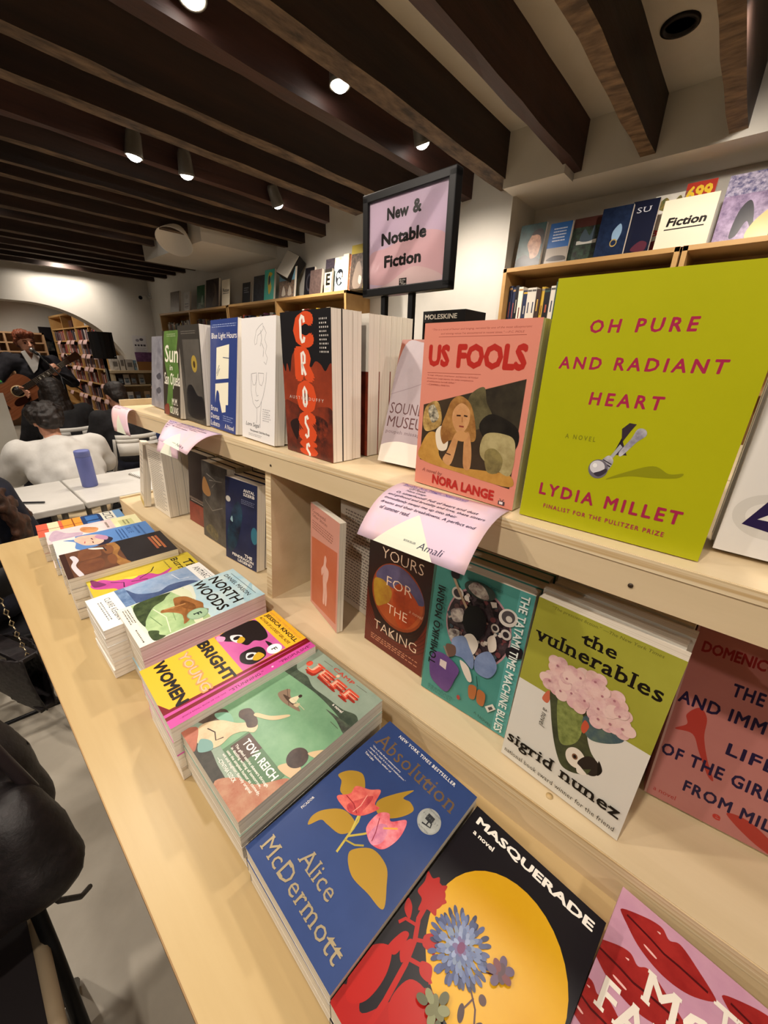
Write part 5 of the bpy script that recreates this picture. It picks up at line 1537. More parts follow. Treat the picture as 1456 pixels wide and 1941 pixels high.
A['blocks'] = [
    ('r', 0, 0, 1, 1, '#d9614a'), ('r', 0, .12, 1, .24, '#f0d5b0'), ('r', 0, .28, 1, .50, '#e8963a'), ('r', .0, .50, 1, .74, '#e6e2d0'), ('b', [(.0, .52), (.2, .50), (.8, .50), (1, .54), (1, .70), (.7, .74), (.2, .74), (0, .7)], '#1f3a6a'), ('r', .1, .55, .45, .70, '#3d6fb0'), ('r', .55, .55, .92, .70, '#3d6fb0'), ('r', 0, .74, 1, .90, '#e9e6d8'), ('r', 0, .90, 1, 1, '#6f97c4'), ('l', [(.5, 0), (.5, .5)], .03, '#7a2f28'), ('l', [(0, .40), (1, .40)], .03, '#8a4a20'), ('r', .05, .77, .3, .87, '#5c5f62'), ('r', .1, .785, .26, .855, '#e9e6d8'), ('r', .38, .77, .62, .87, '#5c5f62'), ('r', .43, .785, .58, .855, '#e9e6d8'), ('r', .70, .77, .95, .87, '#5c5f62'), ('r', .74, .785, .9, .855, '#e9e6d8'),
]
_p = []
rq = random.Random(3)
for ring, (rad, cnt, cols) in enumerate([(.165, 30, ['#2f3350', '#3d4468', '#4a5480']), (.138, 28, ['#4c5a84', '#3f4a72', '#596892']), (.108, 24, ['#66769c', '#4a5886', '#707ea4']), (.078, 18, ['#76859f', '#5a6a92', '#8491b0']), (.050, 13, ['#66749c', '#8a97b8', '#55638c']), (.026, 8, ['#6a5a86', '#8f9dbd'])]):
    for k in range(cnt):
        a = 2 * PI * (k + ring * .37) / cnt + rq.uniform(-.08, .08)
        r1 = rad * rq.uniform(.9, 1.08)
        _p.append(('e', .39 + r1 * math.cos(a), .475 + r1 * .65 * math.sin(a), .030 - ring * .002, .0085, rq.choice(cols), math.degrees(a)))
A['masque'] = [
    ('r', 0, 0, 1, 1, '#16131a'), ('e', .56, .56, .425, .285, '#d6a41f~#cf9a18@8'),
    ('t', 'MASQUERADE', .06, .915, .95, .965, W_, {'b': .04}), ('t', 'a novel', .085, .870, .26, .895, W_, {'b': .03}),
    ('b', [(-.02, .02), (.08, .1), (.16, .07), (.27, .2), (.4, .3), (.62, .12), (.7, .0), (.3, -.1)], '#a01512'), ('b', [(.03, .52), (.05, .56), (.10, .585), (.17, .57), (.185, .52), (.15, .48), (.11, .47), (.06, .485)], '#a81813'), ('l', [(.11, .48), (.12, .42), (.17, .36), (.20, .28), (.22, .15), (.22, .05)], .030, '#a81813'), ('l', [(.17, .36), (.25, .40), (.30, .38)], .02, '#a81813'), ('l', [(.20, .30), (.30, .33), (.36, .31)], .022, '#a81813'), ('l', [(.14, .40), (.06, .38), (.04, .35)], .018, '#a81813'),
    ('b', [(-.02, .12), (.0, .22), (.09, .27), (.15, .2), (.14, .1), (.06, .05)], '#a81813'), ('b', [(.07, .26), (.09, .34), (.13, .35), (.13, .27)], '#a81813'), ('b', [(.24, .16), (.26, .26), (.38, .28), (.43, .2), (.35, .12)], '#a81813'),
    ('b', [(.20, .40), (.24, .43), (.29, .42), (.27, .38), (.22, .37)], '#a81813'), ('b', [(.02, .40), (.0, .44), (.05, .43), (.08, .39)], '#a81813'), ('b', [(.26, .33), (.32, .35), (.35, .31), (.29, .30)], '#a81813'), ('b', [(.13, .30), (.15, .35), (.19, .33), (.18, .27)], '#a81813'), ('b', [(.30, .08), (.34, .2), (.46, .22), (.52, .12), (.42, .02)], '#a81813'), ('b', [(.02, .54), (.0, .58), (.05, .575), (.08, .60), (.11, .58), (.15, .60), (.16, .56), (.20, .55), (.17, .51), (.19, .48), (.13, .47), (.09, .44), (.07, .48), (.02, .49)], '#a81813'),
    ('l', [(.52, .42), (.60, .38), (.64, .33)], .010, '#4a2a2a'), ('l', [(.54, .48), (.60, .51)], .008, '#4a2a2a'), ('l', [(.57, .40), (.55, .35)], .008, '#4a2a2a'), ('e', .55, .335, .018, .026, '#3d2626', 20), ('e', .61, .42, .022, .015, '#4a2a2a', 35), ('e', .645, .345, .018, .028, '#3d2626', -20),
] + _p + [('e', .40, .475, .022, .02, '#6b2a5c')] + [('e', .63 + .055 * math.cos(k * .9) * (k % 3 + 1) / 3, .53 + .035 * math.sin(k * .9) * (k % 3 + 1) / 3, .03, .014, ['#4a2f3a', '#6a3038', '#55405c'][k % 3], k * 51) for k in range(12)] + [('e', .70 + .06 * math.cos(k * .8) * (k % 3 + 1) / 3, .315 + .035 * math.sin(k * .8) * (k % 3 + 1) / 3, .03, .013, ['#5c4038', '#6d5a55', '#4a3230'][k % 3], k * 47) for k in range(14)] + [('e', .44 + .08 * math.cos(k * .7) * (k % 3 + 1) / 3, .27 + .045 * math.sin(k * .7) * (k % 3 + 1) / 3, .034, .014, ['#6a6a4a', '#7d7f5c', '#55553d'][k % 3], k * 40) for k in range(16)]


def lips(cx, cy, s, rot=0, c1='#8c1f20', c2='#a52d2a'):
    a = R(rot)
    T = lambda pts: [(cx + s * (x * math.cos(a) - y * math.sin(a)), cy + s * .667 * (x * math.sin(a) + y * math.cos(a))) for x, y in pts]
    up = T([(-1, .0), (-.55, .30), (-.2, .42), (0, .30), (.2, .42), (.55, .28), (1, .0), (.5, -.02), (0, -.06), (-.5, -.02)])
    lo = T([(-1, .0), (-.5, -.02), (0, -.06), (.5, -.02), (1, .0), (.6, -.36), (.1, -.50), (-.4, -.42), (-.75, -.22)])
    return [('b', up, c2 + '~' + c1 + '@40'), ('b', lo, c1 + '~' + c2 + '@30'), ('l', T([(-.85, .0), (-.3, -.03), (0, -.07), (.3, -.03), (.85, .0)]), s * .05, '#4d0f14'), ('b', T([(-.35, -.25), (-.1, -.28), (-.12, -.32), (-.34, -.29)]), '#e9b9b4'), ('b', T([(-.25, .25), (-.18, .28), (-.18, .24)]), '#e9b9b4')]


A['lips'] = [('r', 0, 0, 1, 1, '#c99ab0~#c08fa8@20')] + lips(.30, .89, .27, -4) + lips(.86, .90, .27, -4) + lips(.20, .70, .27, 2) + lips(.72, .68, .27, -4) + lips(.06, .50, .24, -4) + lips(.62, .46, .27, -4) + [
    ('t', 'The', .56, .80, .83, .88, '#eee6da', {'b': .025, 'serif': .06}), ('t', 'MOST', .25, .66, .93, .78, '#eee6da', {'b': .02, 'serif': .07}), ('t', 'FAMOUS', .06, .51, .95, .63, '#eee6da', {'b': .02, 'serif': .07}), ('t', 'GIRL', .25, .36, .75, .48, '#eee6da', {'b': .02, 'serif': .07})]
# upper shelf
A['lime'] = [
    ('r', 0, 0, 1, 1, '#b3b416~#aeb014@6'),
    ('t', 'OH PURE', .215, .80, .70, .848, '#a82a4e', {'b': .03, 'sp': 1.45, 'sh': .06}), ('t', 'AND RADIANT', .085, .668, .86, .715, '#a82a4e', {'b': .03, 'sp': 1.4, 'sh': .06}), ('t', 'HEART', .29, .535, .65, .585, '#a82a4e', {'b': .03, 'sp': 1.45, 'sh': .06}), ('t', 'A NOVEL', .20, .39, .37, .41, '#7d7d1c', {'b': .02, 'sp': 1.5}),
    ('b', [(.47, .245), (.55, .285), (.68, .33), (.76, .31), (.82, .32), (.80, .30), (.70, .285), (.58, .275)], '#8f9018'),
    ('p', [(.545, .355), (.50, .42), (.49, .455), (.52, .48), (.555, .478), (.535, .45), (.475, .35)], '#3a2f38'), ('b', [(.505, .365), (.545, .42), (.565, .46), (.60, .462), (.612, .44), (.575, .41), (.52, .35)], '#c9c6cf~#8a8694@60'), ('p', [(.46, .335), (.50, .395), (.515, .385), (.475, .33)], '#aeb0b4'), ('b', [(.415, .29), (.43, .325), (.46, .345), (.487, .325), (.475, .29), (.45, .27)], '#8b8790~#d3d0d6@70'), ('l', [(.425, .315), (.478, .30)], .008, '#3a353c'), ('l', [(.432, .325), (.482, .31)], .006, '#3a353c'),
    ('e', .418, .283, .052, .040, '#6f6a76'), ('e', .412, .290, .040, .028, '#d6d4da'), ('b', [(.40, .262), (.43, .252), (.465, .275), (.46, .29), (.43, .275)], '#3d3742'), ('e', .398, .296, .012, .009, '#f5f4f6'),
    ('t', 'LYDIA MILLET', .105, .122, .875, .178, '#a82a4e', {'b': .03, 'sp': 1.35, 'sh': .03}), ('t', 'FINALIST FOR THE PULITZER PRIZE', .15, .062, .82, .082, '#a82a4e', {'b': .02, 'sp': 1.3}),
]
A['salmon'] = [
    ('r', 0, 0, 1, 1, '#dc8c79'), ('t', '“This is a novel of humor and longing, narrated by one of the most idiosyncratic', .08, .955, .93, .968, '#9c4a3e', {'sh': .2}), ('t', 'and winning voices I’ve encountered in recent times.” —P.C. MOLE', .17, .932, .88, .945, '#9c4a3e', {'sh': .2}), ('l', [(.15, .922), (.90, .925)], .003, '#9c4a3e'),
    ('t', 'US', .06, .755, .275, .882, '#b52c24', {'b': .055}), ('t', 'FOOLS', .345, .752, .93, .885, '#b52c24', {'b': .055}), ('l', [(.06, .72), (.58, .725)], .003, '#9c4a3e'),
    ('t', '“A tragic wild poem, bred humor, and feminist, US FOOLS', .06, .700, .56, .710, '#9c4a3e', {'sh': .15}), ('t', 'did just pure. Lange exposes the wilder complications', .06, .682, .52, .692, '#9c4a3e', {'sh': .15}), ('t', 'of adolescence herself, fullest.”', .06, .664, .36, .674, '#9c4a3e', {'sh': .15}), ('t', '—CAMPBELL MARTIN', .06, .646, .30, .655, '#9c4a3e'),
    ('p', [(.045, .525), (.95, .715), (.95, .12), (.045, .165)], '#4a3c2c~#382d24@12'), ('p', [(.42, .60), (.95, .712), (.95, .42), (.6, .46)], '#2c2720~#3f392c@25'), ('b', [(.50, .60), (.62, .66), (.66, .58), (.72, .5), (.60, .42), (.5, .46)], '#6a6244~#4c4630@50'), ('b', [(.08, .52), (.2, .55), (.25, .42), (.1, .36), (.05, .42)], '#d2b06a~#7a5a30@55'), ('b', [(.10, .50), (.16, .53), (.22, .46), (.15, .42)], '#201c18~#d9cfb4@120'), ('b', [(.62, .44), (.72, .52), (.94, .46), (.94, .34), (.75, .34)], '#1d1a17~#2c2822@30'),
    ('b', [(.05, .17), (.06, .28), (.14, .36), (.24, .34), (.26, .22), (.4, .17), (.7, .19), (.93, .2), (.94, .13), (.5, .14)], '#c99a4c~#b07f38@30'),
    ('b', [(.68, .40), (.84, .42), (.94, .38), (.94, .2), (.8, .22), (.66, .28)], '#b5a878~#988a5c@50'), ('b', [(.70, .30), (.78, .33), (.86, .28), (.84, .20), (.74, .19)], '#8f8250~#6f6440@60'),
    ('b', [(.20, .36), (.26, .41), (.33, .36), (.33, .27), (.24, .26)], '#e9dcc4'), ('b', [(.30, .50), (.34, .57), (.42, .60), (.52, .56), (.58, .46), (.60, .36), (.52, .34), (.36, .33), (.29, .30), (.25, .38)], '#8a5c30~#b5864a@55'), ('b', [(.37, .52), (.44, .56), (.52, .52), (.52, .44), (.46, .38), (.40, .40), (.36, .46)], '#c48f5e~#d6a877@40'), ('l', [(.40, .485), (.44, .487)], .012, '#3a241a'), ('l', [(.47, .49), (.505, .488)], .012, '#3a241a'), ('l', [(.455, .48), (.46, .45)], .008, '#a06a42'), ('l', [(.435, .425), (.48, .425)], .012, '#8f3f34'),
    ('b', [(.30, .20), (.34, .26), (.40, .37), (.44, .38), (.43, .30), (.40, .20), (.36, .17)], '#bf8a58~#d3a06c@40'), ('b', [(.50, .38), (.54, .39), (.58, .28), (.58, .18), (.52, .18), (.50, .28)], '#b88252~#cf9c68@40'), ('b', [(.40, .37), (.46, .40), (.53, .38), (.5, .34), (.43, .34)], '#c9955f'), ('l', [(.33, .245), (.38, .24)], .01, '#4a2f22'),
    ('t', 'A novel by', .08, .085, .31, .115, '#9c5a50', {'sh': .3}), ('t', 'NORA LANGE', .205, .025, .83, .088, '#b52c24', {'b': .045}), ('r', .875, .015, .93, .038, '#4a3d44'), ('r', .885, .019, .915, .034, '#e9e0dc'), ('l', [(.90, .038), (.885, .052)], .004, '#4a3d44'), ('l', [(.905, .038), (.92, .052)], .004, '#4a3d44'),
]
_cl = [(-.02, .62), (.06, .60), (.10, .66), (.16, .60), (.22, .71), (.30, .74), (.38, .68), (.48, .70), (.60, .64), (.70, .68), (.80, .66), (.88, .62), (1.02, .63), (1.02, -.02), (-.02, -.02)]
A['cross'] = [
    ('r', 0, 0, 1, 1, '#1d1c1f'), ('b', _cl, '#7d3322~#9a4028@18'), ('b', [(-.02, .36), (.2, .38), (.5, .34), (.8, .38), (1.02, .34), (1.02, -.02), (-.02, -.02)], '#4a2620~#8a3a26@22'), ('b', [(.1, .22), (.3, .26), (.25, .1)], '#2c1d1c'), ('b', [(.6, .3), (.9, .28), (.8, .12)], '#33201e~#8a3a26@60'),
    ('t', 'C', .27, .765, .68, .995, '#d9512a', {'b': .11}), ('t', 'R', .27, .54, .68, .775, '#d9512a', {'b': .12}), ('t', 'O', .27, .315, .70, .55, '#d9512a', {'b': .12}), ('t', 'S', .29, .10, .69, .33, '#d9512a', {'b': .12}), ('t', 'S', .30, -.10 + .10, .70, .12, '#d9512a', {'b': .12}),
    ('l', [(.50, .925), (.49, .955), (.455, .965), (.425, .94), (.425, .83), (.45, .805), (.485, .81), (.50, .835)], .045, W_),
    ('l', [(.425, .585), (.425, .73), (.46, .735), (.49, .715), (.485, .67), (.43, .655), (.50, .585)], .042, W_),
    ('l', [(.46, .365), (.43, .39), (.43, .475), (.46, .50), (.495, .475), (.495, .39), (.46, .365)], .042, W_),
    ('l', [(.51, .275), (.49, .295), (.455, .285), (.45, .245), (.51, .20), (.505, .155), (.47, .14), (.44, .16)], .042, W_),
    ('l', [(.52, .07), (.50, .09), (.465, .08), (.46, .05), (.52, .015), (.51, -.02)], .042, W_),
    ('t', 'AUSTIN DUFFY', .12, .412, .84, .434, '#d8c9bf', {'sp': 1.5}), ('g', .79, .73, .95, .955, 9, '#cfcac4'),
]
A['bluewin'] = [
    ('r', 0, 0, 1, 1, '#2f417f'), ('g', .06, .93, .95, .965, 2, '#8f9dc4'), ('t', 'Blue Light Hours', .05, .82, .97, .885, W_, {'b': .005}),
    ('p', [(.25, .755), (.72, .785), (.71, .49), (.23, .465)], '#efead2'), ('p', [(.21, .425), (.71, .455), (.71, .25), (.62, .245), (.62, .18), (.48, .165), (.36, .30), (.36, .33), (.30, .36), (.21, .24)], '#efead2'), ('l', [(.5, .67), (.72, .665)], .012, '#39456a'), ('l', [(.26, .52), (.36, .60)], .012, '#39456a'), ('l', [(.28, .50), (.38, .57)], .012, '#39456a'), ('b', [(.21, .24), (.27, .36), (.36, .34), (.38, .24), (.36, .17), (.24, .18)], '#2f417f'),
    ('t', 'Bruna', .04, .165, .32, .215, W_), ('t', 'Dantas', .04, .09, .38, .14, W_), ('t', 'Lobato', .04, .02, .40, .07, W_), ('t', 'A Novel', .60, .025, .93, .068, W_), ('g', .53, .09, .9, .15, 3, '#9aa7cc'),
]
A['whitesketch'] = [('r', 0, 0, 1, 1, '#ece9e8')]
for c in ([(.42, .84), (.46, .90), (.55, .93), (.64, .95), (.66, .91), (.58, .88), (.50, .86), (.47, .80), (.42, .79), (.40, .82), (.42, .84)], [(.66, .93), (.74, .88), (.70, .83), (.76, .78), (.72, .73), (.78, .69), (.74, .64), (.68, .66)], [(.32, .56), (.47, .57), (.47, .51), (.42, .47), (.36, .47), (.33, .51), (.32, .56)], [(.52, .57), (.68, .57), (.67, .51), (.62, .47), (.56, .48), (.53, .52), (.52, .57)], [(.47, .56), (.44, .42), (.48, .38), (.52, .39)],
          [(.30, .56), (.30, .42), (.36, .32), (.46, .28), (.56, .30), (.66, .38), (.74, .50), (.76, .58)], [(.48, .28), (.48, .18), (.46, .15)], [(.62, .34), (.58, .22), (.58, .12)], [(.42, .345), (.48, .34), (.53, .35)], [(.58, .90), (.62, .84), (.58, .78)], [(.62, .80), (.68, .76), (.66, .70)]):
    A['whitesketch'].append(('l', c, .006, '#77757c'))
A['whitesketch'] += [('t', 'Lore Segal', .13, .105, .56, .15, '#3a3a40', {'sh': .2}), ('t', 'The Journal I Did Not Keep', .26, .065, .86, .088, '#2a2a30', {'b': .01}), ('g', .22, .03, .62, .055, 2, '#8a888c'), ('g', .66, .18, .88, .29, 6, '#a09ea2')]
A['darkdoor'] = [('r', 0, 0, 1, 1, '#393632'), ('r', .18, .06, .95, .86, '#5a5650~#4a4641@10'), ('b', [(.2, .07), (.2, .34), (.45, .4), (.7, .3), (.93, .28), (.93, .07)], '#17161a'), ('e', .66, .62, .13, .085, '#a88f3f'), ('e', .66, .615, .05, .035, '#4a3820'), ('g', .15, .91, .85, .95, 2, '#6d6961'), ('g', .1, .015, .85, .045, 1, '#57534c')]
A['green'] = [('r', 0, 0, 1, 1, '#3b342c'), ('b', [(.2, 1.02), (.9, 1.02), (.85, .75), (.95, .5), (.6, .35), (.55, .05), (.2, .1), (.3, .4), (.1, .7)], '#5f7f3f~#4c6a33@20'), ('b', [(.05, .1), (.3, .14), (.35, .02), (.1, .0)], '#7a3a2c'), ('t', 'Sun', .15, .64, .92, .84, '#ece6d6', {'b': .012, 'sh': .1}), ('t', 'in', .42, .55, .6, .61, '#ece6d6', {'sh': .1}), ('t', 'San Ojuela', .08, .33, 1.0, .52, '#ece6d6', {'b': .012, 'sh': .1}), ('t', 'M.M.', .52, .14, .85, .22, '#ece6d6', {'b': .01}), ('t', 'OLIVAS', .40, .03, .88, .12, '#ece6d6', {'b': .01}), ('g', .3, .93, .8, .97, 2, '#a9b88f')]
A['grey'] = [('r', 0, 0, 1, 1, '#77767e~#8f8e95@14'), ('b', [(.3, .0), (.2, .4), (.35, .8), (.6, 1.0), (.9, .9), (.7, .5), (.75, .1)], '#96959d~#6a6972@20'), ('b', [(.35, .45), (.6, .5), (.7, .44), (.5, .4)], '#4c4b54'), ('b', [(.35, .25), (.6, .3), (.7, .24), (.5, .2)], '#55545c')]
A['sound'] = [('r', 0, 0, 1, 1, '#a2604e'), ('b', [(.06, .96), (.30, .975), (.5, .96), (.62, .8), (.8, .5), (1.02, .3), (1.02, .1), (.62, .19), (.4, .17), (.2, .18), (-.03, .10), (-.03, .55)], '#b7a9af~#ac9ea4@10'), ('l', [(.0, .56), (.25, .62), (.5, .69)], .006, '#8f8086'), ('b', [(-.02, -.02), (-.02, .12), (.2, .18), (.45, .18), (.7, .19), (1.02, .12), (1.02, -.02)], '#efe9df'), ('t', 'SOUND', .03, .405, .50, .495, '#5c2f2e'), ('t', 'MUSEUM', .03, .295, .62, .385, '#5c2f2e'), ('t', 'poupeh missaghi', .03, .235, .55, .272, '#77656a', {'serif': .03})]
A['whitecol'] = [('r', 0, 0, 1, 1, '#e3e0dc'), ('e', .20, .17, .17, .09, '#d3d0cb'), ('e', .20, .17, .11, .055, '#e3e0dc')]
for pts, c in (([(.40, .94), (.22, .88), (.18, .80), (.32, .74), (.5, .72)], '#c23038'), ([(.36, .60), (.24, .55), (.22, .47), (.32, .41), (.5, .39)], '#2448a0'), ([(.55, .30), (.40, .27), (.30, .2), (.22, .12), (.40, .11), (.6, .08)], '#2a1f4a'), ([(.6, .94), (.8, .9), (.75, .76), (.5, .72)], '#c23038'), ([(.62, .60), (.78, .52), (.7, .42), (.5, .39)], '#2448a0')):
    A['whitecol'].append(('l', [(x - .10, y + .02) for x, y in pts], .075, c))
# lower shelf
A['oval'] = [
    ('r', 0, 0, 1, 1, '#261412'), ('b', [(-.02, .55), (.08, .38), (.25, .22), (.5, .17), (.78, .22), (.95, .40), (1.02, .55), (1.02, -.02), (-.02, -.02)], '#6a2618~#5a2016@20')] + [
    ('l', [(.5 + (.46 + .035 * k) * math.cos(a), .55 + (.30 + .028 * k) * math.sin(a)) for a in [PI + PI * j / 24 for j in range(25)]], .006, '#3a140e') for k in range(7)] + [
    ('e', .515, .565, .43, .285, '#8a3c1c'), ('e', .515, .57, .405, .265, '#b0562a~#9c4422@12'), ('b', [(.15, .66), (.25, .78), (.45, .835), (.65, .82), (.85, .73), (.92, .62), (.7, .60), (.45, .63)], '#4a4668~#5f5878@20'), ('b', [(.11, .56), (.13, .64), (.28, .66), (.42, .60), (.40, .50), (.3, .44), (.2, .40), (.14, .46)], '#b08a2c~#9c6a28@30'), ('b', [(.45, .62), (.55, .70), (.75, .66), (.88, .55), (.75, .38), (.6, .32), (.48, .42)], '#b84a20~#8f3418@20'),
    ('t', 'YOURS', .22, .855, .87, .945, '#eccfb4', {'b': -.012}), ('t', 'FOR', .33, .63, .74, .715, '#eccfb4', {'b': -.012}), ('t', 'THE', .37, .395, .70, .475, '#eccfb4', {'b': -.012}), ('t', 'TAKING', .165, .175, .885, .26, '#eccfb4', {'b': -.012}), ('t', 'a novel', .72, .50, .93, .53, '#d9a88a', {'sh': .25}), ('g', .12, .055, .92, .115, 3, '#c98a6c')]
rt = random.Random(11)
_clut = []
for k in range(150):
    a, d_ = rt.uniform(0, 2 * PI), math.sqrt(rt.random())
    x, y, s_ = .53 + .30 * d_ * math.cos(a), .65 + .225 * d_ * math.sin(a), rt.uniform(.012, .04)
    c_ = rt.choice(['#1d1719', '#2f2629', '#d9d0c4', '#5c4240', '#8a6a62', '#b8a89c', '#3d4a52', '#6a3a3c', '#1a1618', '#4a3c40'])
    if k % 3:
        _clut.append(('p', [(x + s_ * math.cos(a + j * 1.6 + rt.uniform(-.4, .4)), y + s_ * .64 * math.sin(a + j * 1.6)) for j in range(4)], c_))
    else:
        _clut.append(('e', x, y, s_ * .8, s_ * .45, c_, rt.uniform(0, 180)))
A['teal'] = [
    ('r', 0, 0, 1, 1, '#4f9389~#478a80@10'), ('r', .86, 0, 1, 1, '#5aa39d'), ('e', .53, .65, .345, .265, '#b58a90'), ('e', .53, .65, .33, .25, '#2c2124~#4f4044@60'),
    ] + _clut + [('e', .50, .905, .16, .055, '#3d4a44~#27302c@60'), ('b', [(.38, .90), (.45, .95), (.55, .93), (.6, .87), (.48, .86)], '#cfc9bc~#5c3a3c@90'), ('e', .28, .83, .065, .042, '#c9c2b8'), ('e', .28, .83, .045, .028, '#3a3438'), ('l', [(.20, .94), (.30, .84), (.42, .74)], .028, '#a88f74'), ('b', [(.18, .96), (.26, .98), (.27, .93), (.2, .92)], '#2a2528'),
    ('e', .81, .81, .085, .06, '#d6d0c6', -35), ('e', .81, .815, .06, .042, '#4f4a4c', -35), ('e', .82, .805, .03, .02, '#cfc8be'), ('e', .82, .70, .05, .034, '#cfc9bf'), ('e', .82, .70, .03, .02, '#2f2a2c'), ('e', .71, .71, .04, .028, '#c4bcb0'), ('e', .71, .71, .025, .017, '#2b2628'), ('b', [(.24, .70), (.36, .74), (.38, .66), (.28, .63)], '#cfc4b8~#6a5a5c@80'), ('b', [(.25, .56), (.36, .58), (.35, .50), (.27, .50)], '#d8d0c4~#4a3c3e@90'),
    ('b', [(.38, .66), (.40, .76), (.50, .80), (.60, .76), (.62, .66), (.56, .58), (.46, .58)], '#121012'), ('b', [(.42, .56), (.50, .60), (.58, .55), (.54, .46), (.46, .48)], '#dcd3c6'), ('b', [(.30, .50), (.42, .56), (.50, .50), (.56, .44), (.56, .36), (.44, .40), (.34, .40)], '#6f82a8~#8596b8@40'), ('b', [(.58, .46), (.70, .54), (.80, .46), (.74, .36), (.60, .36)], '#6a7da4~#8092b6@40'), ('b', [(.66, .62), (.72, .66), (.76, .58), (.7, .54)], '#d8cdbf'), ('b', [(.42, .38), (.52, .36), (.58, .28), (.54, .26), (.46, .32)], '#e0d4c6'), ('b', [(.24, .44), (.34, .46), (.36, .40), (.28, .36)], '#6a5044'), ('l', [(.22, .42), (.30, .34)], .02, '#8a7a6c'),
    ('b', [(.85, .62), (.98, .66), (1.0, .60), (.88, .56)], '#1c1a1e'), ('b', [(.08, .25), (.12, .34), (.26, .36), (.42, .31), (.40, .22), (.33, .09), (.20, .10), (.11, .14)], '#6a4a86~#5c3f78@20'), ('p', [(.20, .31), (.28, .31), (.28, .25), (.20, .26)], '#d8c8c4'), ('b', [(.56, .235), (.64, .25), (.64, .16), (.58, .15)], '#b06a3c'), ('b', [(.66, .24), (.74, .235), (.74, .145), (.67, .15)], '#b06a3c'), ('l', [(.62, .33), (.65, .26)], .008, '#2a4a44'), ('e', .47, .10, .02, .018, '#a8423c'), ('p', [(.76, .15), (.83, .20), (.87, .175), (.80, .12)], '#ddd8cc'), ('p', [(.79, .155), (.825, .178), (.845, .165), (.81, .14)], '#4a4a4c'),
    ('t', 'TOMIHIKO MORIMI', .06, .24, .145, .835, '#15181a', {'rot': 90, 'b': .02}), ('t', 'THE TATAMI TIME MACHINE BLUES', .885, .03, .965, .985, '#e9f0ea', {'rot': -90, 'b': .022}), ('t', '“FANTASTIC FUN.” —BOOKLIST', .36, .945, .72, .962, '#2a5a54'), ('g', .1, .03, .4, .075, 3, '#3a756c'), ('t', 'A NOVEL', .66, .055, .86, .075, '#2a5a54', {'dy': -.03}),
]
_fl = [(.24, .60), (.27, .70), (.36, .66), (.45, .70), (.55, .72), (.62, .67), (.70, .68), (.76, .62), (.80, .57), (.72, .56), (.62, .60), (.52, .60), (.42, .60), (.34, .58), (.64, .55)]
A['olive'] = [
    ('r', 0, 0, 1, 1, '#dcd8cd'), ('r', 0, .52, 1, 1, '#a3a23c~#9a9935@7'), ('t', '“The prescient fiction.” —The New York Times', .12, .965, .88, .985, '#5f5e22', {'sh': .15}),
    ('t', 'the', .375, .865, .625, .93, K_, {'serif': .06, 'b': .018}), ('t', 'vulnerables', .04, .775, .95, .85, K_, {'serif': .06, 'b': .018}),
    ('b', [(.22, .48), (.25, .54), (.28, .52), (.27, .47)], '#c96a4a'), ('b', [(.27, .56), (.42, .58), (.58, .55), (.60, .44), (.66, .36), (.74, .31), (.70, .24), (.60, .19), (.51, .18), (.45, .22), (.38, .31), (.31, .44)], '#3a3d2a~#4f5536@50'), ('b', [(.34, .54), (.50, .55), (.56, .46), (.55, .36), (.46, .30), (.40, .36)], '#8f9a55~#6a743c@90'), ('b', [(.55, .52), (.70, .56), (.83, .52), (.76, .46), (.64, .42), (.57, .45)], '#3f5560~#5c6f64@60'), ('b', [(.56, .50), (.60, .48), (.58, .43), (.55, .45)], '#c2553a'),
    ('e', .575, .275, .075, .055, '#e6dccb'), ('e', .57, .28, .022, .016, '#7a5238'), ('e', .57, .28, .012, .009, '#120f0d'), ('b', [(.62, .30), (.67, .335), (.73, .325), (.755, .28), (.73, .245), (.69, .235), (.70, .27), (.65, .245), (.60, .255)], '#2b231f'), ('b', [(.60, .25), (.65, .24), (.685, .225), (.62, .205)], '#e9e0d2'), ('b', [(.73, .34), (.77, .30), (.75, .26), (.735, .30)], '#1a1513'),
] + [('e', x + .036 * math.cos(q * PI / 2 + i), y + .024 * math.sin(q * PI / 2 + i), .050, .030, ['#dcb2ac', '#d0a0a2', '#e4c4bb', '#c9959c', '#dbaeb0'][(i * 3 + q) % 5] + '~#e6c6be@70', q * 90 + i * 57) for i, (x, y) in enumerate(_fl + [(.33, .64), (.5, .66), (.66, .62), (.40, .69), (.58, .69), (.73, .65), (.48, .57)]) for q in range(4)] + [('e', x, y, .009, .006, '#a8707a') for x, y in _fl] + [
    ('t', 'a novel', .25, .33, .30, .44, '#4a463c', {'rot': -90, 'sh': .2}), ('t', 'sigrid nunez', .03, .095, .96, .185, K_, {'serif': .06, 'b': .018}), ('t', 'national book award winner for the friend', .03, .040, .96, .066, '#3a362e', {'b': .004, 'serif': .02})]
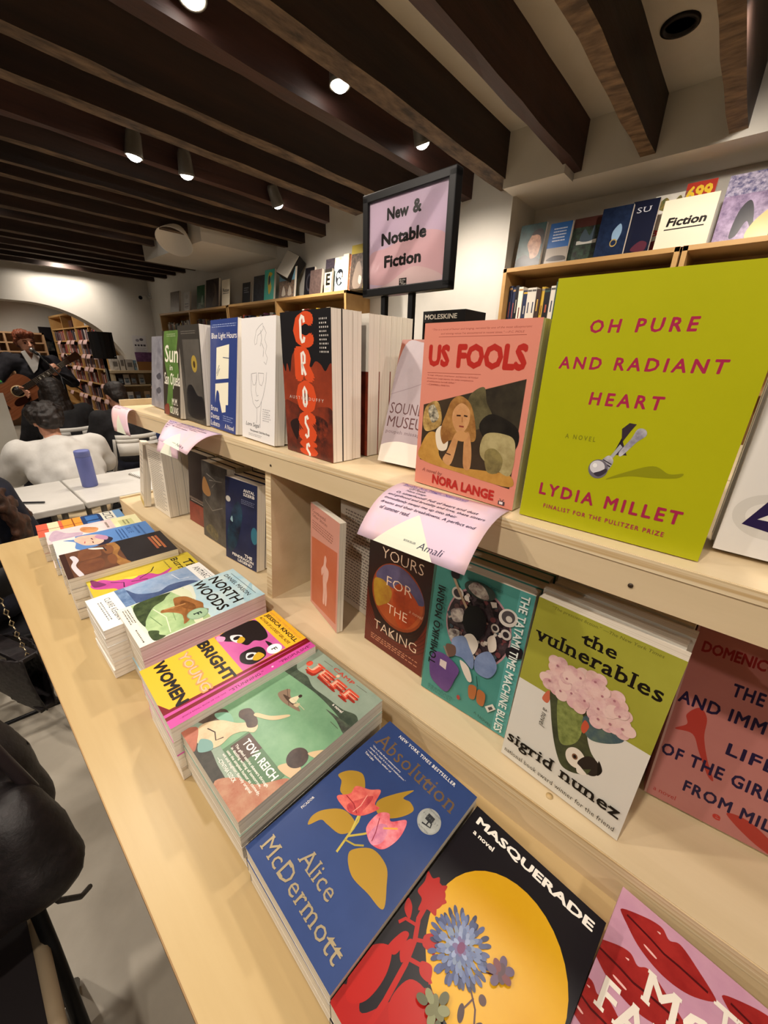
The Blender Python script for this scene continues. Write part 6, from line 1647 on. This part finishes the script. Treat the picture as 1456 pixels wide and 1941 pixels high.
A['rose'] = [
    ('r', 0, 0, 1, 1, '#b97a74~#b2726c@8'), ('l', [(.0, .0), (.0, 1), (1, 1)], .03, '#c9a49c'), ('t', 'DOMENICO STARNONE', .06, .87, .95, .93, '#8f1f22', {'b': .035}),
    ('b', [(.10, .52), (.16, .58), (.22, .54), (.24, .44), (.30, .33), (.37, .24), (.33, .25), (.24, .35), (.17, .43), (.06, .42), (.12, .47)], '#a83a30'), ('b', [(.5, .10), (.62, .12), (.8, .06), (.9, .0), (.7, .02)], '#a83a30'),
    ('t', 'THE MORTAL', .30, .70, .92, .77, '#22183a', {'b': .03, 'sp': 1.15}), ('t', 'AND IMMORTAL', .02, .57, .93, .64, '#22183a', {'b': .03, 'sp': 1.15}), ('t', 'LIFE', .38, .40, .66, .465, '#22183a', {'b': .03, 'sp': 1.15}), ('t', 'OF THE GIRL', .02, .255, .70, .325, '#22183a', {'b': .03, 'sp': 1.15}), ('t', 'FROM MILAN', .22, .11, .90, .175, '#22183a', {'b': .03, 'sp': 1.15}),
    ('t', 'a novel', .05, .035, .2, .06, '#a8322c'), ('t', 'e', .43, .045, .48, .075, '#b5352c', {'b': .03})]
A['navy'] = [('r', 0, 0, 1, 1, '#1c2444~#222c52@12'), ('b', [(.1, .1), (.35, .2), (.55, .6), (.4, .75), (.2, .6), (.05, .3)], '#131a30~#22485c@20'), ('e', .09, .74, .08, .035, '#d9d6cc'), ('e', .92, .42, .10, .10, '#2f6f84'), ('b', [(.16, .50), (.22, .55), (.24, .48)], '#8fb0b8'), ('t', 'ANTAL', .58, .885, .92, .92, W_, {'b': .03}), ('t', 'SZERB', .58, .84, .92, .875, W_, {'b': .03}), ('g', .52, .74, .92, .80, 3, '#8a93b0'), ('t', 'THE', .62, .11, .86, .15, W_, {'b': .03}), ('t', 'PENDRAGON', .22, .065, .90, .10, W_, {'b': .03}), ('t', 'LEGEND', .40, .02, .86, .055, W_, {'b': .03})]
A['etched'] = [('r', 0, 0, 1, 1, '#3a3632~#55504a@26'), ('b', [(.0, .62), (.1, .8), (.35, .62), (.2, .56)], '#a87a48'), ('l', [(.2, .85), (.6, .8), (.4, .7)], .02, '#8a857c'), ('l', [(.3, .78), (.8, .82)], .015, '#8a857c'), ('b', [(.1, .1), (.3, .2), (.6, .12), (.5, .02)], '#6a6040~#3f3a2c@60'), ('l', [(.1, .5), (.4, .4), (.8, .5)], .015, '#7a756c')]
A['darkred'] = [('r', 0, 0, 1, 1, '#2a1f1e'), ('r', 0, .33, 1, .36, '#6a5a50'), ('r', 0, 0, 1, .28, '#8a3a2c~#6a2c24@20'), ('g', .1, .3, .9, .33, 1, '#a89a90')]
A['figure'] = [('r', 0, 0, 1, 1, '#c98f80'), ('p', [(.05, .69), (.95, .74), (.95, .07), (.05, .03)], '#b9603f~#c06a48@12'), ('b', [(.52, .59), (.56, .62), (.60, .59), (.585, .53), (.68, .50), (.66, .42), (.62, .36), (.64, .26), (.62, .15), (.57, .15), (.57, .26), (.54, .14), (.49, .15), (.50, .27), (.48, .38), (.50, .44), (.44, .40), (.42, .46), (.50, .52)], '#dfb3a4~#d8a796@25'), ('t', 'Continental', .07, .925, .55, .955, '#6a3a30', {'serif': .04}), ('t', 'Other Stories', .07, .885, .60, .915, '#6a3a30', {'serif': .04}), ('g', .07, .77, .8, .86, 4, '#8f5a4e')]
A['textpage'] = [('r', 0, 0, 1, 1, '#e3dbcc'), ('g', .12, .05, .9, .95, 30, '#8a8176')]
A['yellowband'] = [('r', 0, 0, 1, 1, '#d8cdb8'), ('r', 0, 0, 1, .08, '#b59a2c'), ('l', [(.3, .17), (.9, .17)], .03, '#3a342c'), ('l', [(.3, .14), (.9, .14)], .02, '#b59a2c'), ('g', .2, .5, .8, .9, 6, '#8a8073')]

# ---- stacks lying on the table (numbers: bottom-left corner, top height, direction the cover's top points)
def P(key, w, h, t, cover, **kw):
    return book_proto(w, h, t, A[key] if key in A else [], cover, **kw)


ST = [
    # key, blx, bly, top, up, w, h, t, n, cover, label, rest
    ('blueflower', .093, .256, .986, -3.2, .139, .211, .021, 3, '#33477a', 'blue paperback with gold leaves and red flowers, topmost of its stack', 'copy under the blue flower paperback'),
    ('camp', .099, .415, 1.006, -1.6, .146, .214, .021, 4, '#8a9c8c', 'green lake-scene paperback with red title, topmost of its stack', 'copy under the green lake-scene paperback'),
    ('young', .097, .546, 1.020, -3.4, .130, .216, .022, 4, '#cf4fa0', 'pink paperback with short yellow cover, topmost of its stack', 'copy under the pink and yellow paperback'),
    ('north', .118, .714, 1.030, -2.6, .130, .211, .024, 4, '#a9cfdf', 'paperback with brown wildcat on a meadow, topmost of its stack', 'copy under the wildcat paperback'),
    ('antarctic', .090, .797, 1.024, -1.0, .120, .207, .014, 6, '#efeeea', 'slim white paperback with blue sketch, topmost of its stack', 'copy under the slim white and blue paperback'),
    ('yellowfig', .113, .908, 1.006, -3.5, .118, .200, .014, 5, '#d3bf3f', 'yellow paperback with magenta figure, topmost of its stack', 'copy under the yellow and magenta paperback'),
    ('seats', .098, 1.046, 1.022, -4.4, .137, .206, .022, 4, '#5a3a2c', 'brown paperback picturing theatre seats, topmost of its stack', 'copy under the theatre seats paperback'),
    ('blueface', .104, 1.150, 1.018, -5.0, .112, .200, .022, 4, '#5b86c2', 'sky-blue paperback with a reclining face, topmost of its stack', 'copy under the sky-blue face paperback'),
    ('pale', .104, 1.248, 1.010, -5.0, .092, .204, .020, 4, '#e6d5d2', 'pale pink and cream paperback, topmost of its stack', 'copy under the pale pink paperback'),
    ('blocks', .100, 1.362, .996, -5.0, .104, .198, .022, 3, '#d9614a', 'orange and blue block-pattern paperback at the far table end, topmost', 'copy under the orange and blue block paperback'),
    ('masque', .084, .1165, .980, -4.0, .136, .208, .025, 2, '#16131a', 'black paperback with big yellow disc and red flowers, topmost of its stack', 'copy under the black and yellow disc paperback'),
    ('lips', .125, -.022, .965, -5.0, .136, .208, .0195, 2, '#c99ab0', 'pink paperback covered with red lips, cut off at the bottom edge', 'copy under the pink lips paperback'),
]
for (k, bx, by, top, upd, w, h, t, n, cov, lb, rest) in ST:
    pr = P(k, w, h, t, cov, pages=PAGES_W if k in ('young', 'antarctic') else PAGES)
    plain = book_proto(w, h, t, [], cov, pages=PAGES_W if k in ('young', 'antarctic') else PAGES)
    stack(k, [pr, plain], bx, by, top, upd, w, h, t, n, lb, rest, 'stacks of paperbacks on the display table')

# ---- leaning books, front copy then the copies behind it
def leaners(key, x, y, z, yaw, lean, w, h, t, n, cover, lb, rest, pages=PAGES, gap=.0006, hard=False, step_lean=0.0, rough=.33, **kw):
    pr = book_proto(w, h, t, A[key], cover, pages=pages, hard=hard, rough=rough, **kw)
    plain = book_proto(w, h, t, [], cover, pages=pages, hard=hard, **kw)
    r = random.Random(sum(map(ord, key)))
    for i in range(n):
        l = max(0.0, lean + step_lean * i)
        dx = i * (t + gap + .0004) / max(math.cos(R(l)), .5) / math.cos(R(yaw))
        m = lean_matrix(x + dx + (.0 if i == 0 else r.uniform(0, .0008)), y + (0 if i == 0 else r.uniform(-.003, .003)), z, yaw, l, t)
        put(pr if i == 0 else plain, m, lb if i == 0 else f'{rest}, {ORD[i - 1]} behind it', 'face-out books and copies on the plywood riser')


U = US + .0006
leaners('lime', .392, .147, U, -1.0, 0.5, .156, .222, .019, 4, '#b3b416', 'large lime green paperback with crimson lettering on the upper shelf', 'copy behind the lime green paperback')
leaners('salmon', .404, .299, U, 4, 1.0, .143, .192, .020, 3, '#e58d79', 'salmon paperback with red lettering and a photo of a young woman', 'copy behind the salmon paperback')
leaners('sound', .440, .400, U, -3, 17.0, .135, .183, .016, 2, '#a2604e', 'mauve and rust paperback half hidden behind the salmon one', 'copy behind the mauve and rust paperback')
leaners('cross', .395, .573, U, 3.0, 0.5, .128, .215, .018, 3, '#2a211f', 'black and rust paperback with tall orange letters down its cover', 'copy behind the black and rust paperback', pages=PAGES_W)
pl = book_proto(.132, .214, .024, [('r', 0, 0, 1, .62, '#8a3a26~#5c281e@30')], '#1d1c1f', pages=PAGES_W)
for i in range(4):
    put(pl, lean_matrix(.462 + i * .0243, .574 - .002 * i, U, 1, 0.6, .024), f'thick copy of the black and rust paperback, {ORD[i]} from front in the pale row', 'face-out books and copies on the plywood riser')
leaners('whitesketch', .393, .722, U, 3.5, 6.0, .122, .213, .020, 4, '#ece9e8', 'glossy white paperback with a thin line portrait drawing', 'copy behind the white line-drawing paperback', pages=PAGES_W, rough=.22)
leaners('bluewin', .400, .872, U, 5, 8.0, .132, .217, .017, 4, '#2f417f', 'blue paperback with pale window shapes and white lettering', 'copy behind the blue window paperback', pages=PAGES_W)
leaners('darkdoor', .405, 1.009, U, 4, 3.6, .128, .209, .024, 4, '#393632', 'dark brown-black paperback with a small yellow disc', 'copy behind the dark yellow-disc paperback', pages=PAGES_W)
leaners('green', .401, 1.131, U, 4, 8.0, .122, .201, .020, 3, '#3b342c', 'green and brown paperback with hand-drawn white lettering', 'copy behind the green hand-lettered paperback')
leaners('grey', .440, 1.330, U, 5, 10.0, .134, .194, .018, 2, '#77767e', 'cloudy grey paperback at the far end of the upper shelf', 'copy behind the cloudy grey paperback')
leaners('whitecol', .430, -.016, U, 0, 9.0, .140, .210, .020, 3, '#e3e0dc', 'white paperback with red and blue brush letters at the right edge', 'copy behind the white brush-letter paperback')
L0 = LS + .0006
leaners('rose', .436, -.036, L0, -6.5, 14.0, .140, .212, .017, 4, '#b06a64', 'dusty rose paperback with dark block capitals on the lower shelf', 'copy behind the dusty rose paperback')
leaners('olive', .368, .111, L0, 4, 6.0, .136, .226, .020, 7, '#dcd8cd', 'olive and white paperback with a parrot made of flowers', 'copy behind the parrot paperback')
leaners('teal', .386, .252, L0, -1.6, 5.0, .135, .214, .020, 5, '#4f9389', 'teal paperback with crowded round illustration on the lower shelf', 'copy behind the teal paperback')
leaners('oval', .405, .392, L0, 2.4, 3.5, .130, .201, .022, 5, '#261412', 'dark red-brown paperback with a glowing oval and thin capitals', 'copy behind the glowing oval paperback')
leaners('figure', .410, .552, L0, 15, 3.0, .118, .215, .012, 1, '#c98f80', 'pink paperback with pale standing figure beside the plywood divider', 'copy behind the pale figure paperback')
tp = book_proto(.13, .215, .016, A['textpage'], '#e3dbcc')
put(tp, lean_matrix(.462, .520, L0, 6, 2, .016), 'grey paperback turned back to show its printed text, behind the pale figure', 'face-out books and copies on the plywood riser')
leaners('navy', .385, .851, L0, -4, 7.0, .124, .203, .022, 5, '#1c2444', 'navy paperback with teal orb and white lettering left of divider', 'copy behind the navy paperback', pages=PAGES_W)
leaners('etched', .405, 1.011, L0, 0, 6.0, .135, .209, .022, 4, '#3a3632', 'dark etched-pattern paperback behind the navy one', 'copy behind the dark etched paperback')
leaners('darkred', .425, 1.145, L0, 0, 7.0, .118, .210, .020, 3, '#2a1f1e', 'black paperback with dark red base on the lower shelf', 'copy behind the black and dark red paperback')
# books standing with their leaves towards the viewer, near the far end of the riser
pt = book_proto(.125, .205, .026, A['textpage'], '#4a443c')
for i in range(3):
    m = lean_matrix(.392 + .0268 * i, 1.325, L0, 1, 2, .026)
    put(pt if i == 0 else book_proto(.125, .205, .026, [], '#2a2624'), m, f'thick paperback showing its leaves at the far end, {ORD[i]} from front', 'face-out books and copies on the plywood riser')
leaners('yellowband', .385, 1.435, L0, 12, 9, .09, .20, .02, 1, '#d8cdb8', 'cream paperback with mustard foot at the far end of the lower shelf', 'copy')

# ================================================================ REVIEW CARDS, SIGN, COUNTER BOX
PINK = ink('#dcc3d8~#e8c2c0@9', .7)


def review_card(pts_top, pts_bot, bulge, label, title, lines, sign_, scale=1.0):
    """thin card held under a book on the shelf and drooping over its front; corners left/right of the top and bottom edge"""
    tl, tr, bl, br = (Vector(p) for p in (*pts_top, *pts_bot))

    def fn(u, v):
        a, b = tl.lerp(tr, u), bl.lerp(br, u)
        p = a.lerp(b, v)
        k = 4 * v * (1 - v)
        return p + Vector((-bulge * .4, 0, bulge)) * k

    mb = MB().grid(fn, 10, 10, PINK, .0005)

    def tri(u, v0, v1, u0, u1, mt, lift):
        pass
    # printing follows the bend of the card
    def lay(V, F, x0, y0, x1, y1, mt, lift):
        out = []
        for a, b, *_ in V:
            u, v = x0 + a * (x1 - x0), 1 - (y0 + b * (y1 - y0))
            p = fn(u, v)
            nrm = (fn(min(u + .01, 1), v) - fn(max(u - .01, 0), v)).cross(fn(u, min(v + .01, 1)) - fn(u, max(v - .01, 0))).normalized()
            if nrm.x > 0 and nrm.z < 0 or nrm.z < 0:
                nrm = -nrm
            out.append(p + nrm * lift)
        mb.add(out, F, mt)
    g_, f_ = [(i / 8, j / 4) for j in range(5) for i in range(9)], [(j * 9 + i, j * 9 + i + 1, (j + 1) * 9 + i + 1, (j + 1) * 9 + i) for j in range(4) for i in range(8)]
    tent = [(.5 + (i / 8 - .5) * (1 - j / 8 * .98), j / 8) for j in range(9) for i in range(9)]
    lay(tent, [(j * 9 + i, j * 9 + i + 1, (j + 1) * 9 + i + 1, (j + 1) * 9 + i) for j in range(8) for i in range(8)], .18, .0, .74, .42, ink('#dfe3d0', .7), .0006)
    INKC = ink('#2a2648', .6)
    V, F = glyphs(title, .018, .1, 1.05)
    lay(V, F, .06, .90, .68, .955, ink('#3a3f9c', .6), .0009)
    lay([(0, 0), (1, 0), (1, 1), (0, 1)], [(0, 1, 2, 3)], .06, .885, .68, .892, ink('#3a3f9c', .6), .0009)
    y = .82
    for s, x0, x1 in lines:
        V, F = glyphs(s, .006, .25)
        lay(V, F, x0, y, x1, y + .052, INKC, .0009)
        y -= .076
    if sign_:
        V, F = glyphs('BOOKSELLER', 0, 0)
        lay(V, F, .45, .10, .56, .12, INKC, .0009)
        V, F = glyphs(sign_, -.01, .3)
        lay(V, F, .58, .07, .80, .14, INKC, .0009)
    o = mb.build('review_card')
    return tag(o, label, 'card', 'pink handwritten review cards')


H0 = CAM_H
review_card([(.388, .306, US + .0012), (.392, .158, US + .0012)], [(.300, .304, H0 - .199), (.300, .156, H0 - .195)], .014, 'pink handwritten review card drooping below the salmon paperback', 'Books Are Magic Approved',
            [('US Fools', .16, .32), ('Nora Lange', .16, .36), ('O, sisterhood! Full of heart and dust', .10, .86), ('and girlhood and brutality and love, these sisters', .05, .94), ('immediately swept me up into their', .05, .74), ('dreams and their breakdowns. A perfect end', .05, .92), ('of summer read.', .08, .38)], 'Amali')
review_card([(.378, 1.035, US + .0012), (.372, .905, US + .0012)], [(.318, .985, H0 - .215), (.318, .868, H0 - .213)], .008, 'pink review card under another one on the upper shelf edge', 'Books Are Magic Approved', [('a haunting, tender read', .06, .7), ('full of ghosts and family', .06, .8), ('and the desert at night', .06, .74)], None)
review_card([(.372, .955, US + .0022), (.374, .768, US + .0022)], [(.295, .893, H0 - .172), (.300, .770, H0 - .184)], .010, 'pink review card lying over another one on the upper shelf edge', 'Books Are Magic Approved', [('quiet and luminous, a book of', .06, .8), ('distance and devotion between', .06, .86), ('a mother and a daughter', .06, .7), ('far from home', .06, .5)], 'Nika')
review_card([(.372, 1.398, US + .0012), (.372, 1.262, US + .0012)], [(.335, 1.352, H0 - .219), (.335, 1.214, H0 - .216)], .022, 'pink review card curling down at the far end of the upper shelf', 'Books Are Magic Approved', [('strange and beautiful', .08, .7), ('stories you will not forget', .08, .86), ('read it twice', .08, .5)], None)
o = MB().box((0, 0, 0), (.10, .16, .0008), PINK).build('review_card')
o.location = (.43, 1.20, US + .0008); o.rotation_euler = (0, 0, R(-14))
tag(o, 'pink review card lying flat on the upper shelf beside the grey paperback', 'card', 'pink handwritten review cards')

# framed sign on two posts
sw, sh_ = .234, .187
sg = empty('framed_sign', label='black framed sign on two posts reading New & Notable Fiction', cat='sign', mat=lean_matrix(.741, .724, H0 + .133, 1.5, 0, 0))
fr = MB()
b_ = .0125
fr.box((-.004, -.004, -.018), (sw + .004, b_, .004), BLACKMETAL, None, .002).box((-.004, sh_ - b_, -.018), (sw + .004, sh_ + .004, .004), BLACKMETAL, None, .002)
fr.box((-.004, 0, -.018), (b_, sh_, .004), BLACKMETAL, None, .002).box((sw - b_, 0, -.018), (sw + .004, sh_, .004), BLACKMETAL, None, .002).box((0, 0, -.018), (sw, sh_, -.012), BLACKMETAL)
fr.build('frame', sg)
sm_ = MB().box((b_ - .003, b_ - .003, -.012), (sw - b_ + .003, sh_ - b_ + .003, -.002), ink('#d9c3da~#dfc8dc@7', .6))
art(sm_, [('b', [(.06, .12), (.06, .42), (.3, .47), (.6, .56), (.94, .48), (.94, .12)], '#e6bfc6'), ('b', [(.1, .07), (.3, .10), (.62, .24), (.92, .08)], '#ead0d0'),
          ('t', 'New', .275, .725, .53, .845, K_, {'b': .045}), ('t', '&', .575, .73, .67, .855, K_, {'b': .045}), ('t', 'Notable', .21, .49, .735, .615, K_, {'b': .045}), ('t', 'Fiction', .25, .265, .69, .39, K_, {'b': .045}), ('r', .445, .065, .535, .14, K_), ('t', 'Books', .455, .115, .52, .132, W_), ('t', 'Are', .455, .093, .5, .110, W_), ('t', 'Magic', .47, .072, .53, .089, W_)], sw, sh_, -.0019)
sm_.build('sheet', sg)
glz = bpy.data.materials.new('acetate')
glz.use_nodes = True
nt = glz.node_tree
nt.nodes.remove(nt.nodes['Principled BSDF'])
tr_, gl_, fr_, mx_ = nt.nodes.new('ShaderNodeBsdfTransparent'), nt.nodes.new('ShaderNodeBsdfGlossy'), nt.nodes.new('ShaderNodeFresnel'), nt.nodes.new('ShaderNodeMixShader')
gl_.inputs['Roughness'].default_value = .14
fr_.inputs['IOR'].default_value = 1.5
nt.links.new(fr_.outputs[0], mx_.inputs[0])
nt.links.new(tr_.outputs[0], mx_.inputs[1])
nt.links.new(gl_.outputs[0], mx_.inputs[2])
nt.links.new(mx_.outputs[0], nt.nodes['Material Output'].inputs[0])


def sheet_fn(u, v):
    x, y = b_ + (sw - 2 * b_) * u, b_ + (sh_ - 2 * b_) * v
    return (x, y, .0025 + .0016 * math.sin(3.2 * (u + v) + 1.0) + .0022 * math.sin(11 * (u - .6 * v)) * math.exp(-((u * .8 - v + .25) ** 2) * 12))


MB().grid(sheet_fn, 40, 40, glz).build('clear_cover', sg)
ps = sg.matrix_world.inverted()
for u in (.235, .58):
    MB().box((sw * u - .006, -(H0 + .133 - US), -.016), (sw * u + .006, 0, -.004), BLACKMETAL).build('post', sg)
MB().box((sw * .12, -(H0 + .133 - US), -.06), (sw * .70, -(H0 + .133 - US) + .006, .03), BLACKMETAL, None, .002).build('foot_plate', sg)
# shelf plate behind the riser that carries the sign and the counter box
t2 = empty('rear_riser', (0.755, 1.40, TT), (0, 0, 0), 'plain plywood rear riser behind the face-out books carrying the sign', 'shelf')
MB().box((0, -1.95, US - TT - .024), (.38, 0, US - TT - .001), BIRCH).build('top_panel', t2)
for y in (-1.93, -.97, -.02):
    MB().box((.01, y, .0008), (.37, y + .018, US - TT - .024), BIRCH).build('side_panel', t2)
sg.location.x = .80 if False else sg.location.x
# counter display box for notebooks
mo = empty('counter_display', (.905, .672, US), (0, 0, 0), 'black notebook counter display with white capitals behind the salmon paperback', 'display')
hz = H0 + .113 - US
BK = ink('#1c1b1e', .5)
hd_ = MB().box((0, -.125, hz - .026), (.10, 0, hz), BK)
Mf = Matrix(((0, 0, -1, 0), (-1, 0, 0, 0), (0, 1, 0, hz - .026), (0, 0, 0, 1)))
art(hd_, [('t', 'MOLESKINE', .05, .26, .82, .70, W_, {'b': .025})], .125, .026, .0003, .0002, Mf)
hd_.build('header', mo)
MB().box((.0, -.125, 0), (.10, 0, .012), BK).box((.09, -.125, 0), (.10, 0, hz - .026), BK).box((.0, -.125, .012), (.10, -.122, hz - .026), BK).box((.0, -.003, .012), (.10, 0, hz - .026), BK).build('tray', mo)
for i, (c, lb) in enumerate([('#a8a02a', 'olive yellow notebook, front of the black counter display'), ('#c9bd32', 'yellow notebook, second in the black counter display'), ('#8a8f2c', 'moss green notebook, third in the black counter display')]):
    o = MB().box((0, 0, 0), (.012, .112, .20 if i else .19), ink(c, .5), None, .001).box((-.0008, .02, .12), (0, .03, .13), ink('#4a4620')).box((-.0008, .05, .12), (0, .06, .13), ink('#4a4620')).build('notebook')
    o.location = (.912 + .016 * i, .672 - .1185, US + .013)
    tag(o, lb, 'notebook')
o = MB().box((0, 0, 0), (.004, .055, .10), ink('#d9a9c4', .7)).box((.004, -.0, 0), (.03, .055, .003), ink('#d9a9c4', .7)).build('card_sign')
o.location = (.98, .792, H0 + .0)
o.location.z = US + .001
o.scale = (1, 1, (H0 + .098 - US) / .10)
tag(o, 'small pink card standing behind the pale row of paperbacks', 'sign')
